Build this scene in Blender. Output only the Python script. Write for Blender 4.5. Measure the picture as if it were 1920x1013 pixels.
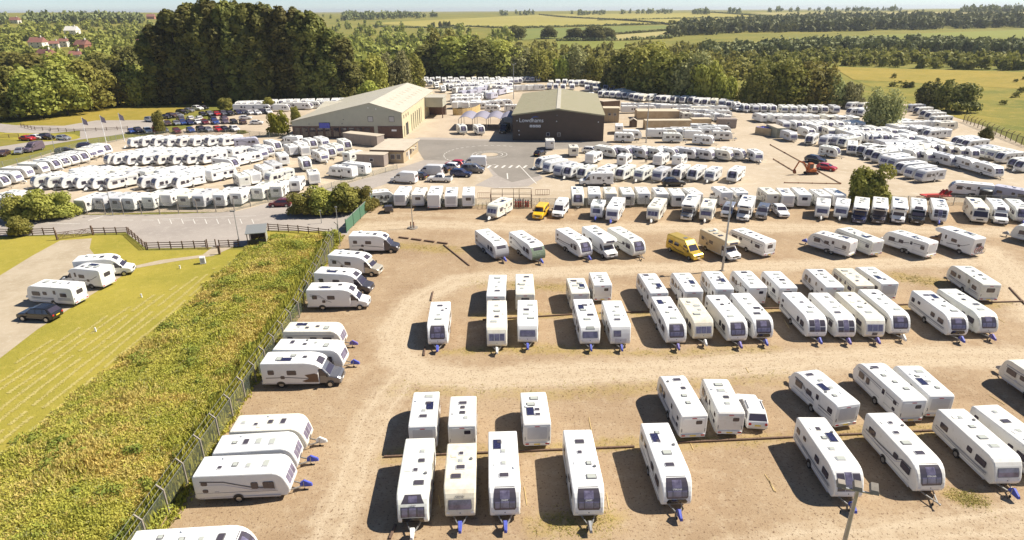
import bpy, bmesh, math, random
import numpy as np
from mathutils import Vector, Matrix, noise as mnoise
R = math.radians
random.seed(7)
SC = bpy.context.scene
for o in list(bpy.data.objects): bpy.data.objects.remove(o)
COL = SC.collection

# ------------------------------------------------------------------ camera
FPX, PITCH, HCAM, ROLL = 1186.0, R(22.33), 33.4, R(-0.35)
cam = bpy.data.cameras.new('camera'); camo = bpy.data.objects.new('camera', cam); COL.objects.link(camo)
cam.sensor_fit = 'HORIZONTAL'; cam.sensor_width = 36.0; cam.lens = 36.0*FPX/1920.0
cam.clip_start = 0.5; cam.clip_end = 30000
camo.matrix_world = Matrix.Translation((0, 0, HCAM)) @ Matrix.Rotation(R(90)-PITCH, 4, 'X') @ Matrix.Rotation(ROLL, 4, 'Z')
SC.camera = camo
SC.render.resolution_x, SC.render.resolution_y = 1024, 540

# ------------------------------------------------------------------ sky, sun, exposure
SUN_AZ, SUN_EL = R(13), R(47)            # the sun stands to the right, a little behind the rows
W = bpy.data.worlds.new('World'); SC.world = W; W.use_nodes = True
wn = W.node_tree.nodes; wl = W.node_tree.links
bg = wn['Background']; sky = wn.new('ShaderNodeTexSky'); sky.sky_type = 'NISHITA'; sky.sun_disc = False
sky.sun_elevation = SUN_EL; sky.sun_rotation = R(90)-SUN_AZ
sky.air_density = 0.55; sky.dust_density = 0.05; sky.ozone_density = 1.5; sky.altitude = 40
wl.new(sky.outputs[0], bg.inputs[0]); bg.inputs[1].default_value = 0.072
sun = bpy.data.lights.new('sun', 'SUN'); suno = bpy.data.objects.new('sun', sun); COL.objects.link(suno)
sun.energy = 5.0; sun.angle = R(0.53); sun.color = (1.0, 0.925, 0.79)
sd = Vector((math.cos(SUN_AZ)*math.cos(SUN_EL), math.sin(SUN_AZ)*math.cos(SUN_EL), math.sin(SUN_EL)))
suno.rotation_euler = sd.to_track_quat('Z', 'Y').to_euler(); suno.location = (60, 20, 90)
SC.view_settings.view_transform = 'Standard'; SC.view_settings.look = 'None'
SC.view_settings.gamma = 1.0; SC.view_settings.exposure = 0.76

# ------------------------------------------------------------------ pixels of the photograph -> directions
cp, sp_ = math.cos(PITCH), math.sin(PITCH); cr, sr = math.cos(ROLL), math.sin(ROLL)
def pdir(px, py):
    u, v = px-960.0, py-506.5
    u, v = u*cr+v*sr, -u*sr+v*cr
    return u, FPX*cp-v*sp_, v*cp+FPX*sp_          # right, forward, down
def gp(px, py, z=0.0):
    u, f, d = pdir(px, py); t = (HCAM-z)/d
    return Vector((u*t, f*t, z))
def projy(x, y, z):
    dz = z-HCAM; zc = y*cp-dz*sp_; yc = -y*sp_-dz*cp
    u, v = FPX*x/zc, FPX*yc/zc
    return 960+u*cr-v*sr, 506.5+v*cr+u*sr
def ht(base, toppy):                               # height of something standing at base whose top shows at row toppy
    lo, hi = 0.0, 80.0
    for _ in range(40):
        m = (lo+hi)/2
        if projy(base.x, base.y, base.z+m)[1] > toppy: lo = m
        else: hi = m
    return lo
def sstep(a, b, t):
    t = min(1, max(0, (t-a)/(b-a))); return t*t*(3-2*t)
def terr(x, y):                                    # height of the land
    d = math.hypot(x, y)
    h = 23.0*sstep(640, 2700, d)
    if d > 500:
        k = sstep(500, 1100, d)
        h += k*(3.5*math.sin(x*0.0031+1.0)*math.sin(y*0.0023+.4)+2.0*math.sin(x*.0071-y*.0043))
        az = math.atan2(x, y)
        h += k*10*sstep(-.30, -.62, az)
    h += -8*sstep(3500, 9000, d)
    if y > 90: h += 3.5*sstep(0, 60, x-0.62*y-30)*sstep(140, 260, y)*(1-sstep(420, 600, d))
    return h
def tp(px, py):                                    # pixel -> point on the land
    u, f, d = pdir(px, py)
    s = 1/math.hypot(u, f)
    r = 60.0; prev = r
    while r < 12000:
        x, y, z = u*s*r, f*s*r, HCAM-d*s*r
        if z <= terr(x, y):
            lo, hi = prev, r
            for _ in range(20):
                m = (lo+hi)/2
                if HCAM-d*s*m <= terr(u*s*m, f*s*m): hi = m
                else: lo = m
            return Vector((u*s*hi, f*s*hi, terr(u*s*hi, f*s*hi)))
        prev = r; r *= 1.02
    return Vector((u*s*9000, f*s*9000, terr(u*s*9000, f*s*9000)))

# ------------------------------------------------------------------ mesh helpers
class MB:
    def __init__(s): s.v = []; s.f = []
    def add(s, vs, fs):
        b = len(s.v); s.v += [tuple(p) for p in vs]; s.f += [tuple(b+i for i in f) for f in fs]; return s
    def box(s, x0, x1, y0, y1, z0, z1):
        v = [(x0,y0,z0),(x1,y0,z0),(x1,y1,z0),(x0,y1,z0),(x0,y0,z1),(x1,y0,z1),(x1,y1,z1),(x0,y1,z1)]
        return s.add(v, [(0,3,2,1),(4,5,6,7),(0,1,5,4),(1,2,6,5),(2,3,7,6),(3,0,4,7)])
    def beam(s, a, b, w, h=None, up=(0,0,1)):
        a, b = Vector(a), Vector(b); h = h or w; d = (b-a).normalized(); u = Vector(up)
        if abs(d.dot(u)) > .98: u = Vector((1,0,0))
        r = d.cross(u).normalized(); t = r.cross(d)
        v = []
        for p in (a, b):
            for i, j in ((-1,-1),(1,-1),(1,1),(-1,1)): v.append(p+r*(i*w/2)+t*(j*h/2))
        return s.add(v, [(0,3,2,1),(4,5,6,7),(0,1,5,4),(1,2,6,5),(2,3,7,6),(3,0,4,7)])
    def tube(s, a, b, r0, r1=None, n=8):
        a, b = Vector(a), Vector(b); r1 = r0 if r1 is None else r1; d = (b-a).normalized()
        u = Vector((0,0,1)) if abs(d.z) < .95 else Vector((1,0,0)); p = d.cross(u).normalized(); q = p.cross(d)
        v = []
        for c, r in ((a, r0), (b, r1)):
            for i in range(n): t = 2*math.pi*i/n; v.append(c+p*(r*math.cos(t))+q*(r*math.sin(t)))
        return s.add(v, [(i, (i+1) % n, n+(i+1) % n, n+i) for i in range(n)]+[tuple(range(n-1,-1,-1)), tuple(range(n, 2*n))])
    def poly(s, pts, n, t):                      # flat polygon with thickness t along n
        pts = [Vector(p) for p in pts]; n = Vector(n); k = len(pts)
        v = pts+[p+n*t for p in pts]
        return s.add(v, [tuple(range(k, 2*k))]+[(i, (i+1) % k, k+(i+1) % k, k+i) for i in range(k)])
    def plate(s, c, u, v, w, h, t, r=.06):       # rounded plate, centre c, axes u v
        c, u, v = Vector(c), Vector(u).normalized(), Vector(v).normalized(); n = u.cross(v)
        r = min(r, w/2.2, h/2.2); a, b = w/2, h/2; k = .3*r; pts = []
        for sx, sy, fl in ((1,-1,0),(1,1,1),(-1,1,0),(-1,-1,1)):
            seg = [(a-r, b), (a-k, b-k), (a, b-r)]
            if not fl: seg = [(a-r, b), (a-k, b-k), (a, b-r)]
            else: seg = [(a, b-r), (a-k, b-k), (a-r, b)]
            for p, q in seg: pts.append(c+u*(sx*p)+v*(sy*q))
        return s.poly(pts, n, t)
    def mesh(s, name, mat, smooth=False):
        m = bpy.data.meshes.new(name); m.from_pydata(s.v, [], s.f)
        if mat: m.materials.append(mat)
        if smooth: m.polygons.foreach_set('use_smooth', [True]*len(m.polygons))
        m.update(); return m
def link(name, mesh, parent=None, loc=None):
    o = bpy.data.objects.new(name, mesh); COL.objects.link(o)
    if parent: o.parent = parent
    if loc is not None: o.location = loc
    return o
LABELS = {}
def tag(o, label, cat, group=None):
    o['label'] = label; o['category'] = cat
    if group: o['group'] = group
    LABELS.setdefault(label, []).append(o.name)
    return o
def thing(name, loc, rz, label, cat, group=None):
    e = bpy.data.objects.new(name, None); COL.objects.link(e); e.location = loc; e.rotation_euler = (0, 0, rz)
    e.empty_display_size = .3
    return tag(e, label, cat, group)
def inst(name, proto, loc, rz, label, cat, group=None, scale=None):
    e = thing(name, loc, rz, label, cat, group)
    if scale: e.scale = scale
    for pn, me, subs in proto:
        o = link(pn, me, e)
        for sn, sm in subs: link(sn, sm, o)
    return e
def npmesh(name, V, F, mat, attr=None):            # V (n,3), F (m,k) numpy
    m = bpy.data.meshes.new(name); n, k = F.shape
    m.vertices.add(len(V)); m.vertices.foreach_set('co', V.astype(np.float32).ravel())
    m.loops.add(n*k); m.loops.foreach_set('vertex_index', F.astype(np.int32).ravel())
    m.polygons.add(n); m.polygons.foreach_set('loop_start', np.arange(0, n*k, k, dtype=np.int32))
    m.polygons.foreach_set('loop_total', np.full(n, k, dtype=np.int32))
    m.update(calc_edges=True); m.validate()
    if attr is not None:
        for an, dat in attr.items():
            a = m.attributes.new(an, 'FLOAT', 'POINT'); a.data.foreach_set('value', dat.astype(np.float32).ravel())
    m.materials.append(mat); return m
ORD = ['first','second','third','fourth','fifth','sixth','seventh','eighth','ninth','tenth','eleventh','twelfth','thirteenth','fourteenth','fifteenth','sixteenth','seventeenth','eighteenth','nineteenth','twentieth']

# ------------------------------------------------------------------ materials
def mat(name, col, rough=.6, metal=0, spec=.5, noise=None, bump=None, coat=0, trans=0, rand=0):
    """noise = (scale, colour2, contrast lo, hi); bump = (scale, strength, distance); rand = object to object variation"""
    m = bpy.data.materials.new(name); m.use_nodes = True; nt = m.node_tree; b = nt.nodes['Principled BSDF']
    b.inputs['Roughness'].default_value = rough; b.inputs['Metallic'].default_value = metal
    b.inputs['Specular IOR Level'].default_value = spec
    if coat: b.inputs['Coat Weight'].default_value = coat; b.inputs['Coat Roughness'].default_value = .05
    c4 = (*col, 1); b.inputs['Base Color'].default_value = c4
    out = None
    tc = nt.nodes.new('ShaderNodeTexCoord')
    if noise:
        sc, c2, lo, hi = noise
        nz = nt.nodes.new('ShaderNodeTexNoise'); nz.inputs['Scale'].default_value = sc; nz.inputs['Detail'].default_value = 6
        nz.inputs['Roughness'].default_value = .65
        nt.links.new(tc.outputs['Object'], nz.inputs['Vector'])
        rp = nt.nodes.new('ShaderNodeValToRGB'); rp.color_ramp.elements[0].position = lo; rp.color_ramp.elements[1].position = hi
        rp.color_ramp.elements[0].color = c4; rp.color_ramp.elements[1].color = (*c2, 1)
        nt.links.new(nz.outputs['Fac'], rp.inputs['Fac']); out = rp.outputs['Color']
        nt.links.new(out, b.inputs['Base Color'])
    if rand:
        oi = nt.nodes.new('ShaderNodeObjectInfo'); hs = nt.nodes.new('ShaderNodeHueSaturation')
        mr = nt.nodes.new('ShaderNodeMapRange'); mr.inputs[3].default_value = 1-rand; mr.inputs[4].default_value = 1+rand
        nt.links.new(oi.outputs['Random'], mr.inputs[0]); nt.links.new(mr.outputs[0], hs.inputs['Value'])
        mr2 = nt.nodes.new('ShaderNodeMapRange'); mr2.inputs[3].default_value = .5-rand*.06; mr2.inputs[4].default_value = .5+rand*.06
        nt.links.new(oi.outputs['Random'], mr2.inputs[0]); nt.links.new(mr2.outputs[0], hs.inputs['Hue'])
        if out: nt.links.new(out, hs.inputs['Color'])
        else: hs.inputs['Color'].default_value = c4
        nt.links.new(hs.outputs[0], b.inputs['Base Color']); out = hs.outputs[0]
    if bump:
        nz = nt.nodes.new('ShaderNodeTexNoise'); nz.inputs['Scale'].default_value = bump[0]; nz.inputs['Detail'].default_value = 5
        nt.links.new(tc.outputs['Object'], nz.inputs['Vector'])
        bp = nt.nodes.new('ShaderNodeBump'); bp.inputs['Strength'].default_value = bump[1]; bp.inputs['Distance'].default_value = bump[2]
        nt.links.new(nz.outputs['Fac'], bp.inputs['Height']); nt.links.new(bp.outputs[0], b.inputs['Normal'])
    if trans:
        tr = nt.nodes.new('ShaderNodeBsdfTranslucent'); mx = nt.nodes.new('ShaderNodeMixShader'); mx.inputs[0].default_value = trans
        if out: nt.links.new(out, tr.inputs[0])
        else: tr.inputs[0].default_value = c4
        nt.links.new(b.outputs[0], mx.inputs[1]); nt.links.new(tr.outputs[0], mx.inputs[2])
        nt.links.new(mx.outputs[0], nt.nodes['Material Output'].inputs[0])
    return m
M = {}
def mk(k, *a, **kw): M[k] = mat(k, *a, **kw)
mk('white', (.80,.80,.79), .32, noise=(1.1, (.70,.695,.67), .52, .85), rand=.05)
mk('whiteb', (.75,.755,.71), .4, noise=(1.3, (.55,.56,.47), .50, .80), rand=.05)
mk('whitec', (.79,.775,.74), .36, noise=(2.2, (.62,.59,.52), .54, .80), rand=.05)
mk('ivory', (.78,.75,.66), .38, noise=(1.4, (.64,.58,.45), .45, .8))
mk('cream', (.74,.69,.57), .42, noise=(1.8, (.58,.50,.37), .45, .78))
mk('palegrey', (.58,.58,.60), .35, noise=(1.2, (.50,.50,.52), .45, .8))
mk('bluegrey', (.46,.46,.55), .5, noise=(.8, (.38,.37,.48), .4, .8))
mk('silver', (.45,.46,.48), .28, .6, coat=.5)
mk('gold', (.66,.45,.05), .30, .35, coat=.6, noise=(2., (.56,.37,.04), .4, .8))
mk('yellow', (.85,.50,.02), .3, coat=.6)
mk('beige', (.62,.52,.36), .35, .1)
mk('champagne', (.50,.46,.38), .3, .3, coat=.5)
mk('graphite', (.075,.07,.085), .25, .3, coat=.6)
mk('black', (.012,.012,.014), .22, coat=.6)
mk('navy', (.02,.03,.10), .25, .2, coat=.6)
mk('blue', (.04,.09,.33), .25, .3, coat=.6)
mk('red', (.50,.015,.02), .25, .1, coat=.6)
mk('maroon', (.16,.015,.025), .25, .2, coat=.6)
mk('mauve', (.16,.12,.16), .3, .3, coat=.5)
mk('brown', (.10,.055,.04), .3, .2, coat=.5)
mk('carwhite', (.80,.80,.80), .2, coat=.6)
mk('carsilver', (.50,.50,.53), .25, .6, coat=.6)
mk('cargrey', (.19,.19,.21), .25, .5, coat=.6)
mk('glass', (.045,.038,.055), .06, spec=.9)
mk('glass2', (.20,.18,.27), .10, spec=.9, noise=(1.6, (.07,.06,.10), .35, .7))  # pale purple reflections on the front panes are put into this colour
mk('smoke', (.07,.06,.075), .16, spec=.7)
mk('blind', (.45,.43,.42), .5)
mk('dome', (.44,.46,.42), .2, spec=.6)
mk('solar', (.015,.015,.045), .12, spec=.8, noise=(14., (.035,.035,.09), .45, .55))
mk('trim', (.16,.16,.17), .5)
mk('darkplastic', (.03,.03,.032), .5)
mk('tyre', (.022,.020,.020), .85)
mk('rim', (.45,.45,.46), .3, .8)
mk('steel', (.42,.43,.44), .45, .7, noise=(3., (.30,.29,.27), .4, .8))
mk('hitchblue', (.07,.10,.50), .6, noise=(6., (.05,.07,.36), .4, .7))
mk('hitchwhite', (.72,.72,.70), .6)
mk('hitchgrey', (.30,.30,.31), .6)
mk('hitchpurple', (.13,.10,.38), .6)
mk('stripe', (.10,.10,.12), .4)
mk('stripegrey', (.30,.31,.34), .4)
mk('redlamp', (.45,.02,.02), .2)
mk('amberlamp', (.6,.25,.03), .2)
mk('lamp', (.75,.76,.78), .12, spec=.9)
mk('plateyellow', (.75,.55,.04), .5)
mk('platewhite', (.8,.8,.8), .5)
mk('covergrey', (.33,.33,.35), .8, bump=(6., .6, .05))
mk('covergreen', (.14,.19,.13), .8, bump=(6., .8, .06), noise=(5., (.25,.28,.24), .5, .7))
mk('coverpurple', (.30,.27,.50), .8, bump=(3., .5, .05))
mk('skin', (.55,.33,.24), .6)
mk('hair', (.05,.03,.02), .7)
mk('shirt', (.55,.56,.52), .8)
mk('trousers', (.03,.03,.05), .8)
mk('shirtblue', (.06,.08,.42), .8)
# ------------------------------------------------------------------ ground materials
def ground_mat(name, cols, scales, rough=.95, bump=(9., .35, .03), speck=None, attr=None, stripe=None, coord='Object'):
    """cols: three colours blended by a large and a fine noise; attr = (name, colour) laid over by a vertex mask"""
    m = bpy.data.materials.new(name); m.use_nodes = True; nt = m.node_tree; L = nt.links; N = nt.nodes.new
    b = nt.nodes['Principled BSDF']; b.inputs['Roughness'].default_value = rough; b.inputs['Specular IOR Level'].default_value = .2
    tc = N('ShaderNodeTexCoord')
    def nz(sc, det=6, ro=.6):
        n = N('ShaderNodeTexNoise'); n.inputs['Scale'].default_value = sc; n.inputs['Detail'].default_value = det
        n.inputs['Roughness'].default_value = ro; L.new(tc.outputs[coord], n.inputs['Vector']); return n.outputs['Fac']
    def ramp(fac, lo, hi):
        r = N('ShaderNodeMapRange'); r.inputs[1].default_value = lo; r.inputs[2].default_value = hi; L.new(fac, r.inputs[0]); return r.outputs[0]
    def mix(f, a, c):
        x = N('ShaderNodeMix'); x.data_type = 'RGBA'; L.new(f, x.inputs[0])
        if isinstance(a, tuple): x.inputs[6].default_value = (*a, 1)
        else: L.new(a, x.inputs[6])
        if isinstance(c, tuple): x.inputs[7].default_value = (*c, 1)
        else: L.new(c, x.inputs[7])
        return x.outputs[2]
    c = mix(ramp(nz(scales[0]), .40, .62), cols[0], cols[1])
    c = mix(ramp(nz(scales[1], 8, .75), .50, .70), c, cols[2])
    if stripe:                                   # cut swaths lying in lines
        ang, wl_, col = stripe
        mp = N('ShaderNodeMapping'); mp.inputs['Rotation'].default_value = (0, 0, ang); L.new(tc.outputs[coord], mp.inputs[0])
        wv = N('ShaderNodeTexWave'); wv.inputs['Scale'].default_value = wl_; wv.inputs['Distortion'].default_value = 2.2
        wv.inputs['Detail'].default_value = 4; wv.inputs['Detail Scale'].default_value = 2.5; L.new(mp.outputs[0], wv.inputs[0])
        mm = N('ShaderNodeMath'); mm.operation = 'MULTIPLY'; L.new(ramp(wv.outputs['Fac'], .72, .97), mm.inputs[0]); L.new(ramp(nz(1.6, 5), .42, .62), mm.inputs[1])
        c = mix(mm.outputs[0], c, col)
    if attr:
        for an, col in attr:
            a = N('ShaderNodeAttribute'); a.attribute_name = an
            ad = N('ShaderNodeMath'); ad.operation = 'MULTIPLY_ADD'; ad.inputs[1].default_value = 1.7
            L.new(nz(.9, 8, .7), ad.inputs[0]); 
            sb = N('ShaderNodeMath'); sb.operation = 'ADD'; L.new(a.outputs['Fac'], sb.inputs[0]); sb.inputs[1].default_value = -.95; L.new(sb.outputs[0], ad.inputs[2])
            c = mix(ramp(ad.outputs[0], .05, .75), c, col)
    if speck:
        sc, col, lo = speck
        c = mix(ramp(nz(sc, 3, .8), lo, lo+.10), c, col)
    L.new(c, b.inputs['Base Color'])
    if bump:
        bp = N('ShaderNodeBump'); bp.inputs['Strength'].default_value = bump[1]; bp.inputs['Distance'].default_value = bump[2]
        L.new(nz(bump[0], 6, .7), bp.inputs['Height']); L.new(bp.outputs[0], b.inputs['Normal'])
    return m
G = {}
G['land'] = ground_mat('meadow', ((.21,.19,.035),(.15,.155,.028),(.27,.21,.055)), (.012,.09), bump=(1.2,.6,.3))
G['gravel'] = ground_mat('gravel', ((.375,.275,.175),(.31,.218,.135),(.42,.325,.22)), (.11,.8), speck=(4.2,(.15,.092,.055),.56),
                         attr=[('track',(.49,.395,.28)), ('weed',(.34,.25,.095))], bump=(7.,.9,.05))
G['yard'] = ground_mat('pale_hardcore', ((.47,.39,.295),(.40,.325,.235),(.52,.455,.365)), (.07,.5), speck=(4.,(.30,.22,.13),.60), bump=(4.,.3,.03))
G['tarmac'] = ground_mat('worn_tarmac', ((.36,.32,.29),(.31,.275,.25),(.40,.36,.325)), (.08,.7), speck=(9.,(.22,.19,.17),.60), bump=(14.,.2,.01))
G['tarmac2'] = ground_mat('grey_tarmac', ((.25,.225,.20),(.21,.19,.168),(.285,.26,.23)), (.1,.8), bump=(14.,.2,.01))
G['concrete'] = ground_mat('forecourt_concrete', ((.46,.38,.29),(.41,.33,.25),(.50,.42,.33)), (.15,.9), bump=(8.,.15,.01))
G['path'] = ground_mat('stone_dust', ((.42,.35,.26),(.36,.295,.21),(.46,.40,.31)), (.25,1.2), speck=(7.,(.42,.33,.18),.62), bump=(7.,.3,.02))
G['lawn'] = ground_mat('mown_grass', ((.33,.275,.046),(.265,.235,.036),(.38,.31,.066)), (.10,.7), speck=(2.6,(.20,.18,.026),.58), bump=(5.,.8,.08))
G['drygrass'] = ground_mat('dry_grass', ((.30,.225,.04),(.24,.195,.032),(.36,.27,.07)), (.05,.3), bump=(3.,.6,.08))
G['rough'] = ground_mat('rough_grass', ((.25,.205,.036),(.14,.15,.026),(.34,.26,.06)), (.03,.22), bump=(2.,.8,.2))
G['bank'] = ground_mat('bank_soil', ((.30,.27,.045),(.34,.28,.05),(.40,.31,.07)), (.3,1.2), bump=(4.,.8,.1))
def field_mat(n, a, b, ang): 
    return ground_mat(n, (a, b, tuple(.5*(p+q) for p, q in zip(a, b))), (.004,.03), bump=None)
G['straw'] = field_mat('ripe_crop', (.33,.29,.075), (.30,.255,.06), 0)
G['green'] = field_mat('green_crop', (.15,.18,.045), (.19,.20,.05), 0)
G['pale'] = field_mat('pale_stubble', (.36,.31,.13), (.32,.275,.10), 0)
G['pasture'] = field_mat('pasture', (.21,.22,.045), (.18,.19,.035), 0)

# ------------------------------------------------------------------ the land (one sheet to the horizon)
def build_land():
    rs = [2, 15, 30, 60, 100, 140, 180, 220, 260, 300, 340, 380, 420, 460, 500]
    r = 500
    while r < 16000: r *= 1.035; rs.append(r)
    na = 220; V = []; 
    a0, a1 = -R(75), R(75)
    for r in rs:
        for i in range(na+1):
            a = a0+(a1-a0)*i/na; x, y = r*math.sin(a), r*math.cos(a)-30
            V.append((x, y, terr(x, y)-.03))
    F = []
    for j in range(len(rs)-1):
        for i in range(na):
            p = j*(na+1)+i; F.append((p, p+1, p+na+2, p+na+1))
    o = link('terrain', npmesh('terrain', np.array(V), np.array(F), G['land'])); o['kind'] = 'structure'
build_land()

def flat(name, pts, z, m, kind='structure', thick=0):
    bm = bmesh.new(); vs = [bm.verts.new((p[0], p[1], z)) for p in pts]; f = bm.faces.new(vs)
    if f.normal.z < 0: f.normal_flip()
    bm.normal_update()
    if f.normal.z < 0: bmesh.ops.reverse_faces(bm, faces=[f])
    bmesh.ops.triangulate(bm, faces=bm.faces[:])
    me = bpy.data.meshes.new(name); bm.to_mesh(me); bm.free(); me.materials.append(m)
    o = link(name, me); o['kind'] = kind; return o
def P(*pts): return [gp(*p) for p in pts]
def inside(x, y, poly):
    c = False; n = len(poly)
    for i in range(n):
        a, b = poly[i], poly[i-1]
        if (a[1] > y) != (b[1] > y) and x < (b[0]-a[0])*(y-a[1])/(b[1]-a[1])+a[0]: c = not c
    return c
def dseg(p, a, b):
    ax, ay = b[0]-a[0], b[1]-a[1]; t = ((p[0]-a[0])*ax+(p[1]-a[1])*ay)/(ax*ax+ay*ay+1e-9); t = min(1, max(0, t))
    return math.hypot(p[0]-a[0]-ax*t, p[1]-a[1]-ay*t)
def dline(p, pl): return min(dseg(p, pl[i], pl[i+1]) for i in range(len(pl)-1))

# boundary fence of the storage lot, left side (bottom to top)
FL = [gp(270, 1035), gp(308, 981), gp(480, 734), gp(562, 595), gp(634, 445)]
FA, FB = FL[0], FL[-1]
def fx(y):                                        # x of the fence at depth y
    return FA.x+(FB.x-FA.x)*(y-FA.y)/(FB.y-FA.y)
# storage lot: a grid so that wheel tracks and weedy strips can be worn into it softly
TR = [([gp(1990,668), gp(1700,668), gp(1400,684), gp(1100,700), gp(900,712), gp(800,702)], 2.3, 1.0),
      ([gp(800,702), gp(748,668), gp(742,620), gp(775,565), gp(850,528), gp(1000,512), gp(1250,502), gp(1500,497), gp(1850,490)], 2.0, 1.0),
      ([gp(770,690), gp(715,760), gp(665,870), gp(625,980), gp(600,1060)], 1.7, .8),
      ([gp(740,690), gp(640,700), gp(620,800), gp(590,1000)], .8, .25),
      ([gp(1300,1080), gp(1500,1020), gp(1700,1000), gp(1960,975)], 1.6, .8),
      ([gp(690,425), gp(800,420), gp(1000,428), gp(1300,425), gp(1600,428), gp(1900,436)], 2.6, .9),
      ([gp(680,405), gp(800,402), gp(1000,412)], 1.5, .5),
      ([gp(1845,470), gp(1880,500), gp(1920,545), gp(1960,600)], 3.2, 1.0),
      ([gp(700,455), gp(660,440)], 2.0, .6)]
WD = [([gp(740,728), gp(1000,735), gp(1240,722), gp(1480,700)], 1.2), ([gp(880,530), gp(1060,540)], 1.3), ([gp(1690,520), gp(1760,530)], 1.6),
      ([gp(830,660), gp(1000,655), gp(1250,665), gp(1450,655)], .9), ([gp(1020,985), gp(1140,975)], 1.3), ([gp(1790,930), gp(1840,940)], .8),
      ([gp(900,595), gp(1920,570)], .9), ([gp(720,855), gp(1920,800)], .8), ([gp(730,460), gp(860,470)], 1.6)]
def vline(X, Y, pl):
    d = np.full(X.shape, 1e9)
    for a, b in zip(pl, pl[1:]):
        ax, ay = b[0]-a[0], b[1]-a[1]; t = np.clip(((X-a[0])*ax+(Y-a[1])*ay)/(ax*ax+ay*ay+1e-9), 0, 1); d = np.minimum(d, np.hypot(X-a[0]-ax*t, Y-a[1]-ay*t))
    return d
def vs(a, b, t):
    t = np.clip((t-a)/(b-a), 0, 1); return t*t*(3-2*t)
def build_lot():
    ny, nx = 420, 480; y0, y1 = 18.0, 113.0
    Y, S = np.meshgrid(np.linspace(0, 1, ny+1)**1.25*(y1-y0)+y0, np.linspace(0, 1, nx+1), indexing='ij')
    XL = FA.x+(FB.x-FA.x)*(Y-FA.y)/(FB.y-FA.y)+.05; X = XL+(115-XL)*S
    t = np.zeros(X.shape); q = np.zeros(X.shape)
    wob = .35*np.sin(X*.31+Y*.17)+.25*np.sin(X*.9-Y*.6)+.2*np.sin(X*.13+Y*1.1)
    for pl, w, k in TR:
        d = vline(X, Y, pl)+wob*.5; r = np.exp(-((np.abs(d)-.85)/.22)**2)+.6*np.exp(-((np.abs(d)-1.6)/.2)**2)
        t = np.maximum(t, k*(1-vs(w*.3, w*1.9, np.abs(d)))*(.72+.38*r))
    for pl, w in WD:
        d = vline(X, Y, pl)+wob*.6; q = np.maximum(q, 1-vs(w*.1, w*2, np.abs(d)))
    V = np.stack([X, Y, .004+.008*np.sin(X*1.7)*np.sin(Y*1.3)], -1).reshape(-1, 3)
    I = np.arange((ny+1)*(nx+1)).reshape(ny+1, nx+1); F = np.stack([I[:-1,:-1], I[:-1,1:], I[1:,1:], I[1:,:-1]], -1).reshape(-1, 4)
    o = link('gravel_lot', npmesh('gravel_lot', V, F, G['gravel'], {'track': t.ravel(), 'weed': (.62*q*(1-t)).ravel()})); o['kind'] = 'structure'
build_lot()

flat('sales_yard', P((640,384),(1990,384),(2060,340),(1835,232),(1700,195),(1380,190),(1150,158),(1000,143),(800,143),(780,200),(600,195),(440,186),(440,215),(560,235),(300,262),(240,258),(100,285),(-20,322),(-20,392),(140,402),(300,398),(470,397),(560,372)), -.008, G['yard'])
flat('access_road', P((-60,404),(20,406),(130,403),(300,402),(440,397),(470,390),(535,372),(640,348),(760,312),(795,300),(770,262),(790,257),(960,263),(1130,264),(1150,272),(1040,281),(1000,293),(998,312),(1018,334),(990,350),(930,353),(890,348),(925,330),(915,316),(870,306),(820,316),(740,340),(690,356),(640,385),(668,400),(652,441),(620,434),(500,432),(470,462),(274,466),(236,436),(100,440),(-60,445)), .004, G['tarmac'])
flat('forecourt', P((762,258),(800,228),(850,205),(905,196),(960,205),(961,262),(870,258)), .008, G['concrete'])
flat('roundabout_road', P((795,300),(772,262),(960,264),(1130,265),(1148,271),(1042,280),(1003,292),(1000,312),(1012,330),(960,342),(935,330),(918,314),(870,303)), .012, G['tarmac2'])
flat('car_park', P((225,262),(335,246),(420,212),(450,206),(520,205),(560,215),(590,245),(520,255)), .0, G['concrete'])
flat('lane', P((-60,300),(0,285),(60,277),(150,262),(230,252),(300,236),(310,225),(180,226),(120,236),(30,235),(-40,228),(-40,243),(20,250),(100,250),(150,245),(150,256),(60,266),(-60,284)), .004, G['tarmac'])
flat('verge_grass', P((-60,260),(20,262),(80,266),(140,262),(152,258),(140,252),(60,250),(-60,248)), .008, G['lawn'])
flat('dry_field', P((30,236),(100,247),(200,244),(300,236),(330,210),(420,197),(420,188),(200,190),(160,200),(60,218)), .002, G['drygrass'])
flat('lawn', P((-80,446),(100,443),(235,440),(274,470),(470,468),(500,434),(640,436),(560,600),(300,1000),(150,1130),(-450,1130),(-450,700)), -.012, G['lawn'])
flat('caravan_pitch_path', P((172,447),(113,451),(60,480),(-30,535),(-120,600),(-120,760),(0,672),(70,618),(160,560),(225,520),(255,503),(330,490),(400,480),(440,462),(400,462),(380,478),(300,488),(246,500),(215,491),(178,479),(168,466)), .004, G['path'])
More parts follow.
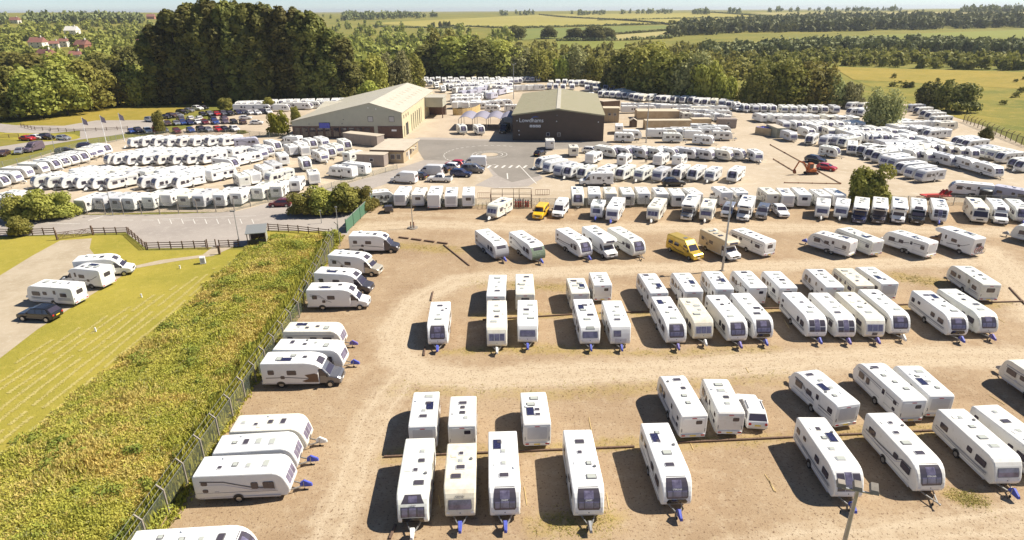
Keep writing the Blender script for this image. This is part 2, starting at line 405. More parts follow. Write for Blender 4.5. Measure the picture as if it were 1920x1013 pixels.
# painted lines
mk('paint', (.68,.66,.62), .85, noise=(3., (.42,.39,.35), .45, .70))
def paint(pts, z=.02): 
    return flat('road_marking', pts, z, M['paint'])
def bar(a, b, w, z=.02):
    a, b = Vector(a), Vector(b); d = (b-a).normalized(); n = Vector((-d.y, d.x, 0))*w/2
    return paint([a-n, b-n, b+n, a+n], z)
M['platewhite'].node_tree.nodes['Principled BSDF'].inputs['Roughness'].default_value = .8
RC = gp(918, 290)
def ring(r0, r1, a0, a1, n=12, m=None, z=.021, name='road_marking'):
    v = []
    for i in range(n+1):
        a = a0+(a1-a0)*i/n; v += [(RC.x+r0*math.cos(a), RC.y+r0*math.sin(a), z), (RC.x+r1*math.cos(a), RC.y+r1*math.sin(a), z)]
    f = [(2*i, 2*i+1, 2*i+3, 2*i+2) for i in range(n)]
    o = link(name, MB().add(v, f).mesh(name, m or M['paint'])); o['kind'] = 'structure'
flat('roundabout_disc', [(RC.x+2.1*math.cos(i*math.pi/12), RC.y+2.1*math.sin(i*math.pi/12)) for i in range(24)], .024, G['yard'])
ring(3.2, 3.35, 0, 2*math.pi, 40); ring(4.3, 4.42, 0, 2*math.pi, 40)
for i in range(26):
    a = R(60)+i*R(8.6); ring(11.3, 11.5, a, a+R(4.6), 3)
for i in range(6): 
    a = gp(914+i*13.5, 315); b = gp(920+i*13.5, 310.5); bar(a, b, .5)
a = gp(952, 336); bar(a, gp(951, 325), .25); 
for x in range(5): bar(gp(190+x*38, 413), gp(212+x*38, 413), .14)
for x in range(9): bar(gp(300+x*22, 420), gp(296+x*22, 411), .12)
bar(gp(300,411), gp(480,405), .12); bar(gp(90,419), gp(150,420), .14); bar(gp(165,414), gp(195,405), .2)
bar(gp(1006,345), gp(975,312), .18); bar(gp(1000,352), gp(935,352), .2)
# ------------------------------------------------------------------ vehicle bodies
def inset(poly, d):
    n = len(poly); out = []
    for i in range(n):
        p0, p, p1 = Vector(poly[i-1]), Vector(poly[i]), Vector(poly[(i+1) % n])
        a, b = (p-p0).normalized(), (p1-p).normalized()
        na, nb = Vector((-a.y, a.x)), Vector((-b.y, b.x)); m = (na+nb)
        if m.length < 1e-6: m = na
        m.normalize(); c = max(.5, m.dot(na)); q = p+m*(d/c); out.append((q.x, q.y))
    return out
def hull(mb, prof, hw, bev, fx_=lambda y, z: 1.0):
    """solid swept across the width from a side outline (counter-clockwise, y forward, z up), edges rounded"""
    rings = []
    for x, d in ((-hw, bev), (-(hw-.3*bev), .3*bev), (-(hw-bev), 0), (hw-bev, 0), (hw-.3*bev, .3*bev), (hw, bev)):
        pr = inset(prof, d) if d else prof
        rings.append([(x*fx_(y, z), y, z) for y, z in pr])
    n = len(prof); b = len(mb.v)
    for r in rings: mb.v += r
    for k in range(5):
        for i in range(n):
            j = (i+1) % n; mb.f.append((b+k*n+i, b+k*n+j, b+(k+1)*n+j, b+(k+1)*n+i))
    mb.f.append(tuple(b+i for i in range(n-1, -1, -1))); mb.f.append(tuple(b+5*n+i for i in range(n)))
    return mb
def fline(front):                                  # front outline bottom->top, z rising
    zs = [p[1] for p in front]
    def fy(z):
        if z <= zs[0]: return front[0][0]
        for (y0, z0), (y1, z1) in zip(front, front[1:]):
            if z <= z1: return y0+(y1-y0)*(z-z0)/(z1-z0+1e-9)
        return front[-1][0]
    return fy
def fpanel(front, z0, z1, hwf, off, xc=0.0, sgn=1):
    """sheet lying on the curved front between two heights; hwf(z) half width"""
    fy = fline(front)
    zs = sorted(set([z0, z1]+[p[1] for p in front if z0+.02 < p[1] < z1-.02]+[z0+(z1-z0)*t for t in (.12, .5, .88)]))
    v = []; mb = MB()
    def pt(z):
        y = fy(z); e = .01; t = Vector((fy(z+e)-fy(z-e), 2*e)).normalized(); nn = Vector((t.y, -t.x))
        return y, nn
    for o in (off, -.02):
        for z in zs:
            y, nn = pt(z); h = hwf((z-z0)/(z1-z0))
            v += [(xc-h, sgn*(y+nn.x*o), z+nn.y*o), (xc+h, sgn*(y+nn.x*o), z+nn.y*o)]
    k = len(zs); f = [(2*i+1, 2*i, 2*i+2, 2*i+3) for i in range(k-1)]
    for i in range(k-1):
        f += [(2*i, 2*k+2*i, 2*k+2*i+2, 2*i+2), (2*i+3, 2*k+2*i+3, 2*k+2*i+1, 2*i+1)]
    f += [(0, 1, 2*k+1, 2*k), (2*k-2, 4*k-2, 4*k-1, 2*k-1)]
    if sgn < 0: f = [tuple(reversed(q)) for q in f]
    return mb.add(v, f)
def swoosh(x, pts, w, t=.008):                     # graphic band on a side wall
    mb = MB()
    for (y0, z0), (y1, z1) in zip(pts, pts[1:]):
        s = 1 if x > 0 else -1
        mb.add([(x+s*t, y0, z0-w/2), (x+s*t, y1, z1-w/2), (x+s*t, y1, z1+w/2), (x+s*t, y0, z0+w/2)], [(0,1,2,3) if s > 0 else (3,2,1,0)])
    return mb
WHEEL = {}
def wheel_parts(r, w):
    k = (r, w)
    if k not in WHEEL:
        t = MB().tube((-w/2,0,0), (w/2,0,0), r, n=16).mesh('tyre', M['tyre'])
        h = MB()
        h.tube((-w/2-.012,0,0), (w/2+.012,0,0), r*.62, n=12)
        c = MB(); c.tube((-w/2-.02,0,0), (w/2+.02,0,0), r*.18, n=8)
        for i in range(5):
            a = i*2*math.pi/5
            for s in (-1, 1):
                c.beam((s*(w/2+.014), 0, 0), (s*(w/2+.014), r*.55*math.cos(a), r*.55*math.sin(a)), .05, .015, up=(1,0,0))
        WHEEL[k] = (t, h.mesh('rim', M['rim']), c.mesh('spokes', M['trim']))
    return WHEEL[k]
def moved(me, d):                                  # mesh copy shifted by d
    m = me.copy(); m.transform(Matrix.Translation(d)); return m
def add_wheels(parts, ys, x, r=.32, w=.19, lod=0):
    t, h, c = wheel_parts(r, w)
    for y in ys:
        for s in (-1, 1):
            d = (s*(x-w/2), y, r)
            subs = [('rim', moved(h, d))] if lod < 2 else []
            parts.append(('wheel', moved(t, d), subs))
TEXTS = {}
def text_mesh(txt, size, m, ext=.004):
    k = (txt, size, m.name)
    if k not in TEXTS:
        cu = bpy.data.curves.new('lettering', 'FONT'); cu.body = txt; cu.size = size; cu.extrude = ext; cu.align_x = 'CENTER'; cu.align_y = 'CENTER'
        cu.resolution_u = 2
        o = bpy.data.objects.new('lettering_tmp', cu); COL.objects.link(o)
        bpy.context.view_layer.update()
        me = bpy.data.meshes.new_from_object(o.evaluated_get(bpy.context.evaluated_depsgraph_get()))
        bpy.data.objects.remove(o); bpy.data.curves.remove(cu)
        me.materials.clear(); me.materials.append(m); TEXTS[k] = me
    return TEXTS[k]

FRONTS = {
 'modern': lambda e: [(e-.30,.42),(e-.10,.62),(e-.02,.85),(e,1.08),(e-.05,1.35),(e-.16,1.65),(e-.33,1.95),(e-.55,2.2),(e-.85,2.40),(e-1.2,2.51),(e-1.6,2.56)],
 'classic': lambda e: [(e-.26,.42),(e-.06,.66),(e,.90),(e-.02,1.15),(e-.14,1.55),(e-.30,1.98),(e-.46,2.24),(e-.70,2.43),(e-1.05,2.53)],
 'boxy': lambda e: [(e-.22,.42),(e-.05,.60),(e,.85),(e-.03,1.2),(e-.16,1.7),(e-.30,2.1),(e-.44,2.34),(e-.66,2.48),(e-.9,2.52)],
}
STYLE_PROF = {'sun':'modern','sunblack':'modern','pan':'modern','split':'modern','tri':'classic','single':'classic','small':'classic','angular':'boxy','cover':'modern','covergreen':'modern'}
CAR = {}
def caravan(lod, L, style, body, seed, hitch, axle=1, text=None, cover=None, roofmat=None):
    """parts of a touring caravan, nose to +y, wheels on z = 0"""
    key = (lod, L, style, body, seed, hitch, axle, text, cover, roofmat)
    if key in CAR: return CAR[key]
    rn = random.Random(str(key)); parts = []
    e = L/2; hw = 1.13; front = FRONTS[STYLE_PROF[style]](e); top = front[-1][1]
    rear = [(-e+.45, top), (-e+.14, top-.03), (-e+.03, top-.14), (-e, top-.35), (-e, 1.0), (-e+.02, .55), (-e+.08, .42)]
    prof = front+rear
    tf = lambda y, z: 1-.085*sstep(e-1.1, e+.1, y)**1.5
    bm_ = M[body]; sidehw = hw-.002
    parts.append(('body', hull(MB(), prof, hw, .09, tf).mesh('body', bm_), []))
    G1, G2 = M['glass'], M['glass2']
    # --- front
    def fp(z0, z1, h, off, m, nm, xc=0.0, subs=None): return (nm, fpanel(front, z0, z1, h if callable(h) else (lambda t, h=h: h), off, xc).mesh(nm, m), subs or [])
    rb = lambda w, a=.12: (lambda t: w*(1-a*(1-min(1, t*5))**2-a*max(0, (t-.55)/.45)**2))
    def pane(z0, z1, h, xc, m=None): return ('pane', fpanel(front, z0, z1, lambda t, h=h: h, .020, xc).mesh('pane', m or G2))
    if style in ('sun', 'sunblack'):
        subs = [pane(1.28, 1.74, .30, 0), pane(1.86, 2.28, .34, 0)]
        if lod < 1: subs += [pane(1.28, 1.72, .17, -.52), pane(1.28, 1.72, .17, .52)]
        parts.append(fp(1.16, 2.42, rb(.80), .012, M['smoke'], 'front_window', subs=subs))
        if style == 'sunblack': parts.append(fp(.66, 1.12, rb(.74, .2), .012, M['black'], 'front_panel'))
        elif lod < 1: parts.append(fp(.60, .76, .72, .008, M['palegrey'], 'front_panel'))
    elif style == 'split':
        parts.append(fp(1.12, 1.80, .82, .012, M['smoke'], 'front_window', subs=[pane(1.18, 1.74, .24, 0), pane(1.18, 1.74, .2, -.55), pane(1.18, 1.74, .2, .55)]))
        parts.append(fp(1.98, 2.38, lambda t: .80-.25*t, .012, M['smoke'], 'sky_window', subs=[pane(2.04, 2.32, .3, 0)]))
        parts.append(fp(.56, 1.06, .76, .012, M['black'], 'front_panel'))
    elif style == 'pan':
        parts.append(fp(1.12, 2.34, .88, .010, M['palegrey'], 'front_window', subs=[pane(1.16, 1.64, .27, -.57, M['smoke']), pane(1.16, 1.64, .27, .57, M['smoke']), pane(1.16, 2.30, .26, 0), pane(1.71, 2.26, .27, -.57, M['smoke']), pane(1.71, 2.26, .27, .57, M['smoke'])]))
    elif style in ('tri',):
        parts.append(fp(1.16, 1.92, .86, .008, M['palegrey'], 'front_window', subs=[pane(1.2, 1.88, .25, 0), pane(1.2, 1.88, .24, -.55), pane(1.2, 1.88, .24, .55)]))
        if seed % 2: parts.append(fp(.72, 1.06, .28, .012, M['smoke'], 'front_panel'))
    elif style in ('single', 'small'):
        w = .80 if style == 'single' else .62
        parts.append(fp(1.2, 1.88, rb(w+.03, .06), .008, M['trim'], 'front_window', subs=[pane(1.24, 1.84, w-.03, 0)]))
        if seed % 3 == 0 and lod < 2: parts.append(fp(2.06, 2.32, lambda t: .5-.1*t, .012, M['trim'], 'sky_window', subs=[pane(2.1, 2.28, .4, 0, M['dome'])]))
    elif style == 'angular':
        parts.append(fp(1.35, 2.0, .40, .012, M['trim'], 'front_window', xc=.36, subs=[pane(1.4, 1.95, .35, .36)]))
        parts.append(fp(.62, 1.15, .62, .012, M['palegrey'], 'front_panel'))
    else:
        cm = M['covergrey'] if style == 'cover' else M['covergreen']
        parts.append(fp(.5, 2.2, 1.06, .03, cm, 'front_cover'))
        parts.append(fp(1.8, 2.15, .7, .036, M['smoke'], 'cover_window'))
    if lod < 1:
        for s in (-1, 1): parts.append(fp(.86, 1.02, .11, .014, M['lamp'], 'headlamp', xc=s*.86))
        if style not in ('cover', 'covergreen'):
            fy = fline(front); parts.append(('badge', MB().tube((0, fy(.93)-.02, .93), (0, fy(.93)+.02, .93), .045, n=8).mesh('badge', M['trim']), []))
    if text and lod < 1:
        tx, zt, sz = text; fy = fline(front); y0, y1 = fy(zt-.03), fy(zt+.03); ang = math.atan2(y0-y1, .06)
        me = text_mesh(tx, sz, M['platewhite'] if style in ('sun','sunblack') else M['stripe']).copy()
        me.transform(Matrix.Translation((0, fy(zt)+.028, zt+.01)) @ Matrix.Rotation(math.pi, 4, 'Z') @ Matrix.Rotation(math.pi/2-ang, 4, 'X'))
        parts.append(('lettering', me, []))
    # --- side windows, door, graphics
    def sidewin(s, y, z, w, h, m=G1, nm='window', r=.09):
        mb = MB().plate((s*sidehw, y, z), (0, s, 0), (0, 0, 1), w, h, .015, r)
        subs = []
        if lod < 1: subs = [('pane', MB().plate((s*(sidehw+.015), y, z), (0, s, 0), (0, 0, 1), w-.1, h-.1, .006, r*.7).mesh('pane', M['smoke']))]
        return (nm, mb.mesh(nm, m), subs)
    lay = [(e-1.55, 1.55, .95, .55), (e-3.0, 1.6, .7, .5), (-e+.75, 1.62, .6, .5)]
    if L > 6.2: lay.append((-e+1.9, 1.75, .5, .35))
    if seed % 3 == 1: lay = [(e-1.5, 1.55, 1.1, .55), (e-2.75, 1.65, .55, .45), (-e+1.3, 1.55, .9, .5)]
    if seed % 3 == 2: lay = [(e-1.45, 1.5, .8, .6), (e-2.45, 1.5, .5, .6), (-e+.8, 1.8, .45, .35), (-e+.8, 1.15, .4, .3)]
    if lod > 1: lay = lay[:2]
    for s in (-1, 1):
        for (y, z, w, h) in lay:
            if s < 0 and lod < 2 and abs(y-(-e+2.4)) < .75: continue
            parts.append(sidewin(s, y, z, w, h))
    if lod < 2:
        d = MB().plate((-sidehw, -e+2.45, 1.42), (0, -1, 0), (0, 0, 1), .62, 1.75, .012, .08)
        sub = [('door_window', MB().plate((-sidehw-.012, -e+2.45, 1.85), (0,-1,0), (0,0,1), .36, .5, .01, .06).mesh('door_window', G1))]
        parts.append(('door', d.mesh('door', M[body]), sub))
        st = seed % 4; gm = M['stripe'] if st in (0, 2) else M['stripegrey']
        sh = [[(e-.9,1.95),(e-2.0,1.9),(e-2.7,1.45),(-e+2.6,1.28),(-e+.5,1.25)], [(e-.7,1.05),(e-2.5,1.0),(-e+.4,1.12)], [(e-1.0,1.2),(e-2.6,1.32),(-e+2.2,1.9),(-e+.5,1.98)], [(e-.8,1.98),(e-3.2,2.02),(-e+.3,1.98)]][st]
        for s in (-1, 1):
            parts.append(('graphic_stripe', swoosh(s*sidehw, sh, .11).mesh('graphic_stripe', gm), []))
            if lod < 1: parts.append(('graphic_stripe', swoosh(s*sidehw, [(y, z-.17-.03*i) for i, (y, z) in enumerate(sh)], .05).mesh('graphic_stripe', M['stripegrey'] if seed % 2 else M['bluegrey']), []))
    if lod < 1:
        for s in (-1, 1):
            parts.append(('skirt', MB().box(s*sidehw-.006, s*sidehw+.006, -e+.25, e-.7, .43, .56).mesh('skirt', M['palegrey']), []))
            parts.append(('vent', MB().plate((s*(sidehw), -e+1.6 if s > 0 else e-2.2, 1.0), (0,s,0), (0,0,1), .32, .2, .012, .03).mesh('vent', M['palegrey']), []))
            parts.append(('awning_rail', MB().box(s*1.05-.012, s*1.05+.012, -e+.3, e-1.5, top-.06, top-.01).mesh('awning_rail', M['palegrey']), []))
    # --- rear
    if lod < 2:
        k = seed % 3
        rp = MB().plate((0, -e+.004, 1.62), (1,0,0), (0,0,1), 1.85 if k else 1.6, 1.2, .018, .14)
        subs = []
        if k == 1: subs = [('rear_window', MB().plate((0, -e-.014, 1.75), (1,0,0), (0,0,1), .95, .55, .012, .09).mesh('rear_window', G1))]
        if k == 2: subs = [('rear_window', MB().plate((.42, -e-.014, 1.85), (1,0,0), (0,0,1), .52, .36, .012, .07).mesh('rear_window', G1))]
        parts.append(('rear_panel', rp.mesh('rear_panel', M['palegrey'] if k == 0 else bm_), subs))
        parts.append(('bumper', MB().box(-1.02, 1.02, -e-.07, -e+.08, .45, .72).mesh('bumper', M['palegrey'] if seed % 2 else M['white']), []))
        if lod < 1:
            for s in (-1, 1):
                parts.append(('tail_lamp', MB().plate((s*.82, -e-.07, .62), (1,0,0), (0,0,1), .3, .12, .015, .04).mesh('tail_lamp', M['redlamp']), []))
                parts.append(('grab_handle', MB().box(s*.98-.02, s*.98+.02, -e-.05, -e+.02, .95, 1.25).mesh('grab_handle', M['trim']), []))
            parts.append(('number_plate', MB().plate((0, -e-.07, .58), (1,0,0), (0,0,1), .5, .11, .012, .02).mesh('number_plate', M['plateyellow']), []))
            parts.append(('brake_lamp', MB().plate((0, -e-.015, 2.25), (1,0,0), (0,0,1), .4, .05, .012, .02).mesh('brake_lamp', M['redlamp']), []))
    elif seed % 3: parts.append(('rear_window', MB().plate((0, -e, 1.75), (1,0,0), (0,0,1), .7, .5, .02, .09).mesh('rear_window', G1), []))
    # --- roof
    hat = []; y = e-1.75-rn.random()*.25; n = 4 if lod < 1 else (3 if lod < 2 else 2)
    big = (.75, .5); 
    for i in range(n):
        w, l = (big if i == 0 else rn.choice([(.42,.42),(.5,.42),(.72,.5),(.40,.40)]))
        hat.append((rn.choice([0, 0, -.35, .3, .15]), y, w, l)); y -= (L-2.2)/n*(.85+.3*rn.random())
    for x, y, w, l in hat:
        f_ = MB().plate((x, y, top-.012), (1,0,0), (0,1,0), w, l, .055, .07)
        parts.append(('roof_light', f_.mesh('roof_light', M['trim'] if rn.random() < .5 else M['palegrey']), [('dome', MB().plate((x, y, top+.043), (1,0,0), (0,1,0), w-.13, l-.13, .03, .05).mesh('dome', M['dome'] if rn.random() < .6 else M['smoke']))] if lod < 2 else []))
    if lod < 1 or (lod == 1 and seed % 2):
        vy = -e+1.2+rn.random()*(L-3.6)
        parts.append(('flue_vent', MB().box(.55-.2, .55+.2, vy-.16, vy+.16, top-.02, top+.045).mesh('flue_vent', bm_), []))
        parts.append(('aerial', MB().tube((-.75, vy+.4, top-.02), (-.75, vy+.4, top+.10), .13, .11, 10).mesh('aerial', M['white'] if rn.random() < .5 else M['trim']), []))
        if seed % 3 == 0:
            sy = -e+1.6+rn.random()*1.2; sx = rn.choice((-.45, .45))
            parts.append(('solar_panel', MB().plate((sx, sy, top-.01), (1,0,0), (0,1,0), .62, 1.15, .05, .02).mesh('solar_panel', M['steel']), [('cells', MB().plate((sx, sy, top+.04), (1,0,0), (0,1,0), .56, 1.09, .006, .01).mesh('cells', M['solar']))]))
    # --- running gear
    ay = -.35
    ys = [ay] if axle == 1 else [ay-.38, ay+.38]
    if lod < 2: 
        add_wheels(parts, ys, 1.135, .32, .2, lod)
        for s in (-1, 1):
            arch = MB(); sp = []
            for i in range(9):
                a = math.pi*i/8; sp.append((ys[0]-.40+(.40-.40*math.cos(a)) if len(ys) == 1 else (ys[0]-.4)+(ys[-1]-ys[0]+.8)*(.5-.5*math.cos(a)), .42+.36*math.sin(a)))
            pts = [(s*sidehw, y, z) for y, z in sp]
            if s < 0: pts = pts[::-1]
            parts.append(('wheel_arch', MB().poly(pts, (s, 0, 0), .006).mesh('wheel_arch', M['darkplastic']), []))
    ch = MB()
    if lod < 2:
        ch.box(-.9, .9, -e+.3, e-.5, .36, .43)
    ch.beam((-.72, e-.9, .40), (0, e+.95, .42), .07, .09); ch.beam((.72, e-.9, .40), (0, e+.95, .42), .07, .09)
    ch.tube((0, e+.85, .42), (0, e+1.25, .46), .05, n=8); ch.tube((0, e+1.2, .40), (0, e+1.2, .54), .06, n=8)
    ch.tube((.13, e+.72, .08), (.13, e+.72, .80), .03, n=6)
    parts.append(('drawbar', ch.mesh('drawbar', M['steel']), []))
    if lod < 2:
        parts.append(('jockey_wheel', MB().tube((.10, e+.72, .10), (.16, e+.72, .10), .10, n=12).mesh('jockey_wheel', M['tyre']), []))
    if hitch and lod < 2:
        c = MB(); z0 = .36
        c.add([(-.16,e+.42,z0),(.16,e+.42,z0),(.10,e+1.32,z0),(-.10,e+1.32,z0),(-.13,e+.45,.66),(.13,e+.45,.66),(.13,e+.75,.92),(-.07,e+.75,.88),(.07,e+1.28,.58),(-.07,e+1.28,.58)],
              [(0,1,5,4),(4,5,6,7),(7,6,8,9),(9,8,2,3),(1,2,8,6,5),(3,0,4,7,9),(0,3,2,1)])
        parts.append(('hitch_cover', c.mesh('hitch_cover', M[hitch]), []))
    if lod < 1:
        for yy in (e-1.72, -e+.55): parts.append(('roof_seam', MB().box(-hw+.14, hw-.14, yy-.022, yy+.022, top-.02, top+.010).mesh('roof_seam', M['palegrey']), []))
        for s in (-1, 1): parts.append(('side_trim', MB().box(s*sidehw-.008, s*sidehw+.008, -e+.12, e-.85, .94, .965).mesh('side_trim', M['stripegrey']), []))
        st = MB()
        for x in (-.85, .85):
            for y in (-e+.5, e-1.1): st.beam((x, y, .42), (x*.93, y-.12, .02), .05)
        parts.append(('corner_steadies', st.mesh('corner_steadies', M['steel']), []))
    CAR[key] = parts; return parts

# ------------------------------------------------------------------ motorhomes and vans
def cab_parts(parts, E, hw, colour, H=2.1, lod=0, nose=.95, rake=.72, van=None):
    """front end of a light van: nose at y = E"""
    wz0, wz1 = 1.26, H-.06; wy0, wy1 = E-nose, E-nose-rake
    n = Vector((0, wz1-wz0, wy0-wy1)).normalized(); u = Vector((0, wy1-wy0, wz1-wz0)).normalized()
    c = Vector((0, (wy0+wy1)/2, (wz0+wz1)/2))+n*.012; ln = math.hypot(wz1-wz0, wy1-wy0)
    pts = [c+Vector((-(hw-.16),0,0))-u*ln*.46, c+Vector(((hw-.16),0,0))-u*ln*.46, c+Vector((hw-.26,0,0))+u*ln*.44, c+Vector((-(hw-.26),0,0))+u*ln*.44]
    parts.append(('windscreen', MB().poly(pts[::-1], n, .015).mesh('windscreen', M['glass']), []))
    for s in (-1, 1):
        x = s*(hw-.008)
        w = [(x, wy0-.10, 1.26), (x, wy1-.05, wz1-.10), (x, wy1-.62, wz1-.10), (x, wy1-.62, 1.22)]
        if s > 0: w = w[::-1]
        parts.append(('cab_window', MB().poly(w, (s,0,0), .012).mesh('cab_window', M['glass']), []))
        if lod < 2:
            parts.append(('headlight', MB().poly([(s*(hw-.10), E-.20, 1.02), (s*(hw-.34), E-.06, .98), (s*(hw-.34), E+.008, .78), (s*(hw-.06), E-.12, .84)][::(1 if s < 0 else -1)], Vector((s*.3, .9, .3)), .02).mesh('headlight', M['lamp']), []))
            parts.append(('mirror', MB().box(min(s*(hw+.02), s*(hw+.24)), max(s*(hw+.02), s*(hw+.24)), wy0-.28, wy0-.14, 1.22, 1.52).mesh('mirror', M['darkplastic']), []))
    parts.append(('grille', MB().plate((0, E-.012, .80), (-1,0,0), (0,0,1), 1.0, .26, .018, .05).mesh('grille', M['darkplastic']), []))
    if lod < 2:
        parts.append(('bumper', MB().box(-hw+.06, hw-.06, E-.15, E+.02, .34, .56).mesh('bumper', M['trim'] if colour in ('white','carwhite') else M[colour]), []))
        parts.append(('number_plate', MB().plate((0, E+.022, .50), (-1,0,0), (0,0,1), .5, .11, .01, .02).mesh('number_plate', M['platewhite']), []))
MH = {}
def motorhome(lod, L, kind, body, cab, seed):
    key = (lod, L, kind, body, cab, seed)
    if key in MH: return MH[key]
    rn = random.Random(str(key)); parts = []; e = L/2; hw = 1.15; h = 2.9 if kind == 'overcab' else 2.75
    r0 = [(-e+.3, h), (-e+.08, h-.04), (-e, h-.16), (-e, 1.0), (-e+.03, .45)]
    if kind == 'overcab':
        prof = [(e-2.0,.45),(e-2.0,2.08),(e-1.1,2.14),(e-.78,2.30),(e-.72,2.46),(e-.85,2.68),(e-1.2,h-.06),(e-1.6,h)]+r0
    elif kind == 'lowprofile':
        prof = [(e-2.0,.45),(e-2.0,2.02),(e-1.62,2.10),(e-1.75,2.30),(e-2.1,2.54),(e-2.7,2.70),(e-3.2,h)]+r0
    else:
        prof = [(e-.12,.42),(e-.01,.62),(e,.95),(e-.06,1.22),(e-.30,1.75),(e-.50,2.18),(e-.68,2.46),(e-1.0,2.66),(e-1.5,h)]+r0
    parts.append(('body', hull(MB(), prof, hw, .10).mesh('body', M[body]), []))
    if kind == 'aclass':
        front = prof[:9]
        parts.append(('windscreen', fpanel(front, 1.26, 2.12, lambda t: 1.0-.06*t, .012).mesh('windscreen', M['glass']), []))
        parts.append(('grille', fpanel(front, .72, .95, lambda t: .5, .012).mesh('grille', M['darkplastic']), []))
        parts.append(('roof_window', fpanel(front, 2.3, 2.6, lambda t: .6-.1*t, .012).mesh('roof_window', M['smoke']), []))
        for s in (-1, 1):
            parts.append(('cab_window', MB().plate((s*1.148, e-1.15, 1.55), (0,s,0), (0,0,1), .95, .62, .014, .1).mesh('cab_window', M['glass']), []))
            parts.append(('headlight', fpanel(front, .78, 1.0, lambda t: .16, .014, s*.84).mesh('headlight', M['lamp']), []))
            parts.append(('mirror', MB().box(min(s*1.16, s*1.36), max(s*1.16, s*1.36), e-.75, e-.6, 1.5, 1.9).mesh('mirror', M['darkplastic']), []))
    else:
        chw = 1.0
        cp_ = [(e-2.08,.36),(e-.06,.36),(e,.55),(e-.02,.92),(e-.22,1.06),(e-.95,1.24),(e-1.64,2.04),(e-1.9,2.07),(e-2.08,2.07)]
        parts.append(('cab', hull(MB(), cp_, chw, .12, lambda y, z: 1-.10*sstep(1.2, 2.1, z)-.06*sstep(e-.5, e, y)).mesh('cab', M[cab]), []))
        cab_parts(parts, e, chw-.02, cab, 2.06, lod)
        if kind == 'overcab':
            fr = prof[2:7]; parts.append(('luton_window', fpanel(fr, 2.36, 2.64, lambda t: .72-.08*t, .012).mesh('luton_window', M['smoke']), []))
        else:
            fr = prof[2:6]; parts.append(('sky_window', fpanel(fr, 2.2, 2.58, lambda t: .62-.08*t, .012).mesh('sky_window', M['smoke']), []))
    lay = [(-e+.95, 1.75, .6, .5), (-e+2.9, 1.7, .9, .5)]
    if L > 6.4: lay.append((-e+2.0, 1.2, .4, .35))
    for s in (-1, 1):
        for y, z, w, hh in lay:
            if s < 0 and y < -e+1.2 and seed % 2: continue
            parts.append(('window', MB().plate((s*(hw-.002), y, z), (0,s,0), (0,0,1), w, hh, .015, .09).mesh('window', M['glass']), []))
        if lod < 2:
            st = seed % 3; gm = M['stripe'] if st != 1 else M['stripegrey']
            sh = [[(e-2.1,1.1),(e-3.2,1.0),(-e+1.5,1.35),(-e+.5,1.9)], [(-e+.4,2.1),(-e+1.6,1.95),(-e+2.4,1.3),(-e+2.9,1.1)], [(-e+.4,1.15),(-e+2.5,1.2),(e-2.1,1.0)]][st]
            parts.append(('graphic_stripe', swoosh(s*(hw-.002), sh, .08).mesh('graphic_stripe', gm), []))
            if st == 1 and lod < 1: parts.append(('graphic_stripe', swoosh(s*(hw-.002), [(y, z-.16) for y, z in sh[:3]], .05).mesh('graphic_stripe', M['stripe']), []))
            parts.append(('skirt', MB().box(s*(hw-.002)-.006, s*(hw-.002)+.006, -e+.2, e-2.1, .47, .62).mesh('skirt', M['palegrey']), []))
    if lod < 2:
        parts.append(('door', MB().plate((-(hw-.002), e-2.75, 1.45), (0,-1,0), (0,0,1), .62, 1.75, .012, .08).mesh('door', M[body]), [('door_window', MB().plate((-(hw+.01), e-2.75, 1.85), (0,-1,0), (0,0,1), .3, .6, .01, .06).mesh('door_window', M['glass']))]))
        parts.append(('rear_bumper', MB().box(-1.08, 1.08, -e-.08, -e+.06, .42, .68).mesh('rear_bumper', M['palegrey']), []))
        if seed % 2: parts.append(('rear_window', MB().plate((0, -e, 1.85), (1,0,0), (0,0,1), 1.0, .55, .015, .09).mesh('rear_window', M['glass']), []))
        for s in (-1, 1): parts.append(('tail_lamp', MB().plate((s*.95, -e-.08, .56), (1,0,0), (0,0,1), .2, .16, .012, .04).mesh('tail_lamp', M['redlamp']), []))
    if seed == 5 and lod < 1:
        for s in (-1, 1): parts.append(('graphic_panel', MB().poly([(s*(hw-.001), y, z) for y, z in ((e-2.02,.66),(e-2.02,1.5),(e-2.35,1.62),(e-3.3,1.45),(e-2.9,1.05),(e-3.6,.80),(e-3.3,.66))][::(1 if s > 0 else -1)], (s,0,0), .008).mesh('graphic_panel', M['brown']), []))
    y = e-3.4; n = 3 if lod < 2 else 2
    for i in range(n):
        w, l = rn.choice([(.75,.55),(.42,.42),(.5,.5)]); x = rn.choice((0, -.3, .3))
        parts.append(('roof_light', MB().plate((x, y, h-.012), (1,0,0), (0,1,0), w, l, .06, .07).mesh('roof_light', M['trim']), [('dome', MB().plate((x, y, h+.048), (1,0,0), (0,1,0), w-.13, l-.13, .03, .05).mesh('dome', M['dome'] if i else M['smoke']))] if lod < 2 else []))
        y -= (L-3.8)/n
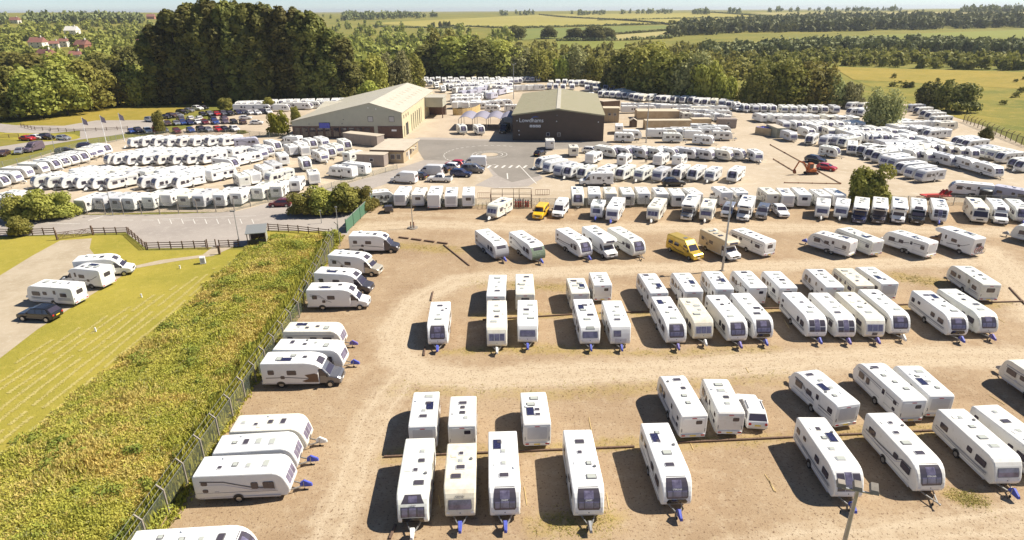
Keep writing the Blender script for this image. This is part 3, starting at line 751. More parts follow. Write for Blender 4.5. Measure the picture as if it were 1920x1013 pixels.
    if lod < 2:
        if seed % 2: parts.append(('solar_panel', MB().plate((.45, -e+2.2, h-.01), (1,0,0), (0,1,0), .66, 1.3, .05, .02).mesh('solar_panel', M['steel']), [('cells', MB().plate((.45, -e+2.2, h+.04), (1,0,0), (0,1,0), .6, 1.24, .006, .01).mesh('cells', M['solar']))]))
        else: parts.append(('satellite_dish', MB().tube((-.5, -e+1.5, h-.01), (-.5, -e+1.5, h+.2), .33, .26, 12).mesh('satellite_dish', M['white']), []))
        add_wheels(parts, [e-1.0, -e+1.75], 1.10, .34, .21, lod)
        for s in (-1, 1):
            for y, z in ((-e+1.75, .45),):
                pts = [(s*(hw+.0005), y-.42+.42*(1-math.cos(math.pi*i/8)), .45+.32*math.sin(math.pi*i/8)) for i in range(9)]
                if s < 0: pts = pts[::-1]
                parts.append(('wheel_arch', MB().poly(pts, (s,0,0), .006).mesh('wheel_arch', M['darkplastic']), []))
    parts.append(('chassis', MB().box(-.8, .8, -e+.4, e-.6, .30, .46).mesh('chassis', M['darkplastic']), []))
    MH[key] = parts; return parts
VAN = {}
def van(lod, L, H, colour, seed, camper=True, poptop=False):
    key = (lod, L, H, colour, seed, camper)
    if key in VAN: return VAN[key]
    parts = []; e = L/2; hw = 1.0 if H > 2.2 else .95; nose = .95 if H > 2.2 else 1.0; wz1 = min(H-.15, 2.05); rake = .72 if H > 2.2 else .62
    prof = [(-e,.36),(e-.06,.34),(e,.52),(e-.02,.92),(e-.22,1.06),(e-nose,1.24),(e-nose-rake,wz1)]
    prof += [(e-nose-rake-.5, H-.05), (e-nose-rake-.9, H)] if H > 2.2 else [(e-nose-rake-.4, H)]
    prof += [(-e+.35,H),(-e+.12,H-.08),(-e+.03,H-.3),(-e,1.0)]
    parts.append(('body', hull(MB(), prof, hw, .12, lambda y, z: 1-.09*sstep(1.2, H, z)-.06*sstep(e-.5, e, y)).mesh('body', M[colour]), []))
    cab_parts(parts, e, hw-.035, colour, wz1+.04, lod, nose, rake)
    if camper:
        for s in (-1, 1):
            for y, w in ((-e+1.0, .9), (-e+2.3, .95)):
                x = s*(hw*(1-.09*sstep(1.2, H, 1.6))-.006)
                parts.append(('window', MB().plate((x, y, 1.6), (0,s,0), (-s*.10,0,1), w, .5, .02, .1).mesh('window', M['glass']), []))
            if lod < 2 and colour == 'gold': parts.append(('graphic_stripe', swoosh(s*(hw-.01), [(e-2.0,.75),(-e+2.4,.8),(-e+1.2,1.1),(-e+.4,1.2)], .10).mesh('graphic_stripe', M['brown']), []))
        parts.append(('roof_light', MB().plate((0, 0, H-.012), (1,0,0), (0,1,0), .6, .5, .06, .07).mesh('roof_light', M['trim']), []))
        if colour == 'yellow': parts.append(('pop_top', MB().plate((0, -.1, H-.012), (1,0,0), (0,1,0), 1.35, 2.5, .09, .2).mesh('pop_top', M['yellow']), []))
    parts.append(('rear_window', MB().plate((0, -e+.0, 1.6), (1,0,0), (0,.03,1), 1.3, .5, .02, .09).mesh('rear_window', M['glass']), []))
    if lod < 2:
        for s in (-1, 1): parts.append(('tail_lamp', MB().plate((s*.86, -e+.01, 1.05), (1,0,0), (0,0,1), .12, .5, .02, .04).mesh('tail_lamp', M['redlamp']), []))
    add_wheels(parts, [e-.95, -e+1.0], hw+.0, .33, .21, lod)
    VAN[key] = parts; return parts

# ------------------------------------------------------------------ cars
CARS = {}
CARP = {  # outline front half -> back: (y, z) counter-clockwise from rear bottom; windows; half width, belt
 'suv': dict(L=4.75, hw=.95, H=1.70, bon=1.02, ws=(1.05, .28), roof=(.22, -1.62), rear=(-1.80, -2.30), belt=1.04),
 'hatch': dict(L=4.15, hw=.88, H=1.47, bon=.92, ws=(1.05, .22), roof=(.15, -1.35), rear=(-1.55, -2.0), belt=.92),
 'estate': dict(L=4.7, hw=.90, H=1.48, bon=.92, ws=(1.15, .30), roof=(.20, -1.75), rear=(-1.95, -2.28), belt=.93),
 'saloon': dict(L=4.6, hw=.90, H=1.43, bon=.92, ws=(1.10, .25), roof=(.15, -.95), rear=(-1.1, -1.7), belt=.93),
}
def car(lod, kind, colour, rails=False):
    key = (lod, kind, colour, rails)
    if key in CARS: return CARS[key]
    c = CARP[kind]; e = c['L']/2; hw, H, belt = c['hw'], c['H'], c['belt']; parts = []
    b0 = .30 if kind == 'suv' else .22
    tail = [(c['rear'][0]+.02, H-.10), (c['rear'][1], belt+.02)]
    if kind == 'saloon': tail += [(-e+.1, belt-.02)]
    prof = [(-e+.08, b0+.05),(-e+.4, b0),(e-.4, b0),(e-.06, b0+.06),(e, b0+.25),(e-.05, c['bon']-.22),(e-.35, c['bon']-.06),(c['ws'][0], c['bon']+.04),
            (c['ws'][1], H-.06),(c['roof'][0]-.35, H),(c['roof'][1]+.4, H),(c['roof'][1], H-.04)]+tail+[(-e+.02, belt-.15),(-e, b0+.3)]
    tum = lambda y, z: (1-.20*sstep(belt-.05, H, z))*(1-.10*sstep(e-.9, e, abs(y)))
    parts.append(('body', hull(MB(), prof, hw, .10, tum).mesh('body', M[colour]), []))
    # screens
    def screen(p0, p1, w0, w1, nm, a=.10, b=.90):
        y0, z0 = p0[0]+(p1[0]-p0[0])*a, p0[1]+(p1[1]-p0[1])*a; y1, z1 = p0[0]+(p1[0]-p0[0])*b, p0[1]+(p1[1]-p0[1])*b
        n = Vector((0, z1-z0, -(y1-y0))).normalized()
        if (p0[0] < 0): n = -n if n.y > 0 else n
        o = n*.006
        pts = [Vector((-w0, y0, z0))+o, Vector((w0, y0, z0))+o, Vector((w1, y1, z1))+o, Vector((-w1, y1, z1))+o]
        nn = (pts[1]-pts[0]).cross(pts[2]-pts[1])
        if nn.dot(n) < 0: pts = pts[::-1]
        parts.append((nm, MB().poly(pts, n, .010).mesh(nm, M['glass']), []))
    screen((c['ws'][0], c['bon']+.04), (c['ws'][1], H-.06), hw*.84, hw*.70, 'windscreen')
    screen((c['rear'][1], belt+.02), (c['rear'][0]+.02, H-.10), hw*.80, hw*.68, 'rear_window')
    zb, zt = belt+.04, H-.13
    def sx(y, z, s): return s*(hw*tum(y, z)+.002)
    cols = [(c['ws'][0]-.15, c['ws'][1]-.02, -.35, -.32), (-.42, -.40, -1.25, -1.2)]
    if kind in ('suv', 'estate'): cols.append((-1.32, -1.27, c['rear'][1]+.35, c['rear'][0]+.18))
    for s in (-1, 1):
        for a, b, cc, d in cols:
            pts = [(sx(a, zb, s), a, zb), (sx(b, zt, s), b, zt), (sx(d, zt, s), d, zt), (sx(cc, zb, s), cc, zb)]
            if s > 0: pts = pts[::-1]
            parts.append(('window', MB().poly(pts, (s,0,.2), .008).mesh('window', M['glass']), []))
        parts.append(('headlight', MB().poly([(s*hw*.86, e-.22, c['bon']-.14), (s*hw*.50, e-.07, c['bon']-.18), (s*hw*.5, e-.01, c['bon']-.30), (s*hw*.86, e-.14, c['bon']-.30)][::(1 if s < 0 else -1)], (s*.2,.9,.2), .012).mesh('headlight', M['lamp']), []))
        parts.append(('tail_lamp', MB().plate((s*hw*.70, -e+.0, belt-.18), (1,0,0), (0,0,1), .22, .2, .03, .05).mesh('tail_lamp', M['redlamp']), []))
        if lod < 2:
            parts.append(('mirror', MB().box(min(s*hw*.98, s*(hw+.16)), max(s*hw*.98, s*(hw+.16)), c['ws'][0]-.36, c['ws'][0]-.22, belt+.02, belt+.18).mesh('mirror', M[colour]), []))
        if rails: parts.append(('roof_rail', MB().beam((s*hw*.66, c['roof'][0]-.3, H+.045), (s*hw*.66, c['roof'][1]+.3, H+.045), .04, .05).mesh('roof_rail', M['trim']), []))
    parts.append(('number_plate', MB().plate((0, -e-.0, belt-.32), (1,0,0), (0,0,1), .5, .12, .02, .02).mesh('number_plate', M['plateyellow']), []))
    parts.append(('grille', MB().plate((0, e-.02, c['bon']-.38), (-1,0,0), (0,0,1), .85, .18, .03, .05).mesh('grille', M['darkplastic']), []))
    add_wheels(parts, [e-.88, -e+.85], hw+.005, .36 if kind == 'suv' else .31, .21, lod)
    CARS[key] = parts; return parts
def pickup(colour):
    parts = []; e = 2.6; hw = .92
    prof = [(-e,.42),(e-.05,.36),(e,.6),(e-.05,.9),(e-.35,1.04),(1.15,1.12),(.45,1.70),(.1,1.76),(-.75,1.74),(-.95,1.1),(-e,1.1)]
    parts.append(('body', hull(MB(), prof, hw, .09, lambda y, z: 1-.15*sstep(1.05,1.8,z)).mesh('body', M[colour]), []))
    parts.append(('load_bed', MB().plate((0,-1.75,1.10), (1,0,0), (0,1,0), 1.5, 1.5, .012, .05).mesh('load_bed', M['darkplastic']), []))
    for s in (-1, 1):
        for a, b in ((.85, .10), (.05, -.70)):
            pts = [(s*(hw-.012), a, 1.14), (s*(hw*.88), a-.3 if a > .5 else a, 1.6), (s*(hw*.88), b, 1.6), (s*(hw-.012), b, 1.14)]
            if s > 0: pts = pts[::-1]
            parts.append(('window', MB().poly(pts, (s,0,.15), .012).mesh('window', M['glass']), []))
    n = Vector((0,.56,.7)).normalized()
    parts.append(('windscreen', MB().poly([(-.74,1.10,1.19),(.74,1.10,1.19),(.66,.52,1.65),(-.66,.52,1.65)][::-1], n, .02).mesh('windscreen', M['glass']), []))
    parts.append(('grille', MB().plate((0, e-.03, .78), (-1,0,0), (0,0,1), 1.0, .22, .03, .05).mesh('grille', M['darkplastic']), []))
    add_wheels(parts, [e-.9, -e+1.05], hw, .37, .22, 1)
    return parts
# ------------------------------------------------------------------ parking: where every vehicle stands
HB = {'b':'hitchblue','w':'hitchwhite','g':'hitchgrey','p':'hitchpurple','n':None}
HN = {'b':'blue hitch cover','w':'white hitch cover','g':'grey hitch cover','p':'purple hitch cover','n':'bare tow hitch'}
SN = {'sun':'tall dark sunroof front window','sunblack':'dark sunroof window and black nose panel','pan':'three tall panoramic front panes','split':'split front window and black nose',
      'tri':'three framed front panes','single':'single wide front window','small':'small front window','angular':'offset square front window','cover':'grey fabric cover over its nose','covergreen':'green fabric cover over its nose'}
def ends(near, far, ztop, znear=.45):
    a, b = gp(near[0], near[1], znear), gp(far[0], far[1], ztop)
    return Vector((a.x, a.y, 0)), Vector((b.x, b.y, 0))
NCAR = [0]
def put_caravan(c, head, L, style, body, seed, hitch, lod, label, group, axle=1, text=None):
    NCAR[0] += 1
    if body == 'white' and lod < 2: body = ('white','whiteb','white','whitec','white')[int(abs(c.x)*7+abs(c.y)*3) % 5]
    L = round(min(7.6, max(4.2, L))*5)/5 if lod < 1 else min((4.6, 5.4, 6.2, 7.0), key=lambda v: abs(v-L))
    p = caravan(lod, L, style, body, seed, hitch, axle, text)
    inst('caravan', p, (c.x, c.y, 0), head-math.pi/2, label, 'caravan', group)
def near_car(near, far, end, style, body='white', hitch='b', seed=0, lod=0, label='', group=None, axle=1, text=None, ztop=2.5):
    """near: middle of the lower edge of the end that faces us; far: middle of the far roof edge"""
    a, b = ends(near, far, ztop); d = b-a; L = d.length+(.12 if end == 'F' else .55); d.normalize()
    Lc = round(min(7.6, max(4.2, L))*5)/5
    off = .25 if end == 'F' else .05
    c = a+d*(Lc/2-off); h = math.atan2(d.y, d.x)+(math.pi if end == 'F' else 0)
    put_caravan(c, h, Lc, style, body, seed, HB[hitch], lod, label, group, axle, text)
def near_mh(near, far, end, kind, body, cab, seed, lod, label, group, Lmax=7.6, rack=False):
    a, b = ends(near, far, 2.8, .35); d = b-a; L = round(min(Lmax, max(5.4, d.length+.3))*5)/5; d.normalize()
    c = a+d*(L/2-.1); h = math.atan2(d.y, d.x)+(math.pi if end == 'F' else 0)
    t = inst('motorhome', motorhome(lod, L, kind, body, cab, seed), (c.x, c.y, 0), h-math.pi/2, label, 'motorhome', group)
    if rack:
        y = -L/2; mb = MB()
        for x in (-.5, .5): mb.beam((x, y-.02, .7), (x, y-.55, .75), .05).beam((x, y-.05, .75), (x, y-.08, 1.8), .04)
        mb.beam((-.8, y-.45, .76), (.8, y-.45, .76), .06); link('bicycle_rack', mb.mesh('bicycle_rack', M['steel']), t)
        for k, yy in enumerate((y-.22, y-.45)):
            mb = MB()
            for x in (-.52, .52):
                for i in range(14):
                    a0, a1 = i*math.pi/7, (i+1)*math.pi/7; mb.beam((x+.33*math.cos(a0), yy, 1.12+.33*math.sin(a0)), (x+.33*math.cos(a1), yy, 1.12+.33*math.sin(a1)), .035)
            for q, w in (((-.52,1.12),(-.05,1.15)), ((-.05,1.15),(.42,1.62)), ((-.15,1.68),(.42,1.62)), ((-.15,1.72),(-.05,1.15)), ((-.52,1.12),(-.13,1.6)), ((.42,1.75),(.52,1.12))): mb.beam((q[0], yy, q[1]), (w[0], yy, w[1]), .035)
            link('bicycle', mb.mesh('bicycle', M['darkplastic'] if k else M['red']), t)
def side_pose(fr, re, hw, z=.42):
    a, b = gp(fr[0], fr[1], z), gp(re[0], re[1], z); d = a-b; L = math.hypot(d.x, d.y); h = math.atan2(d.y, d.x)
    n = Vector((-d.y, d.x, 0)).normalized(); m = (a+b)/2; m.z = 0
    if (m+n).length < (m-n).length: n = -n
    return m+n*hw, h, L
Zc = lambda x0, y0, s, pts: [(x0+p[0]/s, y0+p[1]/s)+tuple(p[2:]) for p in pts]

# ---- nearest row, noses towards the viewer
g1 = 'caravans in the nearest row facing the camera'
A = [((775.8,979.5),(788.2,819.2),'split','white','w',1,1,('LUNAR',1.89,.14)), ((863.5,967.2),(866.3,827.9),'single','cream','b',2,1,('ORION',2.08,.2)),
     ((947,966.3),(942,806.3),'sun','white','b',3,1,('SWIFT',1.80,.17)), ((1102.9,966.7),(1081.8,804),'sun','white','g',4,1,('SWIFT',1.80,.17)),
     ((1266.6,945.7),(1226.2,790.8),'sunblack','white','b',6,1,('STERLING',1.80,.15)), ((1585.7,931.9),(1517.4,778.5),'pan','white','b',9,1,None),
     ((1738,920.7),(1647.7,772.2),'sun','white','n',4,1,('STERLING',1.80,.15)), ((1880.9,906.8),(1780.5,764.2),'single','white','b',1,1,None),
     ((1956,894),(1844.3,757.6),'single','white','w',5,1,None)]
nm = ['with split front window and black nose, leftmost of the nearest row','with stained cream roof and single front window in nearest row','with blue hitch cover beside the cream roofed one in nearest row',
      'with grey hitch cover, standing alone mid nearest row','with black nose panel, blue hitch cover, nearest row','with panoramic front panes behind the floodlight pole top','with bare black hitch, right of the floodlight pole',
      'with single front window and blue hitch cover near right edge','cut by right picture edge in nearest row']
for i, (n_, f_, st, bo, hi, sd, ax, tx) in enumerate(A):
    near_car(n_, f_, 'F', st, bo, hi, sd, 0, ('cream' if bo == 'cream' else 'white')+' touring caravan '+nm[i], g1, ax, tx)
# ---- row behind it, rear ends towards the viewer
g2 = 'caravans backed against the nearest row'
B = [((794.4,838.4),(800.5,728.4),3,'white','leftmost of those backed onto nearest row'), ((867.6,836.8),(869.1,738.9),2,'white','with small dark rear window, second of those backed onto nearest row'),
     ((1006.9,833.7),(998.8,731.2),6,'white','with plain grey rear panel, standing apart with its back to viewer'), ((1297.9,818.1),(1258.4,700),5,'white','with solar panel on roof, left of two beside the white car'),
     ((1366.3,812.2),(1339.6,707.6),8,'white','short one directly left of the white parked car'), ((1582.9,797),(1508,690),12,'white','seen from behind, right of the parked white car'),
     ((1704.9,788.3),(1630.7,676.4),11,'white','with rounded rear roof, third from right edge, seen from behind'), ((1755.4,779.2),(1701.4,683.7),9,'white','with blue solar panels on roof, second from right edge, seen from behind'),
     ((1998,775),(1909,672),7,'ivory','ivory older one cut by right picture edge, back row')]
for i, (n_, f_, sd, bo, t) in enumerate(B):
    near_car(n_, f_, 'R', ['sun','single','tri','sun','small','pan','sun','single','tri'][i], bo, 'g' if i == 8 else 'bwbwbwbb'[i], sd, 0, 'touring caravan '+t, g2)
a, b = gp(1419.5,806,.3), gp(1391.6,724.4,.95); d = (b-a); d.z = 0; d.normalize(); c = a+d*2.35; c.z = 0
inst('parked_car', car(0, 'suv', 'carwhite', True), (c.x, c.y, 0), math.atan2(d.y, d.x)-math.pi/2, 'white sport utility car with black roof rails beside a caravan', 'car')
# ---- second double row
g3 = 'caravans of the middle row facing the camera'
Cc = [((821.4,645.3),(826.5,565),'sun','white','b',4), ((931.9,649),(931.5,561.6),'tri','ivory','w',2), ((989.3,641.4),(988.6,561.3),'single','white','b',2), ((1105.7,644.2),(1091.8,558.8),'single','white','b',3),
      ((1162.5,644.2),(1146,562),'angular','white','b',1), ((1266.7,642.4),(1237.7,555.2),'sun','white','p',6), ((1316.8,634.8),(1288.4,556.5),'tri','cream','w',2), ((1380.8,638.9),(1339,551.3),'sun','white','p',5),
      ((1428.8,634.3),(1385.2,547.6),'sunblack','white','b',8), ((1528.6,631.2),(1482.4,547.8),'pan','white','b',5), ((1582.5,632),(1532.4,547.3),'pan','white','p',8), ((1636.4,631.2),(1582.5,545.7),'tri','ivory','p',1),
      ((1683.8,625.8),(1624.5,540.1),'sun','white','w',7), ((1791.6,628.7),(1723.6,542.2),'sunblack','white','b',9), ((1848,624.8),(1772.4,539.8),'sun','white','p',10)]
for i, (n_, f_, st, bo, hi, sd) in enumerate(Cc):
    near_car(n_, f_, 'F', st, bo, hi, sd, 0, '%s caravan with %s, %s from left in middle row' % ({'white':'white','ivory':'ivory','cream':'cream'}[bo], SN[st], ORD[i]), g3)
g4 = 'caravans backed against the middle row'
D = [((930,584),(933.5,513.6)), ((984.8,580.6),(982.5,511.3)), ((1087.5,578.8),(1078.1,519.9)), ((1129.1,562.5),(1120.2,508.8)), ((1233.3,578),(1211.1,510)), ((1298.2,575.3),(1274.5,508)), ((1355,570.8),(1332.3,505.6)),
     ((1417.2,568.2),(1387.9,504.7)), ((1473.2,568.2),(1445.1,506.9)), ((1560,567),(1524.7,501.1)), ((1616,564),(1579.4,501.1)), ((1662,560),(1620.2,498.8)), ((1851.5,562.7),(1799.3,495.2))]
for i, (n_, f_) in enumerate(D):
    bo = {1:'ivory',2:'ivory',10:'cream'}.get(i, 'white'); sd = [4,1,0,2,3,6,9,2,1,5,7,0,1][i]
    near_car(n_, f_, 'R', ['single','tri','single','small','sun','sun','pan','sun','tri','sun','tri','single','sun'][i], bo, 'bwbwwbbwbwbwb'[i], sd, 0,
             '%s caravan showing its rear, %s from left behind the middle row' % (bo, ORD[i]), g4)
# ---- third row, parked at a slant
g5 = 'vehicles parked at a slant along the upper track'
near_car((940.7,482.8),(901,429), 'F', 'cover', 'white', 'b', 5, 0, 'white caravan with grey fabric cover over its nose, upper track', g5, 2)
near_car((1008.8,486.2),(961.3,429.7), 'F', 'covergreen', 'white', 'b', 2, 0, 'white caravan with green fabric cover over its nose', g5, 2)
near_car((1098,480.3),(1047.3,424), 'F', 'sun', 'white', 'b', 8, 0, 'twin axle white caravan left of the white motorhome, upper track', g5, 2)
near_mh((1147.4,482.8),(1090.9,416.3), 'F', 'overcab', 'white', 'white', 2, 0, 'white overcab motorhome between two caravans on upper track', g5)
near_car((1197.4,478.5),(1146,423), 'F', 'sun', 'white', 'n', 4, 0, 'white caravan with dark sunroof right of the white motorhome', g5)
a, b = ends((1309,485.4),(1257.7,434.6), 2.6, .35); d = (b-a).normalized(); c = a+d*2.9
inst('campervan', van(0, 6.0, 2.6, 'gold', 1), (c.x, c.y, 0), math.atan2(-d.y, -d.x)-math.pi/2, 'metallic gold high roof campervan left of the beige motorhome', 'campervan')
near_mh((1378.4,486.7),(1302,418), 'F', 'overcab', 'beige', 'white', 4, 0, 'beige sided overcab motorhome behind the tall lamp pole', g5, 7.2)
near_car((1441,478),(1381,427.6), 'R', 'single', 'white', 'w', 7, 0, 'white caravan seen from behind, right of the beige motorhome', g5)
near_car((1596.6,477.7),(1528.6,432.8), 'R', 'sun', 'white', 'b', 0, 0, 'twin axle white caravan with swooping stripes, first of right group', g5, 2)
near_car((1641.5,476.9),(1578.6,425.6), 'R', 'single', 'white', 'b', 3, 0, 'plain sided white caravan between two twin axle ones', g5)
near_car((1744.2,480.3),(1671,430.2), 'R', 'sun', 'white', 'w', 6, 0, 'twin axle white caravan left of the bicycle rack motorhome', g5, 2)
near_mh((1828.9,477.7),(1758.3,421.2), 'R', 'overcab', 'white', 'brown', 3, 0, 'white motorhome with bicycle rack on its rear, upper track', g5, rack=True)
c, h, L = side_pose((1905,447),(1968,462), 1.13); put_caravan(c, h, 6.2, 'single', 'white', 2, HB['g'], 0, 'white caravan cut by right picture edge beside upper track', g5)
# ---- vehicles just outside the inner fence, facing the viewer
g6 = 'vehicles parked along the inner wire fence'
near_car((922.8,407.1),(952.3,370.7), 'F', 'tri', 'ivory', 'w', 0, 0, 'small ivory older caravan standing alone by the steel cage', g6, ztop=2.4)
def put_van(near, far, end, L, H, col, seed, label, cat='van', name='parked_van', camper=True, lod=0, grp=None):
    a, b = ends(near, far, H, .33); d = (b-a).normalized(); c = a+d*(L/2-.1); h = math.atan2(d.y, d.x)+(math.pi if end == 'F' else 0)
    inst(name, van(lod, L, H, col, seed, camper), (c.x, c.y, 0), h-math.pi/2, label, cat, grp)
put_van((1007.5,409.7),(1021.6,377.3), 'F', 5.0, 1.97, 'yellow', 1, 'bright yellow campervan beside the white van at the fence', 'campervan', 'campervan')
put_van((1044.2,407.1),(1053.7,373.7), 'F', 5.4, 2.5, 'white', 2, 'white high roof campervan right of the yellow one', 'campervan', 'campervan')
F6 = [((1117.9,407.1),(1124.3,373.7),'small','white','b'), ((1146.9,412.8),(1161.5,369),'single','white','b'), ((1223.1,412.2),(1239.8,370.1),'tri','ivory','w'), ((1322.4,411.7),(1332.2,372),'single','ivory','w'),
      ((1539.6,407.1),(1544.7,370.9),'single','white','w'), ((1574.8,407.6),(1582.5,371.2),'single','white','w'), ((1759.6,414.8),(1757.8,372),'pan','white','b'), ((1915,414.8),(1896.9,372.5),'sun','white','b')]
n6 = ['small white caravan with blue hitch cover, right of white campervan','white caravan right of the small one at wire fence','ivory caravan standing alone with three front panes at wire fence','ivory caravan between two motorhomes at wire fence',
      'white caravan, left of a pair before the six motorhomes','white caravan, right of a pair before the dark nosed motorhomes','white caravan with tall blue front, right of the black motorhome','white caravan at right edge by wire fence']
for i, (n_, f_, st, bo, hi) in enumerate(F6): near_car(n_, f_, 'F', st, bo, hi, i, 0, n6[i], g6)
for n_, f_, k, bo, ca, sd, lb in [((1286,411.7),(1301.4,366),'overcab','white','silver',1,'white overcab motorhome with silver bonnet at wire fence'), ((1391.2,413.5),(1405.3,366.6),'overcab','white','white',3,'white overcab motorhome behind the tall lamp pole top'),
      ((1609.4,417.4),(1617.6,367),'overcab','white','navy',2,'motorhome with dark blue bonnet, leftmost of four alike'), ((1645.3,417.4),(1651.2,366.5),'overcab','white','graphite',4,'motorhome with graphite bonnet, second of four alike'),
      ((1682.6,417.4),(1686.4,367),'overcab','white','white',5,'motorhome with white bonnet, third of four alike'), ((1718.5,417.9),(1722.3,369),'lowprofile','white','black',6,'motorhome with black bonnet, fourth of four alike'),
      ((1835.3,416.9),(1825,370),'aclass','ivory','white',7,'ivory coach fronted motorhome beside the red plant trailer'), ((1876.3,419.4),(1863.5,371.2),'lowprofile','white','white',8,'white motorhome between ivory one and right picture edge')]:
    near_mh(n_, f_, 'F', k, bo, ca, sd, 0, lb, g6)
put_van((1360.4,407.1),(1370,379.5), 'F', 4.9, 1.95, 'carsilver', 3, 'silver blue people carrier left of the white motorhome', camper=True)
put_van((1425.9,409.7),(1434.8,380), 'F', 4.9, 1.95, 'cargrey', 4, 'grey nosed van right of the white motorhome', camper=True)
def put_car(px, py, head, kind, col, label, lod=1, grp=None, rails=False, z=.3):
    c = gp(px, py, z); inst('parked_car', car(lod, kind, col, rails), (c.x, c.y, 0), R(head)-math.pi/2, label, 'car', grp)
put_car(1462, 400, -92, 'suv', 'carwhite', 'white off road car in the gap at the wire fence', 0)
# ---- behind the fence, backs to the viewer
g7 = 'vehicles backed up to the inner wire fence'
E7 = [((749.5,386),(762.3,346.3)),((784.2,385.3),(790.6,350.1)),((813.7,390.4),(821.4,343.2)),((845.8,388.6),(848.3,347.6)),((878.6,386.6),(879.6,348.3)),((1114,384),(1112.7,348.6)),((1144.8,383.5),(1141,349.1)),
      ((1177.7,385.3),(1170.5,348.6)),((1206.4,382.7),(1200,349.4)),((1241,384),(1232,350)),((1270.6,386.6),(1261.6,351.1)),((1305,384),(1288.5,351)),((1360.4,385.3),(1346.3,350.1)),((1390,382),(1375.8,349.6)),((1447,384),(1432,350.6)),
      ((1476,388),(1465.7,351)),((1506.7,386),(1492.6,350)),((1545,388),(1527.3,353.5)),((1572,386),(1553,352.2))]
for i, (n_, f_) in enumerate(E7):
    if i in (2, 12): near_mh(n_, f_, 'R', 'overcab', 'white', 'white', i, 1, 'white motorhome backed to wire fence '+('among caravans by the steel cage' if i == 2 else 'near the tall lamp pole'), g7); continue
    lb = ('%s of the caravans backed to wire fence left of the cage' % ORD[i]) if i < 5 else '%s of the caravans backed to wire fence right of the cage' % ORD[i-5]
    near_car(n_, f_, 'R', ['single','sun','tri'][i % 3], 'ivory' if i in (6,14) else 'white', 'n', i, 1, lb, g7)
near_car((1083.2,386.6),(1081.2,348.6), 'F', 'sun', 'white', 'n', 3, 1, 'white caravan facing the viewer behind wire fence right of cage', g7)
def side(fr, re, style, body, seed, label, group=None, lod=1, Lc=None, axle=1):
    c, h, L = side_pose(fr, re, 1.13); put_caravan(c, h, Lc or L+.5, style, body, seed, HB['w'] if seed % 2 else None, lod, label, group, axle)
side((735,379),(701,383), 'sun', 'white', 2, 'white caravan half hidden by the hedge beside green gate')
side((1783,362),(1856,369), 'sun', 'white', 0, 'twin axle caravan behind the red plant trailer', axle=2)
side((1925,381),(1860,369), 'tri', 'bluegrey', 1, 'bluish caravan right of the black water tank')
c, h, L = side_pose((1090,349.5),(1150,349.5), 1.15); inst('motorhome', motorhome(1, 6.8, 'lowprofile', 'white', 'white', 4), (c.x, c.y+1.5, 0), h-math.pi/2, 'white motorhome side on in the aisle behind the wire fence', 'motorhome')
c, h, L = side_pose((1287,348),(1242,348.5), .95, .3); inst('parked_car', car(1, 'suv', 'black', True), (c.x, c.y, 0), h-math.pi/2, 'black sport utility car in the aisle beside sales caravans', 'car')
# ---- left boundary column, side on to the viewer
g8 = 'vehicles along the left boundary fence'
def smh(fr, re, kind, body, cab, seed, label, L=None):
    c, h, l = side_pose(fr, re, 1.15, .42); inst('motorhome', motorhome(0, L or round((l+.15)*5)/5, kind, body, cab, seed), (c.x, c.y, 0), h-math.pi/2, label, 'motorhome', g8)
smh((748,471),(653,470), 'lowprofile', 'white', 'graphite', 2, 'white motorhome with dark bonnet by the green gate', 7.2)
smh((720,516),(606,507), 'lowprofile', 'white', 'champagne', 4, 'white motorhome with satellite dish and beige nose', 7.2)
smh((698,549),(586,543), 'lowprofile', 'white', 'graphite', 3, 'motorhome with dark bonnet, half hidden behind white one', 7.2)
smh((693,576),(574,577), 'lowprofile', 'white', 'white', 7, 'white motorhome with white bonnet, nearest of four by fence', 7.2)
smh((648,720),(483,722), 'lowprofile', 'white', 'cargrey', 5, 'white motorhome with grey bonnet and brown swoosh by boundary fence', 7.4)
def scar(fr, re, style, body, hitch, seed, label):
    c, h, L = side_pose(fr, re, 1.13); put_caravan(c, h, L+.3, style, body, seed, HB[hitch], 0, label, g8)
scar((640,655),(537,655), 'tri', 'ivory', 'p', 3, 'ivory caravan with purple hitch cover, farthest caravan by boundary fence')
scar((642,692),(517,690), 'single', 'white', 'b', 2, 'white caravan tucked behind the grey nosed motorhome')
scar((573,845),(440,850), 'tri', 'ivory', 'w', 1, 'ivory old caravan with three front panes by boundary fence')
scar((557,882),(408,892), 'tri', 'white', 'b', 5, 'white caravan with panoramic front between two others by fence')
scar((541,930),(372,937), 'tri', 'white', 'b', 2, 'white caravan with grey swoosh and blue hitch cover by fence')
scar((470,1080),(235,1095), 'sunblack', 'white', 'b', 4, 'caravan with dark front cut by bottom edge by fence')
# ---- pitches on the grass at the left
smh0 = g8; g8 = 'vehicles on the grass camping pitches'
smh((240,512),(150,520), 'lowprofile', 'white', 'white', 4, 'white motorhome with roof dish, farthest on the camping pitches', 6.8)
c, h, L = side_pose((113,531),(193,539), 1.15); inst('motorhome', motorhome(0, 6.6, 'lowprofile', 'white', 'white', 3), (c.x, c.y, 0), h-math.pi/2, 'white motorhome seen from behind on camping pitches', 'motorhome', g8)
scar((55,565),(138,571), 'single', 'white', 'w', 1, 'white caravan with open door behind the black car')
c, h, L = side_pose((28,598),(100,602), .95, .3); inst('parked_car', car(0, 'suv', 'black', False), (c.x, c.y, 0), h-math.pi/2, 'black off road car beside the caravan on camping pitches', 'car', g8)
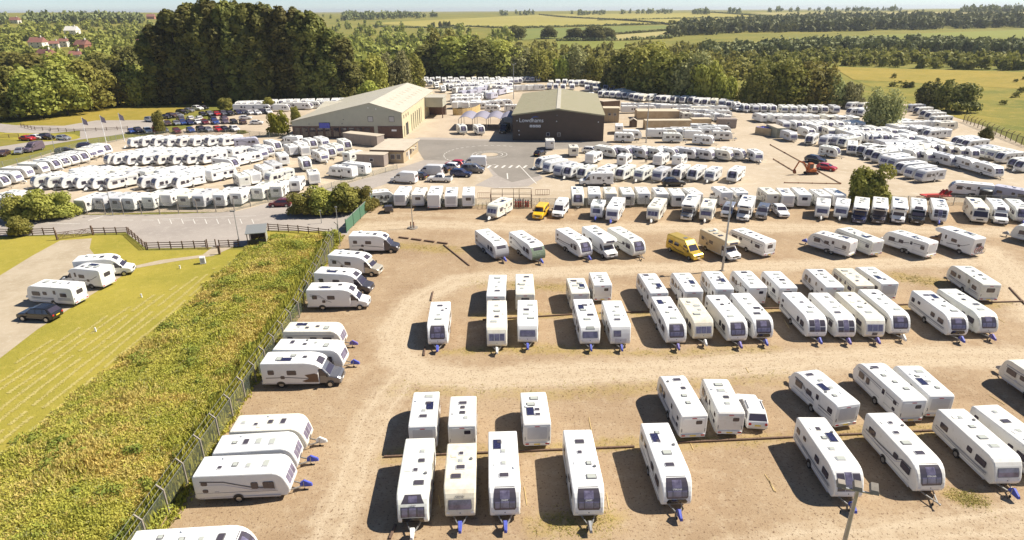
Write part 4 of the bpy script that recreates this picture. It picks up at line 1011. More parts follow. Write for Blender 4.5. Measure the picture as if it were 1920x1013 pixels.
# ------------------------------------------------------------------ the far sales and storage rows
ST = ['sun','tri','sun','single','sunblack','sun','single','pan','tri','sun','single','sun']
BD = ['white']*7+['ivory','white','white','palegrey','white']
STUFF = []
def row(pts, anchor, head, L, label, group, lod, body=None, style=None, mh=(), seed0=0, stuff=False):
    """anchor f: middle of the lower front edge, r: of the lower rear edge, c: middle of the roof"""
    n = len(pts); k = 0
    pts = [(p, R(p[2]) if len(p) > 2 else R(head[0]+(head[1]-head[0])*i/max(1, n-1) if isinstance(head, tuple) else head), i in mh) for i, p in enumerate(pts)]
    for i, (p, h, ismh) in enumerate(sorted(pts, key=lambda q: q[0][0])):
        l = (L+random.uniform(-.5, .5)); l = min((4.6, 5.4, 6.2, 7.0), key=lambda v: abs(v-l))
        z = 2.55 if anchor == 'c' else .45
        a = gp(p[0], p[1], z); a.z = 0; d = Vector((math.cos(h), math.sin(h), 0))
        c = a-d*(l/2-.2) if anchor == 'f' else (a+d*(l/2) if anchor == 'r' else a)
        lb = ('%s from the left ' % ORD[min(i, 19)] if n > 1 else '')+label
        h += random.uniform(-.03, .03)
        s = seed0+i*5+int(p[0])
        if stuff and not ismh: STUFF.append((caravan(2, l, style or ST[s % 12], body or BD[(s*7) % 12], s % 6, None), Vector((c.x, c.y, 0)), h-math.pi/2))
        elif ismh:
            inst('motorhome', motorhome(lod, 6.6, ['overcab','lowprofile','aclass'][s % 3], 'white', ['white','white','silver'][s % 3], s % 4), (c.x, c.y, 0), h-math.pi/2, 'motorhome '+lb, 'motorhome', group)
        else:
            put_caravan(c, h, l, style or ST[s % 12], body or BD[(s*7) % 12], s % 6, None if s % 3 else 'hitchwhite', lod, 'caravan '+lb, group)
c1 = lambda q: Zc(0, 240, 7.79, q); c2 = lambda q: Zc(200, 230, 7.79, q); c3 = lambda q: Zc(420, 230, 7.79, q)
# compound left of the showroom
row(Zc(0,330,6.4,[(-60,385),(20,390),(975,425),(1200,398),(1400,402),(1560,402),(1785,388)])+[(313,386),(345,388),(373.5,388),(413,386),(444,383),(484,373),(518.4,369.7)], 'r', (78, 88), 6.2, 'along the roadside wire fence, backs to road', 'caravans backed to the roadside fence', 1)
L2 = c1([(490,860),(690,870),(900,875),(1115,880),(1345,885),(1560,885)])+c2([(495,950),(690,965),(1000,955)])
row(L2, 'f', -127, 6.6, 'in the lower sales row facing lower left', 'lower sales row', 1, body='white', style='sun')
def back(pts, dist, head):
    d = Vector((math.cos(R(head)), math.sin(R(head)), 0)); out = []
    for p in pts:
        c = gp(p[0], p[1], .45)+d*dist; q = projy(c.x, c.y, 2.55); out.append((q[0], q[1]))
    return out
row(back(L2[:6]+[((L2[5][0]+L2[6][0])/2, 351)]+L2[6:], 10.4, 54), 'c', 56, 6.4, 'backed onto the lower sales row', 'caravans backed onto the lower sales row', 1)
L3 = c2([(0,605),(85,605),(290,610),(505,605),(735,605),(950,605),(1160,600),(1395,590)])
row(L3, 'f', -127, 6.4, 'in the middle sales row facing lower left', 'middle sales row', 1, body='white', style='sun')
row(back(L3, 10.2, 54), 'c', 56, 6.4, 'backed onto the middle sales row', 'caravans backed onto the middle sales row', 1)
L4 = c2([(340,352),(510,345),(685,345),(875,345),(1055,345),(1250,340),(1460,335),(1675,335)])
row(L4, 'f', -127, 6.4, 'in the upper sales row facing lower left', 'upper sales row', 1, body='white')
row(c1([(110,845),(290,785),(455,715),(680,650),(850,600),(985,560),(1120,525),(1265,490),(1380,440),(1480,405),(1590,370)]), 'f', (-4, -24), 6.0, 'in the slanting row beside the lane fence', 'slanting row beside the lane', 1)
gm = 'caravans in the corner near the flat roofed office'
row(c3([(1225,690,-62),(1480,570,-52),(1590,510,-52),(1700,460,-52),(1820,400,-58),(800,410,-45),(690,480,-38),(600,520,-38),(185,665,-20),(640,880,-127)]), 'f', 0, 6.0, 'facing right or down by the showroom corner', gm, 1)
row(c3([(890,610,118),(1030,470,125),(1200,480,118),(320,930,128),(480,885,128),(1330,890,112),(1790,570,62)]), 'r', 0, 5.6, 'showing its back by the office cabins', gm, 1)
row(c3([(1250,240,-52),(1420,215,-52),(1120,285,-52),(560,625,128),(700,570,128),(1060,800,95),(960,200,160)]), 'c', 0, 5.8, 'half hidden among others by the showroom', gm, 1, mh=(6,))
side(c3([(500,335)])[0], c3([(180,358)])[0], 'single', 'bluegrey', 2, 'grey shaded caravan side on at top of sales compound')  # shade on this side is put into the bluegrey body colour
side(c3([(565,545)])[0], c3([(230,620)])[0], 'tri', 'white', 1, 'white caravan with door open in the sales compound aisle')
side(c3([(145,715)])[0], c3([(-140,790)])[0], 'tri', 'white', 4, 'white caravan side on with two wide windows, sales aisle')
side(Zc(420,290,6.4,[(1255,250)])[0], Zc(420,290,6.4,[(1535,278)])[0], 'tri', 'white', 3, 'white caravan with amber front window above the big hedge')
side(Zc(420,290,6.4,[(1390,205)])[0], Zc(420,290,6.4,[(1700,240)])[0], 'single', 'white', 2, 'plain white caravan in front of the grey cabin')
# sales rows right of the roundabout
d8 = lambda q: Zc(980, 250, 7.235, q); c7 = lambda q: Zc(960, 230, 3.896, q)
row(d8([(205,465,-148),(315,520,-138),(470,570,-130),(600,595),(790,615),(1045,625),(1305,625),(1560,635),(1810,640)])+c7([(1190,413),(1310,418),(1435,425),(1600,428)]), 'f', -125, 6.0, 'in sales row below the dark workshop', 'sales row below the workshop', 1)
row(d8([(900,402),(1330,428)])+c7([(1060,308),(1200,312)]), 'r', 58, 5.0, 'backed onto the sales row below workshop', 'caravans backed onto the sales row', 1)
row(c7([(765,248),(870,250),(985,252),(1095,255),(1205,256),(1345,260),(1465,268),(1600,270),(1695,265)]), 'f', -42, 6.0, 'in row before the dark workshop facing lower right', 'row before the workshop', 1)
row(c7([(1800,282,-85)]), 'f', 0, 4.8, 'alone at the right end before the dig site', None, 1)
row(c7([(452,243,90),(278,190,90)]), 'r', 0, 4.8, 'short one parked on the roundabout tarmac', None, 1)
# behind and right of the workshop
d3 = lambda q: Zc(1120, 160, 6.857, q)
for i, (f_, r_) in enumerate([((480,725),(205,715)), ((1120,728),(820,720)), ((1490,765),(1210,742)), ((1720,700),(1490,692))]):
    side(d3([f_])[0], d3([r_])[0], ['single','sun','single','single'][i], 'white', i, 'white caravan side on, %s from left beside the workshop yard' % ORD[i], 'caravans side on beside the workshop', Lc=5.4)
row(d3([(450,575,-10),(900,560,-10),(1060,545,-12),(1250,580,-12),(1500,545,-10),(1450,510,-10),(280,500,80)]), 'c', 0, 5.4, 'among those heaped behind the workshop side', 'caravans behind the workshop yard', 2, stuff=True)
row(d3([(1135,440),(1280,452),(1410,468),(1540,452),(1670,472)]), 'r', 96, 5.4, 'among small square backs beside tan containers', 'square backs beside the containers', 1)
row(d3([(420,262,0),(640,258,0),(930,250,-4),(1150,296,0),(1500,318,-4),(1330,275,-4)]), 'c', 0, 6.2, 'in roofs beyond the tan containers', 'roofs beyond the containers', 2, stuff=True)
row(d3([(235,122),(300,140),(365,162),(430,182),(495,195),(555,202),(640,196),(770,212),(850,218),(960,222),(1080,225),(1190,228),(1270,250),(1370,255),(1480,258),(1590,270),(1680,290)]), 'f', (-135, -115), 6.0, 'in the curving row under the wood', 'curving row under the wood', 2, stuff=True)
d2 = lambda q: Zc(960, 140, 8, q)
row(d2([(590,165),(690,155),(790,150),(880,165),(965,165),(1050,160),(1115,172),(1170,182),(1230,192)]), 'f', (-88, -120), 6.0, 'in back row beyond the workshop roof', 'back row beyond the workshop', 2, stuff=True)
row(d2([(560,215),(655,222),(765,228),(900,225),(1130,245),(1250,260),(1390,320)]), 'f', -95, 6.0, 'just beyond the workshop ridge', 'second row beyond the workshop', 2, stuff=True)
row(d2([(1310,215),(1400,235),(1490,255)]), 'f', -110, 6.0, 'purple shaded, under the dark tree', 'purple shaded caravans', 2, stuff=True, body='bluegrey')  # bluegrey bodies stand for purple grey covers and painted-in tree shade
d4 = lambda q: Zc(1340, 170, 6.4, q)
row(d4([(285,240),(380,250),(490,255),(590,255),(700,260),(840,265),(950,268),(1070,270),(1200,266),(1320,271),(1460,268)]), 'f', -96, 6.0, 'in far line before the big willow', 'far line before the willow', 1, mh=(0,))
row(d4([(1600,215,-150),(1740,225,-150),(1600,290,-165),(1740,300,-150)]), 'f', 0, 6.0, 'left of the tree standing in the yard', 'caravans by the yard tree', 2, stuff=True)
row(d4([(590,372),(735,378),(850,378),(970,382),(1090,385),(1210,385),(1380,388),(1520,395),(1690,402)]), 'r', 97, 6.2, 'in the line of shaded backs, far yard', 'line of shaded backs', 2, stuff=True)
row(d4([(860,465),(1010,470),(1135,470),(1260,468),(1390,470),(1510,472),(1640,468),(1760,468)]), 'f', -88, 6.0, 'in the first line facing down, far yard', 'first line of far yard', 2, stuff=True)
row(d4([(940,600),(1160,560),(1265,520),(1400,550),(1545,542),(1680,545),(1815,548)]), 'f', (-84, -95), 6.0, 'in the second line facing down, far yard', 'second line of far yard', 2)
d5 = lambda q: Zc(1580, 170, 5.647, q)
row(d5([(20,475),(120,480),(240,480),(375,482),(545,500),(740,530)]), 'f', -86, 6.0, 'in the third line, far right yard', 'third line of far yard', 2, stuff=True)
row(d5([(160,548),(300,545),(420,545),(530,548),(720,570),(935,605),(1040,622)]), 'f', -86, 6.0, 'in the fourth line, far right yard', 'fourth line of far yard', 2)
row(d5([(490,640),(720,625),(930,660),(1165,690),(1275,705)]), 'f', -86, 6.0, 'in the fifth line, far right yard', 'fifth line of far yard', 2)
d6 = lambda q: Zc(1440, 230, 8, q); d7 = lambda q: Zc(1640, 250, 6.754, q)
row(d6([(610,322,-125),(810,335,-140),(960,330,-145),(1090,360,-150),(1240,465,-118),(1375,485,-140),(1490,532,-148),(1590,580,-155),(1725,640,-158)])+d7([(95,395),(200,432),(290,502),(410,552),(550,597)]), 'f', -161, 6.6, 'in the slanting sales line right of the digger', 'slanting line right of the digger', 1)
row(d6([(1050,508,-48)]), 'f', 0, 4.8, 'small one alone above the red digger', None, 1)
row(d7([(550,345),(700,358),(1000,410),(1275,467),(1565,552)]), 'f', (-72, -84), 6.2, 'in large line facing viewer, right yard', 'large line of the right yard', 1)
row(d5([(690,212),(765,247),(835,282),(890,305),(935,345),(870,500),(1170,578),(1222,595),(1275,612),(1385,682),(1455,702),(1550,722),(1645,752),(1780,822),(1850,846)]), 'f', -166, 6.4, 'in the outer line along the rough grass', 'outer line along the rough grass', 1)
row(d5([(640,440),(800,475),(960,482),(1110,492)]), 'r', 102, 6.2, 'in the four white backs, right of yard tree', 'white backs right of the yard tree', 1)
row(d5([(640,300,10),(600,330,10),(760,325,10),(1100,330,8)]), 'c', 0, 6.0, 'above the four white backs', 'roofs above the white backs', 2, stuff=True)
# behind the showroom
e7 = lambda q: Zc(420, 150, 6.4, q)
row(e7([(530,215),(760,205),(880,200),(1000,218),(1100,205),(1210,245),(1310,230),(1410,222),(1500,208),(1590,205)]), 'f', -82, 5.6, 'in the line under the poplars', 'line under the poplars', 2, stuff=True, mh=(5,6,7))
row(e7([(215,290),(350,290),(470,290),(690,290),(790,265),(880,265),(960,270),(1080,255),(1200,255),(1320,258),(1420,250)]), 'c', (0, -20), 5.8, 'in the line left behind the showroom', 'line behind the showroom', 2, stuff=True)
e1 = lambda q: Zc(780, 130, 7.79, q)
row(e1([(150+88*i, 192+3*(i % 3)) for i in range(16)]), 'f', -84, 6.0, 'in farthest line under the dark trees', 'farthest line', 2, stuff=True, mh=tuple(range(0,16,2)))
row(e1([(110,222),(215,240),(310,275),(410,330),(520,305),(625,308),(705,280),(780,280),(870,268),(950,262),(1040,290)]), 'f', -76, 6.2, 'motorhome or caravan in second farthest line', 'second farthest line', 2, stuff=True, mh=tuple(range(11)))
row(e1([(640,398),(760,385),(870,352),(980,312),(1180,372),(1290,335),(1060,432)]), 'r', 62, 6.2, 'purple shaded behind the showroom end', 'purple shaded line', 2, stuff=True, body='bluegrey')  # purple shade on these backs is painted in as bluegrey bodies
row(e1([(565,568),(640,562),(722,568),(840,548),(930,440),(1050,415)]), 'r', 86, 5.6, 'behind the wooden hoarding', 'backs behind the hoarding', 2, stuff=True)
side(e1([(1240,617)])[0], e1([(985,612)])[0], 'single', 'white', 4, 'white caravan side on right of the wooden hoarding', Lc=5.4)
side(e1([(1500,612)])[0], e1([(1300,610)])[0], 'tri', 'white', 2, 'white caravan side on left of the workshop roof', Lc=5.4)
row(e1([(700,935,-70),(955,945,-72)]), 'f', 0, 5.2, 'under the barrel roofed canopy', 'caravans under the canopy', 1, style='sun')
def fill(f, x0, x1, y0, y1, st, anchor, head, skip=()):
    n = int((x1-x0)/st)+1
    pts = f([(x0+i*st+random.uniform(-.1,.1)*st, y0+(y1-y0)*i/max(1,n-1)+random.uniform(-2,2)) for i in range(n) if i not in skip])
    row(pts, anchor, head, 6.0, '', None, 2, stuff=True)
fill(e1, 470, 1350, 232, 236, 78, 'f', -80); fill(e1, 1060, 1400, 262, 270, 80, 'f', -80); fill(e1, 560, 900, 345, 330, 100, 'r', 60); fill(e1, 1000, 1350, 400, 350, 95, 'r', 60); fill(e1, 900, 1300, 480, 440, 95, 'c', 10)
fill(d2, -10, 460, 110, 100, 80, 'f', -80); fill(d2, 60, 460, 160, 150, 85, 'c', 20); fill(d2, 520, 1200, 262, 275, 85, 'c', -90)
fill(d3, 420, 800, 228, 235, 92, 'c', -6); fill(d3, 860, 1680, 240, 262, 92, 'c', -6); fill(d3, 1080, 1660, 296, 318, 105, 'c', -6); fill(d3, 780, 1440, 560, 540, 110, 'c', -8); fill(d3, 1340, 1640, 500, 520, 80, 'c', -8)
fill(d5, 20, 560, 420, 455, 95, 'c', -86); fill(d5, 560, 1050, 535, 560, 92, 'c', -84); fill(d5, 300, 900, 590, 600, 96, 'c', -86); fill(d5, 560, 900, 360, 370, 90, 'c', 100); fill(d5, 620, 1180, 315, 320, 96, 'c', 10); fill(d5, 1090, 1330, 545, 600, 80, 'c', -86)
fill(e1, 440, 1000, 285, 280, 75, 'f', -78); fill(e1, 540, 900, 455, 440, 85, 'r', 70); fill(e1, 540, 900, 505, 490, 85, 'r', 80); fill(e1, 1250, 1540, 215, 205, 70, 'f', -80); fill(e1, 900, 1250, 300, 312, 80, 'r', 62); fill(d2, 1330, 1700, 330, 350, 90, 'f', -120)
fill(e7, 180, 480, 262, 258, 80, 'c', -80); fill(e7, 600, 1480, 240, 225, 90, 'c', -80)
def build_stuff():
    ms = []; V = []; F = []; MI = []
    for proto, loc, rz in STUFF:
        c, s = math.cos(rz), math.sin(rz)
        for pn, me, subs in proto:
            for m in [me]+[x[1] for x in subs]:
                k = m.materials[0]
                if k not in ms: ms.append(k)
                b = len(V); V += [(v.co.x*c-v.co.y*s+loc.x, v.co.x*s+v.co.y*c+loc.y, v.co.z) for v in m.vertices]
                for p in m.polygons: F.append(tuple(b+i for i in p.vertices)); MI.append(ms.index(k))
    m = bpy.data.meshes.new('distant_caravans'); m.from_pydata(V, [], F)
    for k in ms: m.materials.append(k)
    m.polygons.foreach_set('material_index', MI); m.update(); o = link('distant_caravans', m); o['kind'] = 'stuff'; o['label'] = 'mass of small white caravans in the farthest rows'
build_stuff(); print('CARAVANS', NCAR[0], 'STUFF', len(STUFF))
# ------------------------------------------------------------------ cars
cc = lambda q: Zc(240, 180, 6, q)
KC = {'k':('black','black'),'w':('carwhite','white'),'r':('red','red'),'g':('cargrey','grey'),'m':('maroon','dark red'),'b':('blue','blue'),'s':('carsilver','silver'),'n':('navy','dark blue'),'v':('mauve','mauve'),'o':('brown','brown')}
def cars(pts, head, where, grp, kinds='hesuh'):
    for i, (x, y, k) in enumerate(pts):
        kd = {'h':'hatch','e':'estate','s':'saloon','u':'suv'}[kinds[(i*3+int(x)) % len(kinds)]]
        put_car(x, y, head+random.uniform(-4, 4), kd, KC[k][0], '%s car, %s from left %s' % (KC[k][1], ORD[i], where), 1, grp)
cars(cc([(45,405,'b'),(120,405,'k'),(225,405,'w'),(315,400,'r'),(410,395,'g'),(550,405,'m'),(705,395,'b'),(825,390,'k'),(905,390,'s'),(1015,385,'r'),(1090,385,'k'),(1200,385,'w')]), -48, 'in front row of the car park', 'front row of the car park')
cars(cc([(450,320,'o'),(545,315,'s'),(620,310,'b'),(695,310,'n'),(785,305,'w'),(865,305,'m'),(980,305,'b'),(1090,300,'v'),(1190,300,'k'),(1295,305,'o')]), -52, 'in second row of the car park', 'second row of the car park', 'euhse')
cars(cc([(590,268,'g'),(700,262,'w'),(800,262,'w'),(950,258,'k'),(1080,260,'v')]), 128, 'in third row of the car park', 'third row of the car park')
cars(cc([(840,215,'k'),(920,208,'s'),(1000,210,'r'),(1075,208,'g'),(1150,208,'k'),(1240,195,'n'),(1300,190,'g'),(1375,198,'w'),(1455,198,'w'),(1510,190,'k'),(1580,190,'w')]), -50, 'in fourth row of the car park', 'fourth row of the car park')
cars(cc([(260,280,'s'),(430,245,'k'),(495,235,'o'),(560,225,'s'),(610,195,'k'),(690,172,'s'),(785,150,'w'),(845,140,'k')]), -25, 'along the dry grass edge of car park', 'cars along the grass edge')
cars(cc([(1325,255,'w'),(1450,310,'w')]), 5, 'standing free in the car park aisle', None)
cars(c1([(400,165,'r'),(545,150,'w'),(690,150,'k'),(930,160,'s')]), -15, 'on the grass island by the lane', 'cars on the grass island', 'huus')
cars(c1([(60,385,'o'),(290,355,'s')]), -70, 'at the far left lane edge', None)
cars(c1([(1270,285,'n'),(960,350,'k')]), 20, 'behind the slanting lane row', None)
h8 = lambda q: Zc(640, 220, 5.628, q)
q = h8([(665,665),(935,590),(1400,500),(1390,560),(1040,660)])
for (x, y), L, H, col, hd_, lb, cam_ in [(q[0],5.6,2.4,'carwhite',165,'white panel van nearest the caravans, central island',False), (q[1],5.6,2.4,'palegrey',172,'pale panel van behind the white pickup',False), (q[2],5.8,2.5,'carwhite',178,'large white panel van beside the roundabout',False), (q[3],5.0,1.95,'cargrey',-8,'grey people carrier below the large white van',True)]:
    c = gp(x, y, .5); inst('parked_van', van(1, L, H, col, 1, cam_), (c.x, c.y, 0), R(hd_)-math.pi/2, lb, 'van')
c = gp(*q[4], .4); inst('parked_pickup', pickup('carwhite'), (c.x, c.y, 0), R(172)-math.pi/2, 'white pickup truck with open bed behind the wire fence', 'pickup')
cars(h8([(810,635,'k'),(1050,565,'k'),(1140,540,'w'),(1200,510,'r')]), 160, 'on the central parking island', 'cars on the central island', 'uhuh')
cars(h8([(1265,610,'n')]), -12, 'dark sport utility on island front', None, 'u')
cars(Zc(420,290,6.4,[(680,600,'m')]), 183, 'parked beside the big hedge', None, 'h')
cars(d8([(930,255,'w')]), -20, 'parked before the workshop', None, 'u')
cars(d8([(235,285,'k')]), 60, 'half hidden left of sales row', None, 'h')
cars(d6([(710,580,'k'),(880,690,'r')]), -50, 'beside the digger', None, 'uh')
cars(c7([(1790,300,'k')]) if False else [], 0, '', None)
put_van((e1([(1255,930)])[0]), (e1([(1290,800)])[0]), 'F', 5.6, 2.5, 'black', 5, 'black van in the shadow left of the workshop', lod=1)
# ------------------------------------------------------------------ buildings
def ribmat(name, col, col2, scale, ang=0, rough=.5, axis='X'):
    m = mat(name, col, rough, noise=(.5, col2, .4, .7)); nt = m.node_tree
    tc = nt.nodes.new('ShaderNodeTexCoord'); wv = nt.nodes.new('ShaderNodeTexWave'); wv.bands_direction = axis; wv.inputs['Scale'].default_value = scale
    nt.links.new(tc.outputs['Object'], wv.inputs[0]); bp = nt.nodes.new('ShaderNodeBump'); bp.inputs['Strength'].default_value = .6; bp.inputs['Distance'].default_value = .06
    nt.links.new(wv.outputs['Fac'], bp.inputs['Height']); nt.links.new(bp.outputs[0], nt.nodes['Principled BSDF'].inputs['Normal']); return m
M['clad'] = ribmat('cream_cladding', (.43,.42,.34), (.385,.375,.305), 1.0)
M['cladside'] = ribmat('cream_cladding_side', (.62,.54,.36), (.57,.49,.32), 1.0, axis='Y')  # lighter, warmer copy of the cladding: sunlight painted into the side walls
M['roofcream'] = ribmat('cream_roof_sheet', (.52,.485,.40), (.46,.425,.345), .9, axis='Y')
M['brownclad'] = ribmat('brown_cladding', (.075,.048,.036), (.06,.04,.03), 1.3)
M['brownside'] = ribmat('brown_cladding_side', (.075,.048,.036), (.06,.04,.03), 1.3, axis='Y')
M['roofolive'] = ribmat('olive_roof_sheet', (.30,.275,.165), (.34,.30,.20), .9, axis='Y')
M['canvas'] = mat('canopy_skin', (.26,.245,.31), .7, noise=(.4, (.22,.21,.27), .4, .7))
mk('brick', (.16,.10,.08), .85, noise=(4., (.12,.07,.06), .4, .6))
mk('felt', (.52,.45,.36), .9, noise=(.5, (.44,.38,.30), .4, .7))
mk('tanwall', (.42,.33,.21), .8, noise=(.8, (.37,.29,.18), .4, .7))
mk('cabin', (.30,.25,.22), .7, noise=(.7, (.25,.21,.19), .4, .7)); mk('cabinpale', (.55,.47,.35), .7)
mk('rollerdoor', (.50,.45,.30), .5); mk('frame', (.55,.55,.54), .5)
mk('timber', (.17,.105,.07), .9, noise=(6., (.11,.07,.05), .4, .6)); mk('hoard', (.56,.42,.20), .8, noise=(2., (.48,.34,.15), .4, .6))
mk('concrete', (.30,.265,.225), .9, noise=(3., (.22,.19,.16), .4, .7)); mk('galv', (.36,.37,.36), .5, .5)
mk('tancont', (.55,.43,.27), .7, noise=(.6, (.46,.34,.2), .4, .65)); mk('greencont', (.36,.36,.28), .7, noise=(.8, (.30,.29,.22), .4, .65))
mk('digger', (.50,.13,.025), .5, noise=(3., (.36,.09,.02), .4, .7)); mk('plantred', (.50,.035,.02), .45); mk('rust', (.24,.085,.04), .8, noise=(5., (.16,.06,.03), .4, .6))
mk('flag', (.24,.20,.26), .8); mk('bluesheet', (.09,.10,.45), .6, bump=(3., .8, .1)); mk('sign', (.82,.82,.84), .5)
mk('brickred', (.36,.15,.10), .9); mk('rooftile', (.30,.13,.10), .85, noise=(1., (.24,.11,.09), .4, .6)); mk('render', (.72,.68,.62), .8)
mk('greenmesh', (.07,.16,.10), .7); mk('brownpipe', (.26,.13,.06), .8)
def bpart(par, name, mb, m, label=None):
    o = link(name, mb.mesh(name, M[m] if isinstance(m, str) else m), par)
    if label: o['label'] = label
    return o
def gable(par, w, l, ze0, ze1, zr, xr, wallf, walls, roofm, over=.25, th=.16):
    """front at y=0, width 0..w along x, length l along +y; ridge at xr"""
    pf = [(0,0),(w,0),(w,ze1),(xr,zr),(0,ze0)]
    for y, nm in ((0, -1), (l, 1)):
        pts = [(x, y, z) for x, z in pf]
        bpart(par, 'gable_wall', MB().poly(pts if nm < 0 else pts[::-1], (0, nm, 0), .05), wallf)
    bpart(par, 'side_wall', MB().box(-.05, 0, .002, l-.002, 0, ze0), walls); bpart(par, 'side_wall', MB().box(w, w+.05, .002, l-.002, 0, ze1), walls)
    for (xa, za, xb, zb) in ((-over, ze0-over*(zr-ze0)/xr, xr, zr), (xr, zr, w+over, ze1-over*(zr-ze1)/(w-xr))):
        mb = MB(); mb.add([(xa,-over,za+.06),(xb,-over,zb+.06),(xb,l+over,zb+.06),(xa,l+over,za+.06),(xa,-over,za+.06+th),(xb,-over,zb+.06+th),(xb,l+over,zb+.06+th),(xa,l+over,za+.06+th)],
                          [(0,3,2,1),(4,5,6,7),(0,1,5,4),(1,2,6,5),(2,3,7,6),(3,0,4,7)])
        bpart(par, 'roof', mb, roofm)
def win(par, c, u, w, h, fm='frame', nm='window', gl='glass', t=.06, v=(0,0,1)):
    o = bpart(par, nm, MB().plate(c, u, v, w, h, t, .02), fm); n = Vector(u).normalized().cross(Vector(v).normalized()); c2_ = Vector(c)+n*t
    link('pane', MB().plate(c2_, u, v, w-.16, h-.16, .015, .01).mesh('pane', M[gl]), o); return o
# showroom
sh = thing('showroom_building', (-62.2, 181.9, 0), R(-3), 'long cream clad showroom with pale ridged roof and roller doors', 'building')
Wd, Ln = 31.6, 52.0; XR = 22.8
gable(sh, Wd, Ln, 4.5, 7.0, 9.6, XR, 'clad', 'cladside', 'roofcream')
bpart(sh, 'plinth', MB().box(0, 23.5, -.12, -.05, 0, 3.3), 'brick'); bpart(sh, 'plinth', MB().box(24.6, Wd, -.14, -.05, 0, 3.4), 'brick', 'dark brick corner of the facade')
for i in range(10): win(sh, (1.3+i*2.25, -.12, 1.6), (1,0,0), 1.7, 2.6, 'darkplastic', 'shop_window')
win(sh, (9.4, -.13, 3.5), (1,0,0), 3.2, 1.6, 'darkplastic', 'entrance', 'bluesheet')
for x, z in ((22.7, 5.3), (28.7, 5.3)): win(sh, (x, -.06, z), (1,0,0), 1.5, 1.5, 'darkplastic', 'window', 'blind')
bpart(sh, 'wall_sign', MB().plate((29.2, -.15, 2.2), (1,0,0), (0,0,1), 1.4, .5, .04, .03), 'sign')
for x, z in ((5, 3.9), (15, 5.2), (14.5, 4.0), (22.3, 8.4), (24.5, 8.1)): bpart(sh, 'floodlight', MB().box(x-.12, x+.12, -.3, -.05, z-.1, z+.12), 'sign' if z > 8 else 'trim')
for i in range(10):
    y = 3.5+i*1.0; 
for k, (xx) in enumerate((3.0, 5.8)):
    for i in range(9):
        y = 10+i*4.4; x = XR+xx; z = 9.6-(xx)*(2.6/(Wd-XR))+.23
        bpart(sh, 'roof_light', MB().plate((x, y, z), (1,0,-2.6/(Wd-XR)), (0,1,0), 1.3, .95, .05, .03), 'felt')
for i, (y, w_, h_) in enumerate(((3.2,2.2,3.0),(6.0,2.4,3.4),(14.0,2.6,4.6),(17.2,2.6,4.6),(20.4,2.6,4.6),(23.6,2.6,4.6),(27,2.6,4.6))):
    d = bpart(sh, 'roller_door', MB().plate((Wd+.05, y, h_/2), (0,1,0), (0,0,1), w_, h_, .05, .02), 'rollerdoor' if i != 1 else 'darkplastic')
    for s in (-1, 1): link('door_frame', MB().box(Wd+.05, Wd+.16, y+s*(w_/2+.12)-.12, y+s*(w_/2+.12)+.12, 0, h_+.15).mesh('door_frame', M['darkplastic']), d)
for y in (2.5, 5.5, 8.5): win(sh, (Wd+.05, y, 5.6), (0,1,0), .7, .9, 'darkplastic', 'window', 'glass')
bpart(sh, 'porch', MB().box(Wd+.06, Wd+6, 36, 44, 3.6, 6.6), 'clad'); bpart(sh, 'porch_roof', MB().box(Wd+.06, Wd+6.3, 35.7, 44.3, 6.62, 6.8), 'roofcream')
for x, y in ((Wd+5.8, 36.2), (Wd+5.8, 43.8)): bpart(sh, 'porch_post', MB().box(x-.15, x+.15, y-.15, y+.15, 0, 3.6), 'brick')
bpart(sh, 'porch_back', MB().box(Wd+.08, Wd+5.6, 43.4, 43.7, 0, 3.6), 'brick')
# annexe behind it with a ribbed roof
an = thing('annexe_building', (-62.5, 205, 0), R(-3), 'low annexe with boldly striped cream roof behind the showroom', 'building')
bpart(an, 'wall', MB().box(0, 14, 0, 11, 0, 3.8), 'clad')
for i in range(15):
    x = i*.95; bpart(an, 'roof_sheet', MB().add([(x,-.3,4.0),(x+.78,-.3,4.0),(x+.78,11.2,5.6),(x,11.2,5.6),(x,-.3,4.16),(x+.78,-.3,4.16),(x+.78,11.2,5.76),(x,11.2,5.76)], [(0,3,2,1),(4,5,6,7),(0,1,5,4),(1,2,6,5),(2,3,7,6),(3,0,4,7)]), 'roofcream')
bpart(an, 'roof_deck', MB().add([(-.2,-.2,3.82),(14.2,-.2,3.82),(14.2,11.1,5.42),(-.2,11.1,5.42)], [(0,1,2,3)]), 'roofolive')
# workshop with the sign
ws = thing('workshop_building', (0.45, 175.9, 0), R(-4.6), 'dark brown workshop with olive gable roof and white lettering', 'building')
gable(ws, 24.8, 47, 6.9, 6.9, 8.5, 12.4, 'brownclad', 'brownside', 'roofolive')
bpart(ws, 'ridge_cap', MB().box(11.85, 12.95, -.28, 47.28, 8.60, 8.80), 'roofcream')
for s in (0, 1): bpart(ws, 'verge_trim', MB().beam((-.3 if s == 0 else 25.1, -.30, 6.92), (12.4, -.30, 8.55), .10, .34), 'roofolive')
lt = text_mesh('Lowdhams', 1.55, M['sign'], .05).copy(); lt.transform(Matrix.Translation((5.1, -.12, 5.5)) @ Matrix.Rotation(math.pi/2, 4, 'X')); link('sign_lettering', lt, ws)
arc = MB()
for i in range(12):
    a0, a1 = R(150-i*8), R(150-(i+1)*8); w0, w1 = .10*math.sin(math.pi*i/12)+.02, .10*math.sin(math.pi*(i+1)/12)+.02
    P0, P1 = [Vector((6.3+1.5*math.cos(a), -.11, 5.2+1.35*math.sin(a))) for a in (a0, a1)]
    arc.add([P0+Vector((0,0,-w0)), P1+Vector((0,0,-w1)), P1+Vector((0,0,w1)), P0+Vector((0,0,w0))], [(3,2,1,0)])
bpart(ws, 'sign_arc', arc, 'blue')
